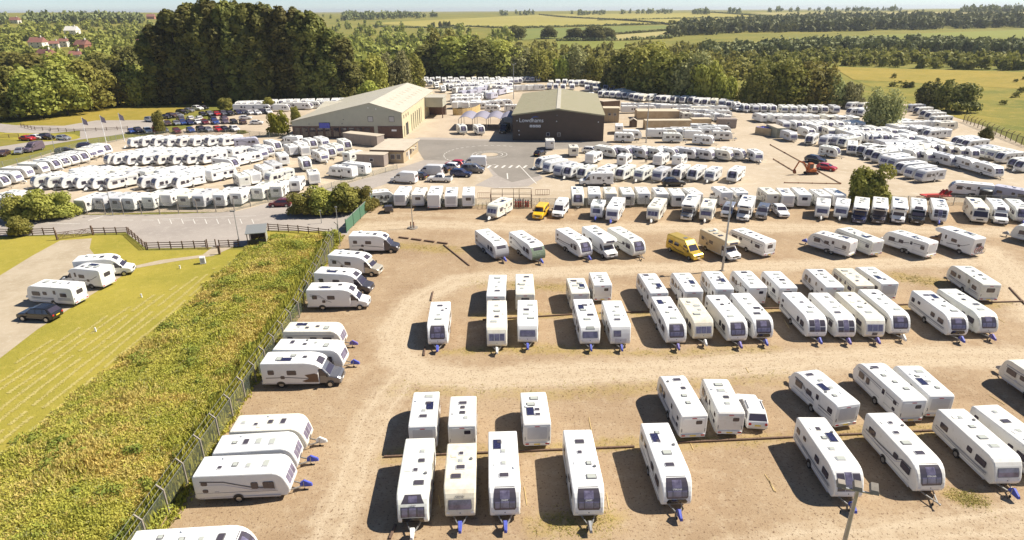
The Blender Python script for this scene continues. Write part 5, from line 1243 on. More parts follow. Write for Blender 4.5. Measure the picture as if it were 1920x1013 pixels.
for i in range(4):
    q_ = bpart(ws, 'sign_square', MB().plate((5.0+i*.78, -.06, 3.98), (1,0,0), (0,0,1), .62, .62, .05, .05), 'sign')
    mb = MB(); x = 5.0+i*.78
    [mb.plate((x, -.115, 3.98), (1,0,0), (0,0,1), .3, .12, .01, .03), mb.plate((x, -.115, 3.92), (1,0,0), (0,0,1), .12, .34, .014, .03), mb.plate((x+.05, -.115, 4.03), (1,0,0), (0,0,1), .26, .2, .01, .08), mb.tube((x, -.112, 3.98), (x, -.13, 3.98), .15, n=8)][i]
    link('sign_emblem', mb.mesh('sign_emblem', M['trim']), q_)
for x in (9.7, 12.7): win(ws, (x, -.06, 1.75), (1,0,0), .9, 1.0, 'frame')
for x, z in ((1.2, 5.4), (12.0, 5.3), (23.3, 5.2), (1.7, 2.7), (1.8, 1.6), (12.1, 6.9)): bpart(ws, 'wall_lamp', MB().box(x-.13, x+.13, -.32, -.05, z-.1, z+.12), 'sign' if z != 6.9 else 'trim')
for k in range(5):
    for i in range(9):
        bpart(ws, 'roof_light', MB().plate((3.0+k*2.0, 3+i*5.0, 6.9+1.6*(3.0+k*2)/12.4+.235), (1,0,1.6/12.4), (0,1,0), .9, .14, .02, .02), 'cabinpale') if (i+k) % 3 else None
# canopy: four barrel vaults on posts
ca = thing('canopy', (-15.8, 192.5, 0), R(-4), 'lilac barrel roofed canopy on thin posts beside the workshop', 'canopy')
for i in range(4):
    mb = MB(); v = []; n = 8
    for y in (0, 12):
        for j in range(n+1):
            t = j/n; v.append((i*4.2+4.2*t, y, 3.3+.75*math.sin(math.pi*t)))
        for j in range(n+1):
            t = j/n; v.append((i*4.2+4.2*t, y, 3.36+.75*math.sin(math.pi*t)))
    k = n+1; f = []
    for j in range(n): f += [(j, 2*k+j, 2*k+j+1, j+1), (k+j, k+j+1, 3*k+j+1, 3*k+j), (j, j+1, k+j+1, k+j), (2*k+j+1, 2*k+j, 3*k+j, 3*k+j+1)]
    bpart(ca, 'vault', mb.add(v, f), 'canvas')
for i in range(5):
    for y in (.1, 6, 11.9): bpart(ca, 'post', MB().tube((i*4.2, y, 0), (i*4.2, y, 3.3), .07, n=8), 'trim')
    bpart(ca, 'beam', MB().beam((i*4.2, 0, 3.25), (i*4.2, 12, 3.25), .1, .1), 'trim')
# flat roofed office, cabins, containers
of = thing('office_building', (-33.0, 149.2, 0), R(-7), 'flat roofed tan office beside the roundabout', 'building')
bpart(of, 'wall', MB().box(0, 7.6, 0, 13.5, 0, 2.9), 'tanwall'); bpart(of, 'roof', MB().box(-.4, 8.0, -.4, 13.9, 2.9, 3.15), 'felt'); bpart(of, 'fascia', MB().box(-.42, 8.02, -.44, -.405, 2.75, 3.16), 'brown')
for x in (5.0, 6.4): win(of, (x, 0, 1.5), (1,0,0), 1.1, 1.2)
for y in (3, 6.5, 8.5, 11): win(of, (7.6, y, 1.6), (0,1,0), .9, 1.0)
bpart(of, 'door', MB().plate((7.6, 4.6, 1.05), (0,1,0), (0,0,1), .95, 2.1, .05, .02), 'frame')
bpart(of, 'door_canopy', MB().box(7.6, 8.8, 5.8, 7.6, 2.2, 2.3), 'cabinpale')
def cabin(loc, rz, w, d, h, wall, roof, label, wins=2, nm='portable_cabin', cat='cabin'):
    t = thing(nm, loc, rz, label, cat); bpart(t, 'wall', MB().box(0, w, 0, d, .12, h), wall); bpart(t, 'roof', MB().box(-.12, w+.12, -.12, d+.12, h, h+.14), roof)
    for i in range(int(w/1.9)): bpart(t, 'wall_seam', MB().box(1.7+i*1.9, 1.76+i*1.9, -.02, 0, .14, h-.02), 'trim')
    for i in range(wins): win(t, (w*(i+1)/(wins+1)+.3, 0, h*.58), (1,0,0), .9, .8)
    bpart(t, 'skid', MB().box(.2, w-.2, .2, d-.2, 0, .12), 'darkplastic'); return t
cabin((-35.9,145.6,0), R(-9), 6.6, 3.0, 2.7, 'cabin', 'felt', 'grey brown portable cabin in front of the flat roofed office', 1)
cabin((-45.6,173.0,0), R(-28), 11.5, 3.0, 2.8, 'cabin', 'felt', 'long grey portable cabin before the showroom facade', 0)
pc = gp(*d3([(72,480)])[0]); cabin((pc.x, pc.y, 0), R(-4), 5.0, 4.0, 4.4, 'tanwall', 'cabinpale', 'tan two storey cabin right of the workshop', 2)
pc = gp(*d3([(1545,552)])[0]); cabin((pc.x, pc.y, 0), R(-8), 5.4, 3.0, 2.6, 'cabin', 'cabin', 'grey cabin at the end of tan containers', 1)
def container(a, b, d, h, m, label, open_=False):
    A, B = gp(*a), gp(*b); w = (B-A).length; t = thing('shipping_container', A, math.atan2(B.y-A.y, B.x-A.x), label, 'container')
    if open_:
        bpart(t, 'front_wall', MB().box(0, w, 0, .1, 0, h), m); bpart(t, 'back_wall', MB().box(0, w, d-.1, d, 0, h), m); bpart(t, 'end_wall', MB().box(0, .1, .11, d-.11, 0, h), m); bpart(t, 'end_wall', MB().box(w-.1, w, .11, d-.11, 0, h), m)
        mb = MB(); rn = random.Random(3)
        for _ in range(26): x, y = .4+rn.random()*(w-.8), .4+rn.random()*(d-.8); mb.plate((x, y, h-.3+rn.random()*.35), (1, rn.uniform(-.5,.5), rn.uniform(-.4,.4)), (0, 1, rn.uniform(-.4,.4)), .9, .7, .06, .1)
        bpart(t, 'rubbish', mb, 'bluesheet')
    else:
        bpart(t, 'shell', MB().box(0, w, 0, d, 0, h), m); bpart(t, 'roof_panel', MB().box(.1, w-.1, .1, d-.1, h, h+.04), 'cabinpale' if m == 'tancont' else 'felt')
    for i in range(int(w/.8)): bpart(t, 'rib', MB().box(.3+i*.8, .42+i*.8, -.05, 0, .1, h-.1), m)
container(d3([(510,440)])[0], d3([(1050,440)])[0], 6, 2.6, 'tancont', 'long tan container store, upper of the two')
container(d3([(610,570)])[0], d3([(1210,566)])[0], 3.2, 2.6, 'tancont', 'long tan container store with rusty roof, lower of the two')
container(d3([(1215,548)])[0], d3([(1460,545)])[0], 3, 2.6, 'tancont', 'short tan container right of the long ones')
container(d4([(735,572)])[0], d4([(850,570)])[0], 7, 2.7, 'greencont', 'grey green box container beside the rubbish skip')
container(d4([(480,520)])[0], d4([(665,548)])[0], 3.5, 2.0, 'tancont', 'tan skip heaped with blue rubbish', True)
container(d3([(70,290)])[0], d3([(290,275)])[0], 3, 2.2, 'timber', 'brown timber store right behind the workshop')
hd = thing('hoarding', gp(*e1([(540,655)])[0]), 0, 'yellow timber hoarding between showroom and canopy', 'hoarding'); hp = [gp(*e1([q])[0]) for q in ((540,665),(610,675),(680,672),(750,665),(820,655),(880,635),(940,600))]
hd.location = hp[0]
for a_, b_ in zip(hp, hp[1:]):
    for i in range(3): bpart(hd, 'board', MB().beam(a_+(b_-a_)*(i/3)-hp[0]+Vector((0,0,1.1)), a_+(b_-a_)*((i+.95)/3)-hp[0]+Vector((0,0,1.1)), .06, 2.2), 'hoard')
sd_ = gp(*d3([(420,540)])[0]); st_ = thing('garden_shed', sd_, R(-5), 'small brown garden shed with pitched roof in the workshop yard', 'shed')
gable(st_, 2.0, 2.4, 1.9, 1.9, 2.5, 1.0, 'timber', 'timber', 'felt', .12, .06); bpart(st_, 'door', MB().plate((1.0,-.05,.95), (1,0,0), (0,0,1), .8, 1.7, .04, .02), 'brown')
# ------------------------------------------------------------------ fences
def wiremat():
    m = bpy.data.materials.new('chain_link'); m.use_nodes = True; nt = m.node_tree; b = nt.nodes['Principled BSDF']; b.inputs['Base Color'].default_value = (.17,.20,.17,1); b.inputs['Metallic'].default_value = .3; b.inputs['Roughness'].default_value = .6
    tc = nt.nodes.new('ShaderNodeTexCoord'); sp = nt.nodes.new('ShaderNodeSeparateXYZ'); nt.links.new(tc.outputs['Object'], sp.inputs[0])
    def math_(op, a, bb=None):
        n = nt.nodes.new('ShaderNodeMath'); n.operation = op
        for i, v in enumerate((a, bb)):
            if v is None: continue
            if isinstance(v, (int, float)): n.inputs[i].default_value = v
            else: nt.links.new(v, n.inputs[i])
        return n.outputs[0]
    h = math_('ADD', sp.outputs[0], sp.outputs[1]); out = None
    for s in (1, -1):
        k = math_('FRACT', math_('MULTIPLY', math_('ADD', h, math_('MULTIPLY', sp.outputs[2], s)), 9.0)); w = math_('LESS_THAN', k, .16)
        out = w if out is None else math_('MAXIMUM', out, w)
    tr = nt.nodes.new('ShaderNodeBsdfTransparent'); mx = nt.nodes.new('ShaderNodeMixShader'); nt.links.new(out, mx.inputs[0]); nt.links.new(tr.outputs[0], mx.inputs[1]); nt.links.new(b.outputs[0], mx.inputs[2])
    nt.links.new(mx.outputs[0], nt.nodes['Material Output'].inputs[0]); return m
M['wire'] = wiremat()
def wire_fence(pts, sp, h, label, crank=0, pm='concrete', r=.06, name='wire_fence', mesh=True, side_=1):
    t = thing(name, pts[0], 0, label, 'fence'); o = Vector(pts[0])
    for a, b in zip(pts, pts[1:]):
        a, b = Vector(a)-o, Vector(b)-o; d = b-a; n = max(1, round(d.length/sp)); nrm = Vector((-d.y, d.x, 0)).normalized()*side_
        for i in range(n+(1 if b == Vector(pts[-1])-o else 0)):
            p = a+d*(i/n); mb = MB().beam(p, p+Vector((0,0,h)), r*2)
            if crank: mb.beam(p+Vector((0,0,h-.02)), p+nrm*crank+Vector((0,0,h+crank)), r*1.6)
            bpart(t, 'post', mb, pm)
        if mesh:
            bpart(t, 'mesh_panel', MB().add([a+Vector((0,0,.05)), b+Vector((0,0,.05)), b+Vector((0,0,h-.05)), a+Vector((0,0,h-.05))], [(0,1,2,3)]), 'wire')
        bpart(t, 'line_wire', MB().beam(a+Vector((0,0,h-.06)), b+Vector((0,0,h-.06)), .025), 'galv')
        if crank:
            for k in (.4, 1.0): bpart(t, 'barbed_wire', MB().beam(a+nrm*crank*k+Vector((0,0,h+crank*k)), b+nrm*crank*k+Vector((0,0,h+crank*k)), .02), 'galv')
    return t
wire_fence([(-24.9,30,0),(-24.9,50,0),(-25.1,67,0),(-26.6,84,0),(-27.8,96,0)], 2.9, 2.0, 'green chain link boundary fence with cranked concrete posts below bank', .45, side_=1)
wire_fence([gp(700,386), gp(893,391), gp(1100,390), gp(1400,388), gp(1700,386), gp(1960,384)], 2.7, 1.9, 'long wire fence between storage lot and sales yard', 0, 'galv', .045)
wire_fence([gp(-20,412), gp(130,402), gp(300,402), gp(440,396), gp(470,388), gp(535,372)], 3.2, 2.2, 'wire fence along the road before the left compound', .4, 'concrete', .06, side_=-1)
wire_fence([gp(-20,322), gp(60,306), gp(150,280), gp(205,268), gp(232,262)], 3.0, 1.8, 'wire fence between lane and the slanting caravan row', 0, 'galv', .045)
wire_fence([gp(232,262), gp(320,254), gp(450,252), gp(545,262)], 4.0, 1.4, 'low wire fence between car park and upper sales row', 0, 'galv', .04)
rf = [tp(1806,229), tp(1840,243), tp(1875,257), tp(1925,276)]
wire_fence(rf, 3.0, 2.0, 'cranked post fence on rough grass at the far right', .55, 'timber', .07, side_=1)
wire_fence([gp(585,365), gp(640,347), gp(700,330), gp(745,318)], 3.0, 1.2, 'low wire fence beside the road to the roundabout', 0, 'galv', .04)
# green sheeted gate
gt = thing('green_gate', gp(650,437), 0, 'tall green sheeted gate at the lot entrance beside the hedge', 'gate'); ga, gb = gp(650,437), gp(699,388); 
for i in range(4):
    a, b = (gb-ga)*(i/4), (gb-ga)*((i+.96)/4)
    bpart(gt, 'sheet', MB().beam(a+Vector((0,0,1.15)), b+Vector((0,0,1.15)), .05, 2.0), 'greenmesh'); bpart(gt, 'rail', MB().beam(a+Vector((0,0,2.2)), b+Vector((0,0,2.2)), .09), 'galv'); bpart(gt, 'post', MB().beam(a, a+Vector((0,0,2.4)), .12), 'greenmesh')
bpart(gt, 'post', MB().beam(gb-ga, gb-ga+Vector((0,0,2.5)), .14), 'greenmesh')
# brown post and rail fences
def rail_fence(pts, label, h=1.15, sp=1.9, rails=(.35,.7,1.05)):
    t = thing('rail_fence', pts[0], 0, label, 'fence'); o = Vector(pts[0])
    for a, b in zip(pts, pts[1:]):
        a, b = Vector(a)-o, Vector(b)-o; d = b-a; n = max(1, round(d.length/sp))
        for i in range(n+1 if b == Vector(pts[-1])-o else n): p = a+d*(i/n); bpart(t, 'post', MB().beam(p, p+Vector((0,0,h+.08)), .13), 'timber')
        for z in rails: bpart(t, 'rail', MB().beam(a+Vector((0,0,z)), b+Vector((0,0,z)), .045, .11), 'timber')
rail_fence(P((-80,440),(40,442),(104,440)), 'brown rail fence left of the five bar gate, behind small bush')
rail_fence(P((176,440),(240,439)), 'brown rail fence right of the five bar gate'); rail_fence(P((243,440),(274,468)), 'brown rail fence slanting down towards the camping grass')
rail_fence(P((277,468),(387,465)), 'brown rail fence along the camping grass left of the small gate'); rail_fence(P((412,464),(448,463)), 'short brown rail fence between small gate and shelter')
rail_fence(P((485,446),(504,432),(560,436),(618,443)), 'brown rail fence along the top of the weedy bank')
rail_fence(P((40,238),(66,244),(140,248),(240,243)), 'low rail fence around the dry grass field', 1.0, 3.0, (.4,.8)); rail_fence(P((-20,262),(36,258)), 'rail fence piece on the grass island left', 1.0, 2.5)
g5b = thing('field_gate', gp(109,450), 0, 'pair of brown five bar field gates on the camping track', 'gate'); a0, b0 = Vector((0,0,0)), gp(173,441)-gp(109,450)
for k in (0, 1):
    a, b = b0*(k*.5), b0*(k*.5+.48); lf = bpart(g5b, 'gate_leaf', MB().beam(a+Vector((0,0,1.15)), b+Vector((0,0,1.15)), .05, .09), 'timber')
    for z in (.2,.42,.65,.9): link('bar', MB().beam(a+Vector((0,0,z)), b+Vector((0,0,z)), .035, .07).mesh('bar', M['timber']), lf)
    for s, e_ in ((.0, .5), (1., .5), (.25, .75)): link('brace', MB().beam(a+(b-a)*s+Vector((0,0,.2)), a+(b-a)*e_+Vector((0,0,1.12)), .03, .06).mesh('brace', M['timber']), lf)
for p in (a0-b0*.02, b0*1.02): bpart(g5b, 'gate_post', MB().beam(p, p+Vector((0,0,1.6)), .2), 'timber')
sg = thing('foot_gate', gp(390,466), 0, 'small grey metal foot gate between brown posts', 'gate')
for x in (0, 1.3): bpart(sg, 'post', MB().beam((x,0,0), (x,0,1.5), .13), 'timber')
for z in (.2,.5,.8,1.1): bpart(sg, 'bar', MB().beam((.05,0,z), (1.25,0,z), .03), 'galv')
# ------------------------------------------------------------------ poles, cage, digger and other site things
def flood(pos, h, label, heads=3, rz=0):
    t = thing('floodlight_pole', pos, rz, label, 'light pole')
    bpart(t, 'pole', MB().tube((0,0,0), (0,0,h), .16, .10, 10), 'steel'); bpart(t, 'base_plate', MB().box(-.25,.25,-.25,.25,0,.08), 'concrete')
    bpart(t, 'cross_arm', MB().beam((-.75,0,h-.05), (.75,0,h-.05), .09), 'steel')
    for i in range(heads):
        x = -.8+1.6*i/(heads-1); a = (-.5, .2, .6)[i % 3]
        mb = MB(); mb.add([(x-.24,-.10,h-.02),(x+.24,-.10,h-.02),(x+.24,.42,h+.10+a*.2),(x-.24,.42,h+.10+a*.2),(x-.18,-.05,h+.22),(x+.18,-.05,h+.22),(x+.18,.36,h+.32+a*.2),(x-.18,.36,h+.32+a*.2)], [(0,3,2,1),(4,5,6,7),(0,1,5,4),(1,2,6,5),(2,3,7,6),(3,0,4,7)])
        bpart(t, 'lamp_head', mb, 'concrete')
    return t
flood(gp(1354,508), 10.2, 'tall lamp pole standing behind the middle caravan row', 2, R(20))
tp_ = gp(1608, 919, 9.2); flood(Vector((tp_.x, tp_.y, 0)), 9.2, 'floodlight pole cut by the bottom edge, near right', 3, R(-20))
flood(gp(*d3([(625,740)])[0]), 11.7, 'slim lamp pole right of the dark workshop', 2); flood(gp(963,186), 13.5, 'slim lamp pole behind the workshop roof', 2)
def lamp(pos, h, label, arm=0, base=False):
    t = thing('lamp_post', pos, 0, label, 'lamp post'); bpart(t, 'pole', MB().tube((0,0,0), (0,0,h), .07, .05, 8), 'steel'); bpart(t, 'lamp_head', MB().box(-.15+min(0,arm), .15+max(0,arm), -.14, .14, h-.02, h+.12), 'trim')
    if base:
        bpart(t, 'kerb_base', MB().tube((0,0,0), (0,0,.18), .9, .85, 14), 'concrete')
        for x in (-.25, .25): bpart(t, 'guard_post', MB().tube((x,-.35,.1), (x,-.35,1.2), .09, n=8), 'rust')
lamp(gp(774,428), 5.8, 'lamp post on round kerbed base at lot entrance', 0, True); lamp(gp(449,457), 5.2, 'lamp post with short arm leaning above the shelter', -.4); lamp(gp(638,462), 6.2, 'lamp post at the fence end by the green gate')
lamp(gp(603,419), 2.2, 'short sign post on the road island'); lamp(gp(105,289), 6.0, 'lamp post beside the slanting caravan row'); lamp(gp(212,404), 5.0, 'thin mast by the roadside left of rail fence')
def flagpole(b, top, label):
    p = gp(*b); h = ht(p, top); t = thing('flag_pole', p, 0, label, 'flag pole'); bpart(t, 'pole', MB().tube((0,0,0), (0,0,h), .08, .05, 8), 'sign'); bpart(t, 'flag', MB().poly([(.06,0,h-.1),(1.0,.3,h-.9),(1.1,.35,h-2.2),(.06,0,h-1.9)], (0,-1,0), .02), 'flag')
flagpole((166,272), 220, 'white flag pole, leftmost of three by the lane'); flagpole((200,270), 216, 'white flag pole, middle of three by the lane'); flagpole((234,266), 212, 'white flag pole, right of three by the lane'); flagpole((431,193), 158, 'white flag pole beside the car park tree')
# gas cage
cg = thing('steel_cage', gp(920,391), 0, 'open brown steel cage holding gas bottles beside ivory caravan', 'cage'); w = (gp(997,391)-gp(920,391)).x; d_, h_ = 4.0, 2.6
for x in (0, w*.28, w*.56, w*.7, w):
    for y in (0, d_): bpart(cg, 'upright', MB().beam((x,y,0), (x,y,h_), .08), 'timber')
for z in (.05, .9, 1.75, h_):
    for y in (0, d_): bpart(cg, 'rail', MB().beam((0,y,z), (w,y,z), .06), 'timber')
    for x in (0, w): bpart(cg, 'rail', MB().beam((x,0,z), (x,d_,z), .06), 'timber')
rn = random.Random(5)
for i in range(16):
    x, y = 4.6+(i % 6)*.45, .8+(i//6)*.7; p = gp(920,391)+Vector((x,y,0)); t = thing('gas_bottle', p, 0, '%s gas bottle, %s in the steel cage' % (['red','dark blue','grey'][i//6], ORD[i % 6]+' of its row'), 'gas bottle', 'gas bottles in the cage')
    bpart(t, 'cylinder', MB().tube((0,0,0), (0,0,1.0), .17, n=10).tube((0,0,1.0), (0,0,1.12), .17, .08, 10), ['plantred','navy','galv'][i//6]); bpart(t, 'valve', MB().tube((0,0,1.12), (0,0,1.25), .05, n=6), 'steel')
for k, (a, b, lb) in enumerate((((896,372),(919,372),'left of the cage'), ((1004,366),(1030,366),'right of the cage'))):
    A_, B_ = gp(*a), gp(*b); t = thing('crowd_barrier', A_, 0, 'brown metal barrier %s' % lb, 'barrier'); D_ = B_-A_
    for z in (.1, 1.1): bpart(t, 'rail', MB().beam(Vector((0,0,z)), D_+Vector((0,0,z)), .06), 'rust')
    for i in range(7): bpart(t, 'bar', MB().beam(D_*(i/6)+Vector((0,0,.02)), D_*(i/6)+Vector((0,0,1.1)), .05), 'rust')
# mini digger
dg = thing('mini_digger', gp(1518,327), R(95), 'orange mini excavator with bent arm on the dig site', 'excavator'); dg.scale = (1.05,1.05,1.05)
for s in (-1, 1):
    tk = bpart(dg, 'track', hull(MB(), [(-1.0,.1),(-.8,0),(.8,0),(1.0,.1),(1.05,.3),(.85,.48),(-.85,.48),(-1.05,.3)], .17, .04), 'darkplastic'); tk.location = (s*.6, 0, 0)
bpart(dg, 'chassis', MB().box(-.5,.5,-.7,.7,.3,.6), 'rust'); bpart(dg, 'house', hull(MB(), [(-1.05,.62),(.6,.62),(.6,1.0),(-.4,1.25),(-1.0,1.2)], .72, .08), 'digger')
cb = bpart(dg, 'cab', hull(MB(), [(-.35,1.0),(.6,1.0),(.65,1.5),(.45,2.35),(-.35,2.35)], .5, .06), 'digger'); 
link('cab_window', MB().plate((.502,.12,1.75), (0,1,0), (0,0,1), .75, .8, .02, .05).mesh('cab_window', M['glass']), cb); link('cab_window', MB().plate((-.502,.12,1.75), (0,-1,0), (0,0,1), .75, .8, .02, .05).mesh('cab_window', M['glass']), cb)
bpart(dg, 'boom', MB().beam((0,.7,.9), (0,1.6,2.5), .22, .28).beam((0,1.6,2.5), (0,2.7,2.75), .2, .26), 'digger'); bpart(dg, 'dipper', MB().beam((0,2.7,2.75), (0,3.5,1.1), .17, .22), 'digger'); bpart(dg, 'ram', MB().tube((0,.9,1.2), (0,1.9,2.3), .06, n=8), 'steel')
bpart(dg, 'bucket', MB().add([(-.3,3.3,1.1),(.3,3.3,1.1),(.3,3.7,1.0),(-.3,3.7,1.0),(-.3,3.05,.35),(.3,3.05,.35),(.3,3.5,.25),(-.3,3.5,.25)], [(0,1,5,4),(4,5,6,7),(1,2,6,5),(3,0,4,7),(2,3,7,6),(0,3,2,1)]), 'rust'); bpart(dg, 'blade', MB().box(-.8,.8,-1.45,-1.35,.05,.45), 'rust')
# laid timbers round the dig
for k, (a, b, lb) in enumerate((((1444,272),(1576,345),'long brown pipe slanting across the dig site'), ((1450,299),(1490,323),'short brown pipe left of the digger'), ((1470,343.5),(1576,345.5),'brown pipe along the near edge of dig site'))):
    A_, B_ = gp(*a), gp(*b); t = thing('laid_pipe', A_, 0, lb, 'pipe'); bpart(t, 'pipe', MB().tube((0,0,.12), (B_-A_)+Vector((0,0,.12)), .09, n=8), 'brownpipe')
    for i in range(5): bpart(t, 'joint', MB().tube((B_-A_)*(i/4)*.99+Vector((0,0,.12)), (B_-A_)*(i/4*.99+.012)+Vector((0,0,.12)), .14, n=8), 'rust')
# red plant trailer and tank
rt = thing('plant_trailer', gp(1735,376), R(4), 'red plant trailer with raised ramps behind the motorhomes', 'trailer'); rt.scale = (.85,.85,.8)
bpart(rt, 'bed', MB().box(0,6,0,2.2,.7,.95), 'plantred')
for x in (2.2, 3.1):
    for y in (.1, 2.1): bpart(rt, 'wheel', MB().tube((x,y-.1,.38), (x,y+.1,.38), .38, n=14), 'tyre')
for i, x in enumerate((4.4, 5.2)): bpart(rt, 'ramp', MB().beam((x,.5,1.0), (x+.7,.5,2.0), .7, .12), 'plantred' if i else 'rust'); bpart(rt, 'ramp', MB().beam((x,1.7,1.0), (x+.7,1.7,2.0), .7, .12), 'plantred')
bpart(rt, 'side_board', MB().box(.1,4.2,-.06,-.002,.95,1.35), 'plantred'); bpart(rt, 'drawbar', MB().beam((0,1.1,.8), (-1.5,1.1,.55), .14), 'rust')
wt = thing('water_tank', gp(1846,373), 0, 'black round water tank beside the bluish caravan', 'tank'); bpart(wt, 'tank', MB().tube((0,0,0), (0,0,1.7), 1.05, n=18), 'darkplastic'); bpart(wt, 'lid', MB().tube((0,0,1.7), (0,0,1.85), .9, .75, 18), 'galv')
# trailer tent, shelter, small boxes
tt = thing('covered_trailer', gp(729,398), R(10), 'small dark covered trailer by the wire fence', 'trailer'); bpart(tt, 'cover', hull(MB(), [(-1.1,.45),(1.2,.45),(1.3,.7),(.9,1.1),(-.3,1.45),(-1.05,1.35)], .7, .1), 'graphite')
for s in (-1, 1): bpart(tt, 'wheel', MB().tube((s*.75-.08,0,.28), (s*.75+.08,0,.28), .28, n=12), 'tyre')
bpart(tt, 'drawbar', MB().beam((0,1.1,.45), (0,2.3,.4), .09), 'steel')
slt = thing('waste_shelter', gp(466,462), R(15), 'grey roofed timber shelter at the corner of the bank', 'shelter')
for x, y in ((0,0),(2.6,0),(0,2.6),(2.6,2.6)): bpart(slt, 'post', MB().beam((x,y,0), (x,y,2.0+.2*(y > 1)), .12), 'timber')
bpart(slt, 'roof', MB().add([(-.2,-.3,2.0),(2.8,-.3,2.0),(2.8,2.9,2.45),(-.2,2.9,2.45),(-.2,-.3,2.1),(2.8,-.3,2.1),(2.8,2.9,2.55),(-.2,2.9,2.55)], [(0,3,2,1),(4,5,6,7),(0,1,5,4),(1,2,6,5),(2,3,7,6),(3,0,4,7)]), 'galv')
bpart(slt, 'side_panel', MB().box(2.62,2.68,.1,2.5,.1,1.9), 'greencont'); bpart(slt, 'back_panel', MB().box(.1,2.5,2.62,2.68,.1,1.9), 'timber'); bpart(slt, 'front_panel', MB().box(.1,2.5,-.06,-.01,.1,1.0), 'darkplastic')
bx = thing('service_box', gp(381,494), R(20), 'white service cabinet on the grass path', 'cabinet'); bpart(bx, 'case', MB().box(-.35,.35,-.3,.3,.05,1.0), 'sign'); bpart(bx, 'door', MB().plate((0,-.3,.5), (1,0,0), (0,0,1), .5, .7, .02, .03), 'covergrey'); bpart(bx, 'plinth', MB().box(-.4,.4,-.35,.35,0,.05), 'concrete')
sb = thing('sign_board', gp(412,477), 0, 'small timber post beside the foot gate', 'post'); bpart(sb, 'post', MB().box(-.15,.15,-.1,.1,0,1.3), 'timber'); bpart(sb, 'cap', MB().box(-.18,.18,-.13,.13,1.3,1.36), 'brown')
for i, (x, y) in enumerate(((338,504),(266,558),(180,622))):
    t = thing('pitch_marker', gp(x,y), 0, 'short white pitch marker post, %s from top of lawn' % ORD[i], 'marker'); bpart(t, 'post', MB().box(-.06,.06,-.06,.06,0,.5), 'sign'); bpart(t, 'number_board', MB().box(-.1,.1,-.08,-.062,.3,.5), 'sign')
# sleepers and boundary timbers on the gravel
def sleeper(a, b, label, w=.16, h=.16, n=1, gap=.0):
    A_, B_ = gp(*a), gp(*b); t = thing('timber_edging', A_, 0, label, 'timber edging'); D_ = B_-A_; n = max(1, round(D_.length/2.4))
    for i in range(n): bpart(t, 'sleeper', MB().beam(D_*(i/n)+Vector((0,0,h/2)), D_*((i+.985-gap)/n)+Vector((0,0,h/2)), w, h), 'timber')
sleeper((905,601),(1120,588), 'timber edging between the double caravan rows, left part'); sleeper((1125,588),(1930,566), 'timber edging between the double caravan rows, right part')
sleeper((720,858),(1190,839), 'timber edging behind nearest row, left part'); sleeper((1260,832),(1930,800), 'timber edging behind nearest row, right part')
sleeper((731,1012),(742,985), 'short sleeper left of the leftmost near caravan'); sleeper((795,668),(797,652), 'short sleeper left of the middle row'); sleeper((808,565),(812,548), 'sleeper standing on the bend by middle row')
sleeper((748,446),(845,459), 'broken line of sleepers beside the entrance bend', .3, .22, gap=.22); sleeper((832,460),(880,499), 'slanting sleeper line pointing at the covered caravan'); sleeper((1892,540),(1922,572), 'sleepers beside right hand track')
# thin painted bay marks: pale battens lying on the gravel
bt = [((983,914),(988,948)),((1137,925),(1142,955)),((1434,890),(1455,923)),((1104,783),(1109,808)),((1294,830),(1300,844)),((1855,742),(1885,760)),((1440,898),(1452,922)),((822,930),(826,952)),((1470,600),(1480,616)),((1866,594),(1884,606)),((862,905),(864,925)),((1398,690),(1404,700))]
for i, (a, b) in enumerate(sorted(bt)):
    A_, B_ = gp(*a), gp(*b); o = link('bay_batten', MB().beam((0,0,.03), (B_-A_)+Vector((0,0,.03)), .06, .04).mesh('bay_batten', M['hoard']), None, A_)
    tag(o, 'thin wooden batten lying between bays, %s from the left' % ORD[i], 'batten', 'bay battens')
# two people standing in the sales yards
def person(pos, rz, top, legs, label):
    t = thing('person', pos, rz, label, 'person')
    me = bpy.data.meshes.new('body'); J = [(0,0,.98),(0,0,1.18),(0,.01,1.42),(0,.01,1.52),(0,.03,1.63),(0,.03,1.72), (.20,0,1.43),(.27,.02,1.15),(.24,.16,.94),(-.20,0,1.43),(-.28,-.02,1.15),(-.26,.08,.90), (.10,0,.92),(.14,.08,.50),(.15,.02,.10),(.15,.16,.04),(-.10,0,.92),(-.14,-.05,.50),(-.15,-.14,.10),(-.15,0,.04)]
    E_ = [(0,1),(1,2),(2,3),(3,4),(4,5),(2,6),(6,7),(7,8),(2,9),(9,10),(10,11),(0,12),(12,13),(13,14),(14,15),(0,16),(16,17),(17,18),(18,19)]
    rad = [.15,.14,.16,.06,.10,.085,.075,.055,.04,.075,.055,.04,.10,.075,.05,.045,.10,.075,.05,.045]
    me.from_pydata(J, E_, []); o = link('body', me, t); md = o.modifiers.new('skin', 'SKIN'); s2 = o.modifiers.new('sub', 'SUBSURF'); s2.levels = s2.render_levels = 2
    for v, r_ in zip(me.skin_vertices[0].data, rad): v.radius = (r_, r_*.85)
    me.skin_vertices[0].data[0].use_root = True; me.materials.append(M['skin'])
    def ring_(z0, z1, rx, ry, m, nm): bpart(t, nm, MB().tube((0,.005,z0), (0,.005,z1), rx, ry, 14), m)
    ring_(.93, 1.46, .21, .19, top, 'shirt')
    for s, yk in ((1, .08), (-1, -.05)):
        bpart(t, 'trouser_leg', MB().tube((s*.10,0,.97), (s*.14,yk,.50), .13, .10, 10).tube((s*.14,yk,.50), (s*.15,yk*.2-(.10 if s < 0 else 0),.10), .10, .075, 10), legs)
        bpart(t, 'sleeve', MB().tube((s*.19,0,1.44), (s*.275,.0,1.17), .09, .07, 8), top)
    bpart(t, 'hair', MB().tube((0,.01,1.66), (0,.0,1.78), .115, .05, 10), 'hair')
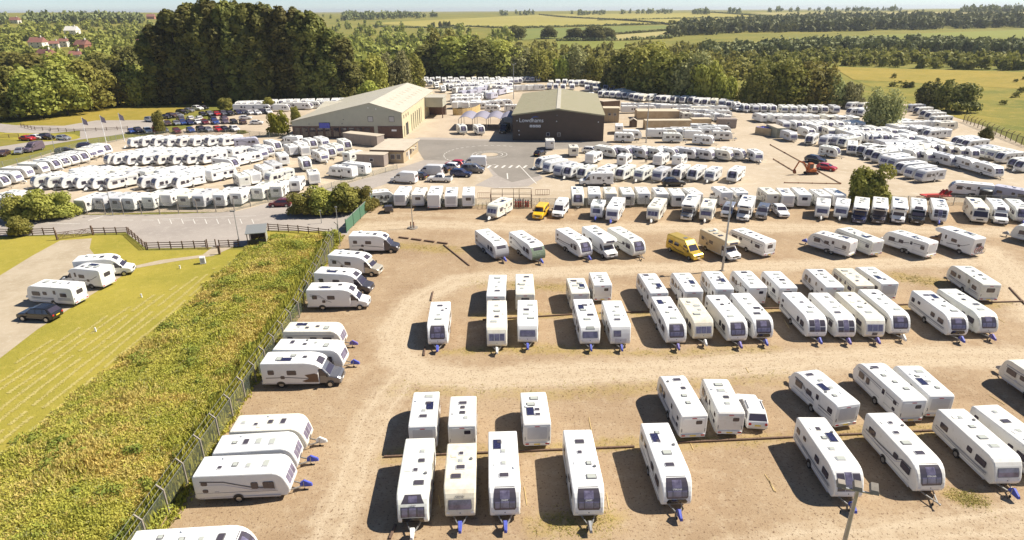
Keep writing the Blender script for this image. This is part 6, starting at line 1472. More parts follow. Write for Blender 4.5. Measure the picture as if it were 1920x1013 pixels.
person(gp(*d8([(1672,400)])[0]), R(150), 'shirt', 'trousers', 'person in pale top and dark trousers walking in sales aisle')
person(gp(*c2([(1665,855)])[0]), R(60), 'shirtblue', 'shirtblue', 'person in blue clothes standing in the left sales compound')
# houses on the wooded hillside
def house(px, py, wpx, rz, wall, roof, label, z=0):
    p = tp(px, py); wpx *= .8; s = wpx*math.hypot(p.x, p.y)/1150.0; w = max(7, min(15, s)); t = thing('house', p, R(rz), label, 'house'); d = w*.7; h = 5.0
    bpart(t, 'wall', MB().box(-w/2, w/2, -d/2, d/2, -2, h), wall)
    r = MB().add([(-w/2-.4,-d/2-.4,h),(w/2+.4,-d/2-.4,h),(w/2+.4,d/2+.4,h),(-w/2-.4,d/2+.4,h),(-w/2+.0,0,h+w*.34),(w/2-.0,0,h+w*.34)], [(0,1,5,4),(2,3,4,5),(1,2,5),(3,0,4),(3,2,1,0)])
    ro = bpart(t, 'roof', r, roof); link('chimney', MB().box(w*.25,w*.25+.9,-.4,.5,h+1,h+w*.34+1.4).mesh('chimney', M['render']), ro)
    for x in (-w*.25, w*.2): 
        for zz in (1.4, 3.9): win(t, (x, -d/2, zz), (1,0,0), 1.3, 1.2)
    win(t, (w/2, 0, 3.6), (0,1,0), 1.2, 1.2)
HOUSES = [(92,121,38,-25,'render','rooftile','red roofed house among the trees, lowest on left hillside'),(145,116,18,10,'render','rooftile','small gabled house right of the red roofed one'),(74,90,24,0,'render','rooftile','white gabled house high among trees, far left'),(104,93,14,20,'render','rooftile','small white house beside the white gabled one'),
          (158,95,24,-15,'brickred','rooftile','brick house in middle of the hillside'),(137,65,30,0,'render','render','long white terrace high on the hillside'),(268,86,16,0,'render','rooftile','pale house left of the poplars'),(284,36,16,10,'brickred','rooftile','brick house on the skyline by the poplars'),(30,44,14,0,'render','rooftile','tiny house on the far left skyline'),(122,88,14,5,'render','rooftile','little white house between two gabled ones'),(277,85,10,0,'render','render','small white gable beside pale house')]
for h_ in HOUSES: house(*h_)

vq = Zc(0,190,7.385,[(230,225),(480,690)]); c = gp(*vq[0]); inst('parked_van', van(1, 5.4, 2.4, 'carwhite', 1, False), (c.x, c.y, 0), R(195)-math.pi/2, 'white van driving on the lane at far left', 'van')
c = gp(*vq[1]); inst('parked_van', van(1, 5.0, 2.4, 'mauve', 1, False), (c.x, c.y, 0), R(-100)-math.pi/2, 'dark mauve box van standing on the verge by the lane', 'van')
# ------------------------------------------------------------------ vegetation
def leafmat(name, a, b, sc=.25, tr=.30, rd=.34):
    m = mat(name, a, .75, spec=.25, noise=(sc, b, .35, .65), rand=rd, trans=tr); return m
M['leafdark'] = leafmat('leaf_dark', (.128,.134,.035), (.205,.19,.048)); M['leafmid'] = leafmat('leaf_mid', (.225,.24,.052), (.315,.295,.068))
M['leaflight'] = leafmat('leaf_light', (.31,.335,.06), (.40,.385,.08)); M['leafwillow'] = leafmat('leaf_willow', (.30,.31,.12), (.38,.37,.15)); M['leafyellow'] = leafmat('leaf_yellow', (.25,.23,.02), (.19,.20,.03))
M['leaffar'] = leafmat('leaf_far', (.14,.155,.062), (.225,.225,.085), .03, .12); M['leafolive'] = leafmat('leaf_olive', (.265,.262,.058), (.355,.32,.075), .3)
mk('bark', (.09,.065,.05), .9, noise=(3., (.05,.04,.03), .4, .7))
def leaves(rs, lobes, n, size, squash=1.0, droop=0.0):
    """quads scattered through the outer shell of ellipsoid lobes (cx,cy,cz,rx,ry,rz)"""
    L = np.array(lobes, float); area = (L[:,3]*L[:,4]+L[:,3]*L[:,5]+L[:,4]*L[:,5]); pk = rs.choice(len(L), n, p=area/area.sum())
    d = rs.normal(size=(n,3)); d /= np.linalg.norm(d, axis=1)[:,None]
    lowcut = (d[:,2] < -.8); d[lowcut,2] *= -1
    rad = 1-.45*rs.random(n)**1.6
    C = L[pk,:3]+d*L[pk,3:]*rad[:,None]
    if droop: C[:,2] -= droop*rs.random(n)**2*(1-np.clip(d[:,2],0,1))
    nr = d+.42*rs.normal(size=(n,3)); nr /= np.linalg.norm(nr, axis=1)[:,None]
    u = np.cross(nr, rs.normal(size=(n,3))); u /= np.linalg.norm(u, axis=1)[:,None]; v = np.cross(nr, u)
    s = size*(.55+.9*rs.random(n))[:,None]*.5; e = (1+.5*rs.random(n))[:,None]
    V = np.stack([C-u*s*e-v*s*.35, C+u*s*.2-v*s, C+u*s*e+v*s*.35, C-u*s*.2+v*s], 1).reshape(-1,3)
    return V, np.arange(4*n).reshape(n,4)
def lobes_for(kind, rs, w, h):
    out = []
    if kind == 'poplar':
        for i in range(64):
            t = .06+.92*(i+rs.random())/64; z = h*t; r = w*.5*min(1, .62+.9*t)*(1 if t < .62 else math.sqrt(max(.03, 1-((t-.62)/.40)**2)))
            a = rs.random()*6.28; q = r*.72*math.sqrt(rs.random()); rr = w*(.13+.09*rs.random()); out.append((q*math.cos(a), q*math.sin(a), z-rr*.3, rr, rr, rr*(1.3+.7*rs.random())))
    elif kind in ('round', 'willow', 'bush'):
        n = {'round':24, 'willow':26, 'bush':16}[kind]; z0 = {'round':.06, 'willow':0, 'bush':-.06}[kind]
        for i in range(n):
            d = rs.normal(size=3); d /= np.linalg.norm(d); d[2] = d[2]*.9+.1; q = .25+.45*rs.random(); rr = w*(.15+.10*rs.random())
            cz = h*(z0+(1-z0)*.5)+d[2]*h*(1-z0)*.5*q*1.05
            out.append((d[0]*w*.5*q*1.05, d[1]*w*.5*q*1.05, max(cz, h*z0*.8+rr*.3), rr, rr, min(rr*.95, h*.28)*(1.25 if kind == 'willow' else 1)))
        out.append((0, 0, h*(z0+(1-z0)*.45), w*.30, w*.30, h*(1-z0)*.36))
        for i in range(9):
            a = i*.7+rs.random()*.5; q = w*(.26+.13*rs.random()); rr = w*(.13+.07*rs.random()); out.append((q*math.cos(a), q*math.sin(a), h*(.16+.12*rs.random()), rr, rr, h*.17))
    return out
TREE = {}
def tree_proto(kind, seed, lm, w, h, n, size):
    key = (kind, seed, lm, w, h, n)
    if key not in TREE:
        rs = np.random.RandomState(seed*17+3); lo = lobes_for(kind, rs, w, h); V, F = leaves(rs, lo, n, size, droop=(h*.22 if kind == 'willow' else 0))
        V[:,2] = np.maximum(V[:,2], .05)
        cr_ = npmesh('crown', V, F, M[lm]); tr = MB(); hb = h*(.85 if kind == 'poplar' else .55); r0 = .022*h+.06
        zz = 0; px_ = Vector((0,0,0))
        for k in range(4):
            nx = Vector((px_.x+rs.uniform(-.2,.2), px_.y+rs.uniform(-.2,.2), hb*(k+1)/4)); tr.tube(px_, nx, r0*(1-.22*k), r0*(1-.22*(k+1)), 8); px_ = nx
        for k in range(7):
            q = lo[rs.randint(len(lo))]; tr.tube((0,0,hb*(.3+.5*rs.random())), (q[0], q[1], q[2]), r0*.35, r0*.1, 6)
        TREE[key] = [('trunk', tr.mesh('trunk', M['bark']), []), ('crown', cr_, [])]
    return TREE[key]
SPEC = {'poplar':(11,36,9000,.95), 'round':(13,15,5200,.72), 'willow':(14,13,6500,.62), 'bush':(8,5.5,4200,.42), 'near':(5,5,6500,.24)}
def tree(px, py, top, wpx, kind, lm, seed, label, name='tree', cat='tree', group=None, base=None, near=False):
    p = base or tp(px, py); h = ht(p, top); dist = math.sqrt(p.x**2+p.y**2+HCAM**2); zc = p.y*cp+(HCAM-p.z)*sp_; w = wpx*zc/FPX
    k = 'near' if near else kind; W0, H0, n, s = SPEC[k]
    pr = tree_proto(kind if not near else 'bush', seed % 3 if not near else seed % 4, lm, W0, H0, n, s)
    return inst(name, pr, p, seed*1.7, label, cat, group, (w/W0, w/W0, h/H0))
# poplars
top = lambda x: np.interp(x, [285,300,330,370,420,470,520,560,600,630,665], [95,70,36,14,4,10,14,20,24,50,95])
xs = [303,326,350,375,400,425,450,476,502,528,553,578,602,628,650]
for i, x in enumerate(xs):
    tree(x, 196-.012*(x-300), float(top(x))+(6 if i % 2 else 0), 58, 'poplar', 'leafdark', i, '%s poplar from the left in the tall dark row' % ORD[i], 'poplar_tree', 'tree', 'row of tall poplars')
for i, x in enumerate([314,345,381,417,455,492,530,566,604,640]):
    tree(x, 184, float(top(x)), 58, 'poplar', 'leafdark', i+4, '%s poplar from left in the second, hidden row' % ORD[i], 'poplar_tree', 'tree', 'second row of poplars')
T = [ # x, base, top, width, kind, leaf, label
 (20,222,118,95,'round','leafmid','broad tree at far left edge above the lane'),(78,222,122,90,'round','leafmid','broad green tree above the white van on the lane'),(128,216,112,84,'round','leafmid','green tree on the dry field edge, third from left'),(176,206,104,84,'round','leafolive','tree on dry field edge with leaning trunk'),(222,198,104,80,'round','leafdark','dark tree left of the poplars'),(262,196,118,70,'willow','leafolive','olive tree at foot of the poplars'),(286,194,150,52,'bush','leaflight','light green bush at the poplar foot'),(50,170,92,90,'round','leafmid','tree behind the broad ones at far left'),(120,160,96,80,'round','leaflight','light green tree below the red roofed house'),(205,165,92,80,'round','leafmid','tree in the wood right of red roofed house'),(250,160,80,70,'round','leafdark','dark tree in the wood beside poplars'),
 (668,188,112,58,'round','leafdark','dark tree right of the poplars'),(700,184,100,70,'willow','leafolive','olive willow behind the showroom'),(738,178,96,72,'willow','leafwillow','grey green willow behind the showroom ridge'),(770,168,104,58,'willow','leaflight','bright green willow behind the showroom end'),(612,192,146,46,'round','leafolive','small tree behind the caravans, left of the showroom'),(648,192,150,40,'bush','leafolive','bush between two small trees behind showroom'),(692,194,148,44,'round','leaflight','small bright tree behind the showroom roof'),
 (815,149,72,84,'round','leafdark','dark tall tree, first behind the back lot'),(858,149,60,98,'round','leafmid','green tall tree, second behind the back lot'),(905,149,66,96,'round','leafdark','dark tall tree, third behind the back lot'),(946,149,72,84,'willow','leafolive','olive tree beside the dark tall ones'),(835,140,52,70,'willow','leafolive','paler tree behind the first dark ones'),(985,150,86,78,'willow','leafwillow','pale tree above the workshop left end'),(1020,152,90,58,'willow','leafolive','round olive tree above the workshop'),(1052,152,100,46,'bush','leaflight','light bush above the workshop ridge'),(1080,152,84,60,'willow','leafwillow','pale willow above workshop right end'),(1112,154,104,46,'bush','leaflight','bush right of pale willow'),(1146,168,112,46,'round','leafdark','dark purple tree standing before the caravans'),(1172,170,84,92,'round','leafmid','broad green tree above the curving row, left'),(1212,176,78,98,'willow','leafolive','olive tree above the curving row, middle'),(1252,182,88,92,'round','leafmid','broad green tree above the curving row, right'),(1292,186,96,88,'willow','leafwillow','pale willow above the tan containers'),(1318,190,112,62,'bush','leaflight','light bush right of pale willow'),(1352,192,130,56,'bush','leaflight','low light bush before the big willow'),
 (1418,198,122,78,'willow','leafmid','left lobe of the big willow clump'),(1468,198,108,96,'willow','leafmid','middle of the big willow clump'),(1525,198,114,92,'willow','leafolive','right lobe of the big willow clump'),(1560,200,140,50,'bush','leafwillow','small pale willow right of the big clump'),(1596,202,152,46,'bush','leafwillow','pale shrub behind the far caravan line'),(1650,243,164,66,'willow','leafwillow','pale willow growing among the far right caravans'),(1745,202,154,56,'bush','leafdark','dark bush on the rough grass, left'),(1790,210,150,76,'bush','leafdark','dark bush on the rough grass, right'),(1705,165,152,18,'bush','leafdark','lone small bush on the golden meadow'),(1848,262,238,26,'bush','leafdark','small dark bush by the cranked fence'),
 (300,250,204,24,'round','leafmid','young tree at left end of car park'),(424,207,182,26,'round','leafolive','young tree by the flag pole'),(503,208,181,24,'round','leafolive','young tree at the top of car park'),(523,254,206,40,'bush','leafyellow','yellow green tree at the showroom corner'),(556,236,197,22,'round','leaflight','narrow young tree behind showroom corner'),
 (1028,73,47,32,'round','leafdark','lone dark tree on the green field'),(1078,76,50,40,'round','leafdark','dark tree left in the field clump'),(1115,76,46,44,'round','leafdark','dark tree middle in the field clump'),(1140,74,50,34,'round','leafdark','dark tree right in the field clump'),(972,74,45,36,'round','leafdark','dark tree at left of the green field'),(812,52,41,9,'bush','leafdark','left of four small field poplars'),(826,52,40,8,'bush','leafdark','second of four small field poplars'),(835,52,39,10,'bush','leafdark','third of four small field poplars'),(842,52,39,8,'bush','leafdark','right of four small field poplars')]
for i, (x, b, t_, w, k, lm, lb) in enumerate(T): tree(x, b, t_, w, k, lm, i, lb, 'tree' if k != 'bush' else 'bush', 'tree' if k != 'bush' else 'bush')
# hedges close by: leafy masses with fine leaves
for i, (x, b, t_, w) in enumerate(((572,402,352,62),(608,400,342,66),(648,398,338,68),(682,396,346,52))): tree(x, b, t_, w, 'bush', 'leafolive', i, '%s dense shrub from left in big hedge by the road' % ORD[i], 'shrub', 'shrub', 'big hedge by the road', near=True, base=gp(x, b))
for i, (x, b, t_, w) in enumerate(((40,412,358,62),(82,412,350,70),(122,408,356,56))): tree(x, b, t_, w, 'bush', 'leafolive', i+1, '%s dense shrub from left in hedge before left compound' % ORD[i], 'shrub', 'shrub', 'hedge before the left compound', near=True, base=gp(x, b))
tree(40, 441, 402, 44, 'bush', 'leafolive', 2, 'small rounded shrub growing over the rail fence', 'shrub', 'shrub', near=True, base=gp(40, 441))
tree(1630, 388, 304, 80, 'bush', 'leaflight', 3, 'big pale shrub before the slanting sales line', 'shrub', 'shrub', near=True, base=gp(1630, 386))
tree(1612, 384, 330, 50, 'bush', 'leaflight', 1, 'left half of the pale shrub by the wire fence', 'shrub', 'shrub', near=True, base=gp(1612, 385))
tree(625, 452, 428, 34, 'bush', 'leaflight', 0, 'light green shrub at top of bank by fence end', 'shrub', 'shrub', near=True, base=gp(622, 456)); tree(696, 392, 366, 22, 'bush', 'leafolive', 1, 'small shrub at end of green gate', 'shrub', 'shrub', near=True, base=gp(702, 388)); tree(750, 300, 284, 24, 'bush', 'leaflight', 2, 'round green bush beside the office wall', 'shrub', 'shrub', near=True, base=gp(752, 300))
tree(478, 253, 244, 20, 'bush', 'leaflight', 3, 'low shrub at car park corner bed', 'shrub', 'shrub', near=True, base=gp(455, 250))
# ---- woods that read as one mass
def wood(name, label, polys, n, hr, lm, seed, leafn=95, wk=.8, lsz=.24):
    rs = np.random.RandomState(seed); tmpl = []
    for k in range(6):
        lo = lobes_for('round', np.random.RandomState(k+40), 1.0, 1.0); lo = [(a, b, c, d, e, f) for a, b, c, d, e, f in lo]
        tmpl.append(leaves(np.random.RandomState(k+90), lo, leafn, lsz)[0])
    VS = []; tot = 0; area = []
    for pl in polys:
        xs_ = [p[0] for p in pl]; ys_ = [p[1] for p in pl]; area.append(sum(pl[i-1][0]*pl[i][1]-pl[i][0]*pl[i-1][1] for i in range(len(pl))))
    area = np.abs(area); area = area/area.sum()
    for pl, ar in zip(polys, area):
        m = 0; xs_ = [p[0] for p in pl]; ys_ = [p[1] for p in pl]; need = max(3, int(n*ar)); g = 0
        while m < need and g < need*20:
            g += 1; x = rs.uniform(min(xs_), max(xs_)); y = rs.uniform(min(ys_), max(ys_))
            if not inside(x, y, pl): continue
            if any(abs(x-hh_[0]) < hh_[2]*.7+5 and -3 < y-hh_[1] < 15 for hh_ in HOUSES): continue
            p = tp(x, y)
            if p.length > 8500: continue
            h = rs.uniform(*hr); w = h*wk*rs.uniform(.8, 1.35); a = rs.uniform(0, 6.28); Tm = tmpl[rs.randint(6)]
            c_, s_ = math.cos(a), math.sin(a); VS.append(np.stack([(Tm[:,0]*c_-Tm[:,1]*s_)*w+p.x, (Tm[:,0]*s_+Tm[:,1]*c_)*w+p.y, Tm[:,2]*h+p.z-.06*h], 1)); m += 1
    V = np.concatenate(VS); o = link(name, npmesh(name, V, np.arange(len(V)).reshape(-1,4), M[lm])); o['kind'] = 'stuff'; o['label'] = label
wood('hillside_wood', 'wooded hillside behind the lane at the left', [[(-40,40),(100,40),(180,38),(290,36),(292,185),(200,192),(100,205),(-40,214)]], 620, (8,13), 'leafmid', 1, 110)
wood('valley_wood', 'mixed wood behind the poplars and back lot', [[(300,40),(640,30),(700,42),(760,54),(700,165),(300,180)], [(655,62),(800,52),(960,62),(960,128),(800,140),(660,165)]], 430, (8,13), 'leafmid', 2)
wood('scrub_wood', 'scrubby woodland between the lots and the fields', [[(960,88),(1060,90),(1170,92),(1260,86),(1420,105),(1400,150),(1360,172),(1140,140),(960,138)]], 380, (5,9), 'leafolive', 3, 110)
wood('right_wood', 'long dark wood along the field at the right', [[(1258,70),(1400,62),(1540,60),(1930,52),(1930,40),(1560,34),(1450,42),(1350,50),(1262,58)]], 900, (13,20), 'leaffar', 4, 70)
wood('right_hedgerow_wood', 'belt of hedgerow trees across the right meadow', [[(1300,98),(1520,86),(1700,82),(1930,92),(1930,104),(1750,98),(1520,102),(1340,118)]], 420, (7,11), 'leaffar', 5, 80)
wood('meadow_scrub', 'bushes along the far edge of the golden meadow', [[(1370,125),(1560,100),(1720,108),(1930,118),(1930,134),(1700,128),(1560,124),(1420,150)]], 280, (4,8), 'leafmid', 6, 110)
wood('skyline_wood', 'dark copses along the skyline', [[(640,30),(820,31),(820,34),(640,40)],[(930,27),(1000,28),(1000,31),(930,30)],[(1070,26),(1140,26),(1140,29),(1070,30)],[(1160,26),(1260,25),(1260,27),(1160,28)],[(1300,25),(1390,24),(1390,27),(1300,28)],[(1440,21),(1700,20),(1700,22),(1440,24)],[(1800,22),(1930,20),(1930,24),(1800,26)],[(-20,42),(290,37),(290,44),(-20,48)]], 420, (13,20), 'leaffar', 7, 60)
wood('lot_edge_scrub', 'low scrub under the trees along the lot edges', [[(655,190),(760,176),(800,150),(970,150),(1130,152),(1180,172),(1260,185),(1340,192),(1400,196),(1560,198),(1600,194),(1560,182),(1400,180),(1260,168),(1160,150),(960,138),(800,138),(660,178)]], 300, (3,6), 'leafolive', 9, 160, 1.1, .16)
# ---- fields and the hedges between them
def drape(name, quad, m, nu=26, nv=12, dz=.35):
    v = []
    for j in range(nv+1):
        for i in range(nu+1):
            s, t = i/nu, j/nv; a, b, c, d = quad
            x = (a[0]*(1-s)+b[0]*s)*(1-t)+(d[0]*(1-s)+c[0]*s)*t; y = (a[1]*(1-s)+b[1]*s)*(1-t)+(d[1]*(1-s)+c[1]*s)*t
            p = tp(x, y); v.append((p.x, p.y, p.z+dz))
    f = [(j*(nu+1)+i, j*(nu+1)+i+1, (j+1)*(nu+1)+i+1, (j+1)*(nu+1)+i) for j in range(nv) for i in range(nu)]
    o = link(name, npmesh(name, np.array(v), np.array(f), m)); o['kind'] = 'structure'
drape('ripe_field', [(690,44),(1010,28),(1240,45),(860,54)], G['straw']); drape('green_field', [(960,55),(1250,48),(1255,60),(980,76)], G['green']); drape('pale_field', [(1140,66),(1258,57),(1262,72),(1150,77)], G['pale'])
drape('straw_field', [(1030,27.5),(1330,24),(1560,40),(1245,46)], G['straw']); drape('valley_pasture', [(1040,78),(1180,78),(1180,94),(1030,92)], G['pasture']); drape('right_pasture', [(1480,72),(1935,56),(1935,84),(1560,86)], G['pasture'])
drape('skyline_field', [(1400,24),(1935,22),(1935,34),(1560,38)], G['pale']); drape('golden_meadow', [(1560,126),(1935,136),(1935,168),(1600,150)], G['drygrass'], dz=.12); drape('rough_meadow', [(1600,150),(1935,168),(1935,262),(1720,200)], G['rough'], dz=.06)
def hedge(pts, h, label, seed, lm='leaffar'):
    rs = np.random.RandomState(seed); VS = []; P3 = [tp(*p) for p in pts]
    for a, b in zip(P3, P3[1:]):
        n = max(4, int((b-a).length/(h*.8)))
        for i in range(n):
            p = a+(b-a)*((i+rs.random())/n); hh = h*rs.uniform(.6, 1.3); V, F = leaves(rs, [(0,0,hh*.5,hh*.7,hh*.7,hh*.55)], 26, hh*.45); V = V+np.array([p.x, p.y, terr(p.x, p.y)]); VS.append(V)
    V = np.concatenate(VS); o = link('hedge', npmesh('hedge', V, np.arange(len(V)).reshape(-1,4), M[lm])); tag(o, label, 'hedge')
hedge([(830,50),(960,54),(1100,50),(1240,46)], 3.0, 'field hedge below the large ripe field', 1); hedge([(1010,28),(1120,36),(1240,45),(1262,48)], 3.0, 'field hedge slanting between the two ripe fields', 2); hedge([(1120,39),(1300,35),(1430,33),(1520,36)], 2.6, 'thin hedge across the right ripe field', 3); hedge([(1040,78),(1180,76),(1262,72)], 3.2, 'hedge above the valley pasture', 4)
hedge([(1330,24),(1440,32),(1560,40)], 3.0, 'hedge along the right edge of ripe field', 5); hedge([(1560,86),(1760,84),(1935,86)], 3.0, 'hedge below the right hand pasture', 6); hedge([(1150,66),(1255,58)], 2.6, 'hedge above the pale strip field', 7); hedge([(700,50),(860,54)], 2.6, 'hedge at lower left of the ripe field', 8); hedge([(1560,33),(1750,30),(1930,32)], 3.0, 'hedge across the skyline field', 9)
# ---- weedy bank: tall grass and weeds, far too many to count
BK = P((-450,1120),(-120,1000),(0,862),(110,772),(235,672),(335,585),(425,500),(478,452),(520,442),(620,446))+[Vector((-27.9,95,0)),Vector((-26.8,84,0)),Vector((-25.3,67,0)),Vector((-25.1,50,0)),Vector((-25.1,24,0)),Vector((-40,22,0))]
def bank_h(x, y):
    n = len(BK); d = min(dseg((x, y), BK[i-1], BK[i]) for i in range(n))
    return .75*sstep(0, 7.5, d)+.35*mnoise.noise((x*.13, y*.13, 4))*sstep(0, 2, d)+.16*mnoise.noise((x*.35, y*.35, 2))
def build_bank():
    xs_ = [p.x for p in BK]; ys_ = [p.y for p in BK]; x0, x1, y0, y1 = max(-75, min(xs_)), max(xs_), 22, max(ys_); st = .8; V = []; idx = {}; F = []
    nx, ny = int((x1-x0)/st)+2, int((y1-y0)/st)+2
    for j in range(ny):
        for i in range(nx):
            x, y = x0+i*st, y0+j*st; idx[(i, j)] = len(V); V.append((x, y, (bank_h(x, y) if inside(x, y, BK) else -.25)))
    for j in range(ny-1):
        for i in range(nx-1):
            q = (idx[(i,j)], idx[(i+1,j)], idx[(i+1,j+1)], idx[(i,j+1)])
            if sum(V[k][2] > -.2 for k in q) > 0: F.append(q)
    o = link('bank', npmesh('bank', np.array(V), np.array(F), G['bank'])); o['kind'] = 'structure'
    rs = np.random.RandomState(11); groups = {'g': [], 's': [], 'w': []}; cnt = 0
    while cnt < 46000:
        x, y = rs.uniform(x0, x1), y0+(y1-y0)*rs.random()**1.25
        jx, jy = 1.1*mnoise.noise((x*.5, y*.5, 1)), 1.1*mnoise.noise((x*.5, y*.5, 9))
        if x > fx(y)-.15 or not inside(x+jx, y+jy, BK): continue
        cnt += 1; z = max(0, bank_h(x, y)) if inside(x, y, BK) else 0; cl = .8+1.7*max(0, mnoise.noise((x*.24, y*.24, 15)))+.35*mnoise.noise((x*1.1, y*1.1, 3)); nv = mnoise.noise((x*.16, y*.16, 5))+.55*mnoise.noise((x*.6, y*.6, 8)); k = 'g' if nv+rs.normal()*.22 > -.07 else 's'
        if k == 'g' and rs.random() < .05: k = 'w'
        hh = cl*(rs.uniform(.12, .46) if k == 'g' else rs.uniform(.18, .52)); m = 5; far = 1+.25*(y > 60)
        a = rs.uniform(0, 6.28, m); rr = rs.uniform(.05, .34, m); bx_, by_ = x+rr*np.cos(a)*.6, y+rr*np.sin(a)*.6; wd = rs.uniform(.02, .05, m)*(1.6 if k == 'g' else 1.0)*far; tx, ty = rs.normal(0, .16, m), rs.normal(0, .16, m); ax, ay = np.cos(a+1.57)*wd, np.sin(a+1.57)*wd; h2 = hh*rs.uniform(.6, 1.15, m)
        zz = np.full(m, z-.03)
        q = np.stack([np.stack([bx_-ax*.5, by_-ay*.5, zz], 1), np.stack([bx_+ax*.5, by_+ay*.5, zz], 1), np.stack([bx_+tx*.6+ax*1.3, by_+ty*.6+ay*1.3, zz+h2*.7], 1), np.stack([bx_+tx-ax*.6, by_+ty-ay*.6, zz+h2], 1)], 1).reshape(-1,3)
        groups[k].append(q)
        if k != 's':
            m2 = 5; u = rs.normal(size=(m2,3))*[1,1,.35]; u /= np.linalg.norm(u, axis=1)[:,None]; vv = np.cross(u, rs.normal(size=(m2,3))*[.4,.4,1]); vv /= np.linalg.norm(vv, axis=1)[:,None]
            c_ = np.stack([x+rs.normal(size=m2)*.2, y+rs.normal(size=m2)*.2, z+hh*rs.uniform(.35, 1.0, m2)], 1); sz = rs.uniform(.035, .085, (m2,1))*far
            groups[k].append(np.stack([c_-u*sz, c_+vv*sz*.6, c_+u*sz, c_-vv*sz*.6], 1).reshape(-1,3))
    for k, nm, lm, lb in (('g','weeds','leafweed','green weeds and nettles covering the bank'), ('s','dry_grass','strawgrass','dry golden grass growing through the bank weeds'), ('w','wild_flowers','flowerweed','pale flowering weeds dotted over the bank')):
        V = np.concatenate(groups[k]); o = link(nm, npmesh(nm, V, np.arange(len(V)).reshape(-1,4), M[lm])); o['kind'] = 'stuff'; o['label'] = lb
M['leafweed'] = leafmat('weed_leaf', (.36,.365,.058), (.50,.455,.09), .35, .15, 0); M['strawgrass'] = leafmat('straw_grass', (.60,.52,.17), (.56,.42,.12), .4, .15, 0); M['flowerweed'] = leafmat('flower_weed', (.50,.48,.22), (.34,.34,.10), 1., .3, 0)
build_bank()
# tufts along the lawn and weeds on the gravel
def tufts(name, label, fn, n, mt, hr, seed, wk=.05, m=6):
    rs = np.random.RandomState(seed); VS = []
    for _ in range(n):
        p = fn(rs)
        if p is None: continue
        x, y = p; hh = rs.uniform(*hr); a = rs.uniform(0, 6.28, m); rr = rs.uniform(.02, .2, m); bx_, by_ = x+rr*np.cos(a), y+rr*np.sin(a); wd = wk*rs.uniform(.6, 1.3, m); tx, ty = rs.normal(0, .10, m), rs.normal(0, .10, m); ax, ay = np.cos(a+1.57)*wd, np.sin(a+1.57)*wd; h2 = hh*rs.uniform(.6, 1.15, m); zz = np.full(m, -.01)
        VS.append(np.stack([np.stack([bx_-ax*.5, by_-ay*.5, zz], 1), np.stack([bx_+ax*.5, by_+ay*.5, zz], 1), np.stack([bx_+tx*.6+ax, by_+ty*.6+ay, zz+h2*.7], 1), np.stack([bx_+tx-ax*.5, by_+ty-ay*.5, zz+h2], 1)], 1).reshape(-1,3))
    V = np.concatenate(VS); o = link(name, npmesh(name, V, np.arange(len(V)).reshape(-1,4), M[mt])); o['kind'] = 'stuff'; o['label'] = label
M['gravelweed'] = leafmat('gravel_weed', (.34,.27,.075), (.27,.24,.06), .8, .1, 0)
def f_lot(rs):
    pl, w = WD[rs.randint(len(WD))]; i = rs.randint(len(pl)-1); p = pl[i]+(pl[i+1]-pl[i])*rs.random(); return p.x+rs.normal()*w*.6, p.y+rs.normal()*w*.6
tufts('gravel_weeds', 'sparse dry weeds growing on the gravel strips', f_lot, 3000, 'gravelweed', (.03,.09), 21, .04, 4)
def f_fence(rs): y = 30+66*rs.random(); return fx(y)+.25+abs(rs.normal())*.35, y
tufts('fence_weeds', 'weeds along the foot of the boundary fence', f_fence, 1400, 'leafweed', (.1,.4), 22, .07)
# windrows of cut grass on the lawn
def build_rows():
    rs = np.random.RandomState(4); VS = []
    e0, e1_ = gp(-40,900), gp(450,482); dd = (e1_-e0).normalized(); nl = Vector((-dd.y, dd.x, 0)); base = []
    if nl.x > 0: nl = -nl
    for k in range(9): base.append((e0+nl*(.5+1.35*k)-dd*6, e1_+nl*(.4+1.2*k)-dd*(1.5+3.0*k)))
    for a, b in base:
        L = (b-a).length; n = int(L*75); ph = rs.uniform(0, 6)
        for _ in range(n):
            t = rs.random(); 
            if mnoise.noise((t*L*.5+ph, 0, ph)) < -.35: continue
            p = a+(b-a)*t; nn = Vector((-(b-a).y, (b-a).x, 0)).normalized(); q = p+nn*(rs.normal()*.10+.12*math.sin(t*L*.35+ph)); a2 = rs.uniform(0, 6.28); l, w = rs.uniform(.04,.11), .016
            u = np.array([math.cos(a2), math.sin(a2), rs.normal()*.08])*l; v = np.array([-math.sin(a2), math.cos(a2), 0])*w*1.6; c = np.array([q.x, q.y, .012+.03*rs.random()])
            VS.append(np.stack([c-u-v, c+u-v, c+u+v, c-u+v]))
    V = np.concatenate(VS); o = link('cut_grass', npmesh('cut_grass', V, np.arange(len(V)).reshape(-1,4), M['hay'])); o['kind'] = 'stuff'; o['label'] = 'pale rows of cut grass drying on the lawn'
M['hay'] = leafmat('hay', (.54,.46,.17), (.45,.38,.12), 1., 0, 0)
build_rows()

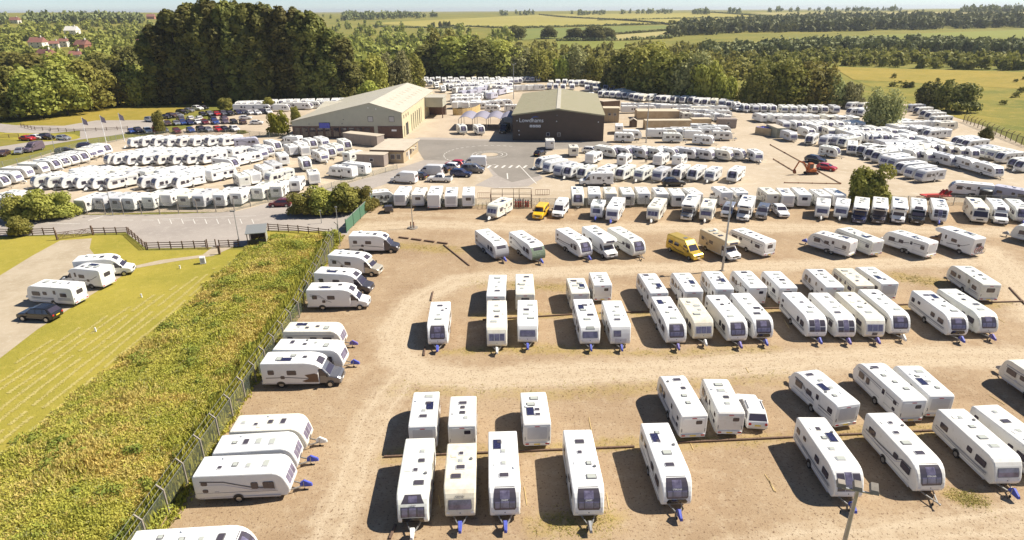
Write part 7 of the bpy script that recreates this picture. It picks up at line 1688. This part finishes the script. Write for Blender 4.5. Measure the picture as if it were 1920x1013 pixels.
def f_fence2(rs): y = 30+64*rs.random(); return fx(y)-.1-abs(rs.normal())*.5, y
tufts('fence_scrub', 'lush green scrub growing against the boundary fence', f_fence2, 3800, 'leafweed', (.6,1.7), 23, .10, 7)
def build_brambles():
    rs = np.random.RandomState(31); VS = []; n = 0
    while n < 95:
        y = 24+70*rs.random()**1.1; x = fx(y)-.5-(abs(rs.normal())*1.2 if n < 45 else rs.uniform(0, 17))
        if not inside(x-.4, y, BK): continue
        n += 1; w = rs.uniform(.5, 1.5); h = w*rs.uniform(.5, .85); z = max(0, bank_h(x, y)); lo = [(rs.normal()*w*.4, rs.normal()*w*.4, h*rs.uniform(.2,.7), w*.5, w*.5, h*.5) for _ in range(6)]
        V, F = leaves(rs, lo, int(260*w), .13); VS.append(V+np.array([x, y, z]))
    V = np.concatenate(VS); o = link('bramble_patches', npmesh('bramble_patches', V, np.arange(len(V)).reshape(-1,4), M['leafbramble'])); o['kind'] = 'stuff'; o['label'] = 'green bramble and nettle clumps on the bank and fence'
M['leafbramble'] = leafmat('bramble_leaf', (.20,.25,.045), (.33,.34,.06), .3, .2, 0); build_brambles()
def build_stones():
    rs = np.random.RandomState(8); n = 9000; Y = 26+(95-26)*rs.random(n)**1.4; X = FA.x+1+(75-FA.x)*rs.random(n); s = rs.uniform(.02, .07, n)*(1+.5*(rs.random(n) > .95))
    base = np.array([(1,0,0),(0,1,0),(-1,0,0),(0,-1,0),(0,0,.8)]); a = rs.random(n)*6.28; c, q = np.cos(a), np.sin(a)
    V = np.stack([(base[None,:,0]*c[:,None]-base[None,:,1]*q[:,None])*s[:,None]+X[:,None], (base[None,:,0]*q[:,None]+base[None,:,1]*c[:,None])*s[:,None]*rs.uniform(.6,1.3,n)[:,None]+Y[:,None], base[None,:,2]*s[:,None]+.004+0*X[:,None]], -1).reshape(-1,3)
    F = (np.array([(0,1,4),(1,2,4),(2,3,4),(3,0,4)])[None]+5*np.arange(n)[:,None,None]).reshape(-1,3)
    o = link('loose_stones', npmesh('loose_stones', V, F, M['stone'])); o['kind'] = 'stuff'; o['label'] = 'loose stones lying on the gravel lot'
mk('stone', (.40,.31,.21), .9, noise=(1.5, (.18,.12,.07), .42, .6)); build_stones()
wood('meadow_bushes', 'scattered bushes on the golden meadow at right', [[(1580,140),(1935,150),(1935,215),(1830,190),(1720,185),(1640,160)]], 14, (1.5,3.2), 'leafmid', 12, 160, 1.2, .16)
# ------------------------------------------------------------------ the hazy air
hz = link('haze', MB().box(-17000, 17000, -400, 17200, -14, 75).mesh('haze', None)); hz['kind'] = 'stuff'
hm = bpy.data.materials.new('haze'); hm.use_nodes = True; hn = hm.node_tree; hn.nodes.remove(hn.nodes['Principled BSDF'])
pv = hn.nodes.new('ShaderNodeVolumePrincipled'); pv.inputs['Color'].default_value = (.80,.86,.95,1); pv.inputs['Density'].default_value = 0.85e-4; pv.inputs['Anisotropy'].default_value = .2
hn.links.new(pv.outputs[0], hn.nodes['Material Output'].inputs['Volume']); hz.data.materials.append(hm)
for k, v in LABELS.items():
    if len(v) > 1: print('DUP LABEL', len(v), k)
print('OBJECTS', len(bpy.data.objects), 'LABELS', len(LABELS))
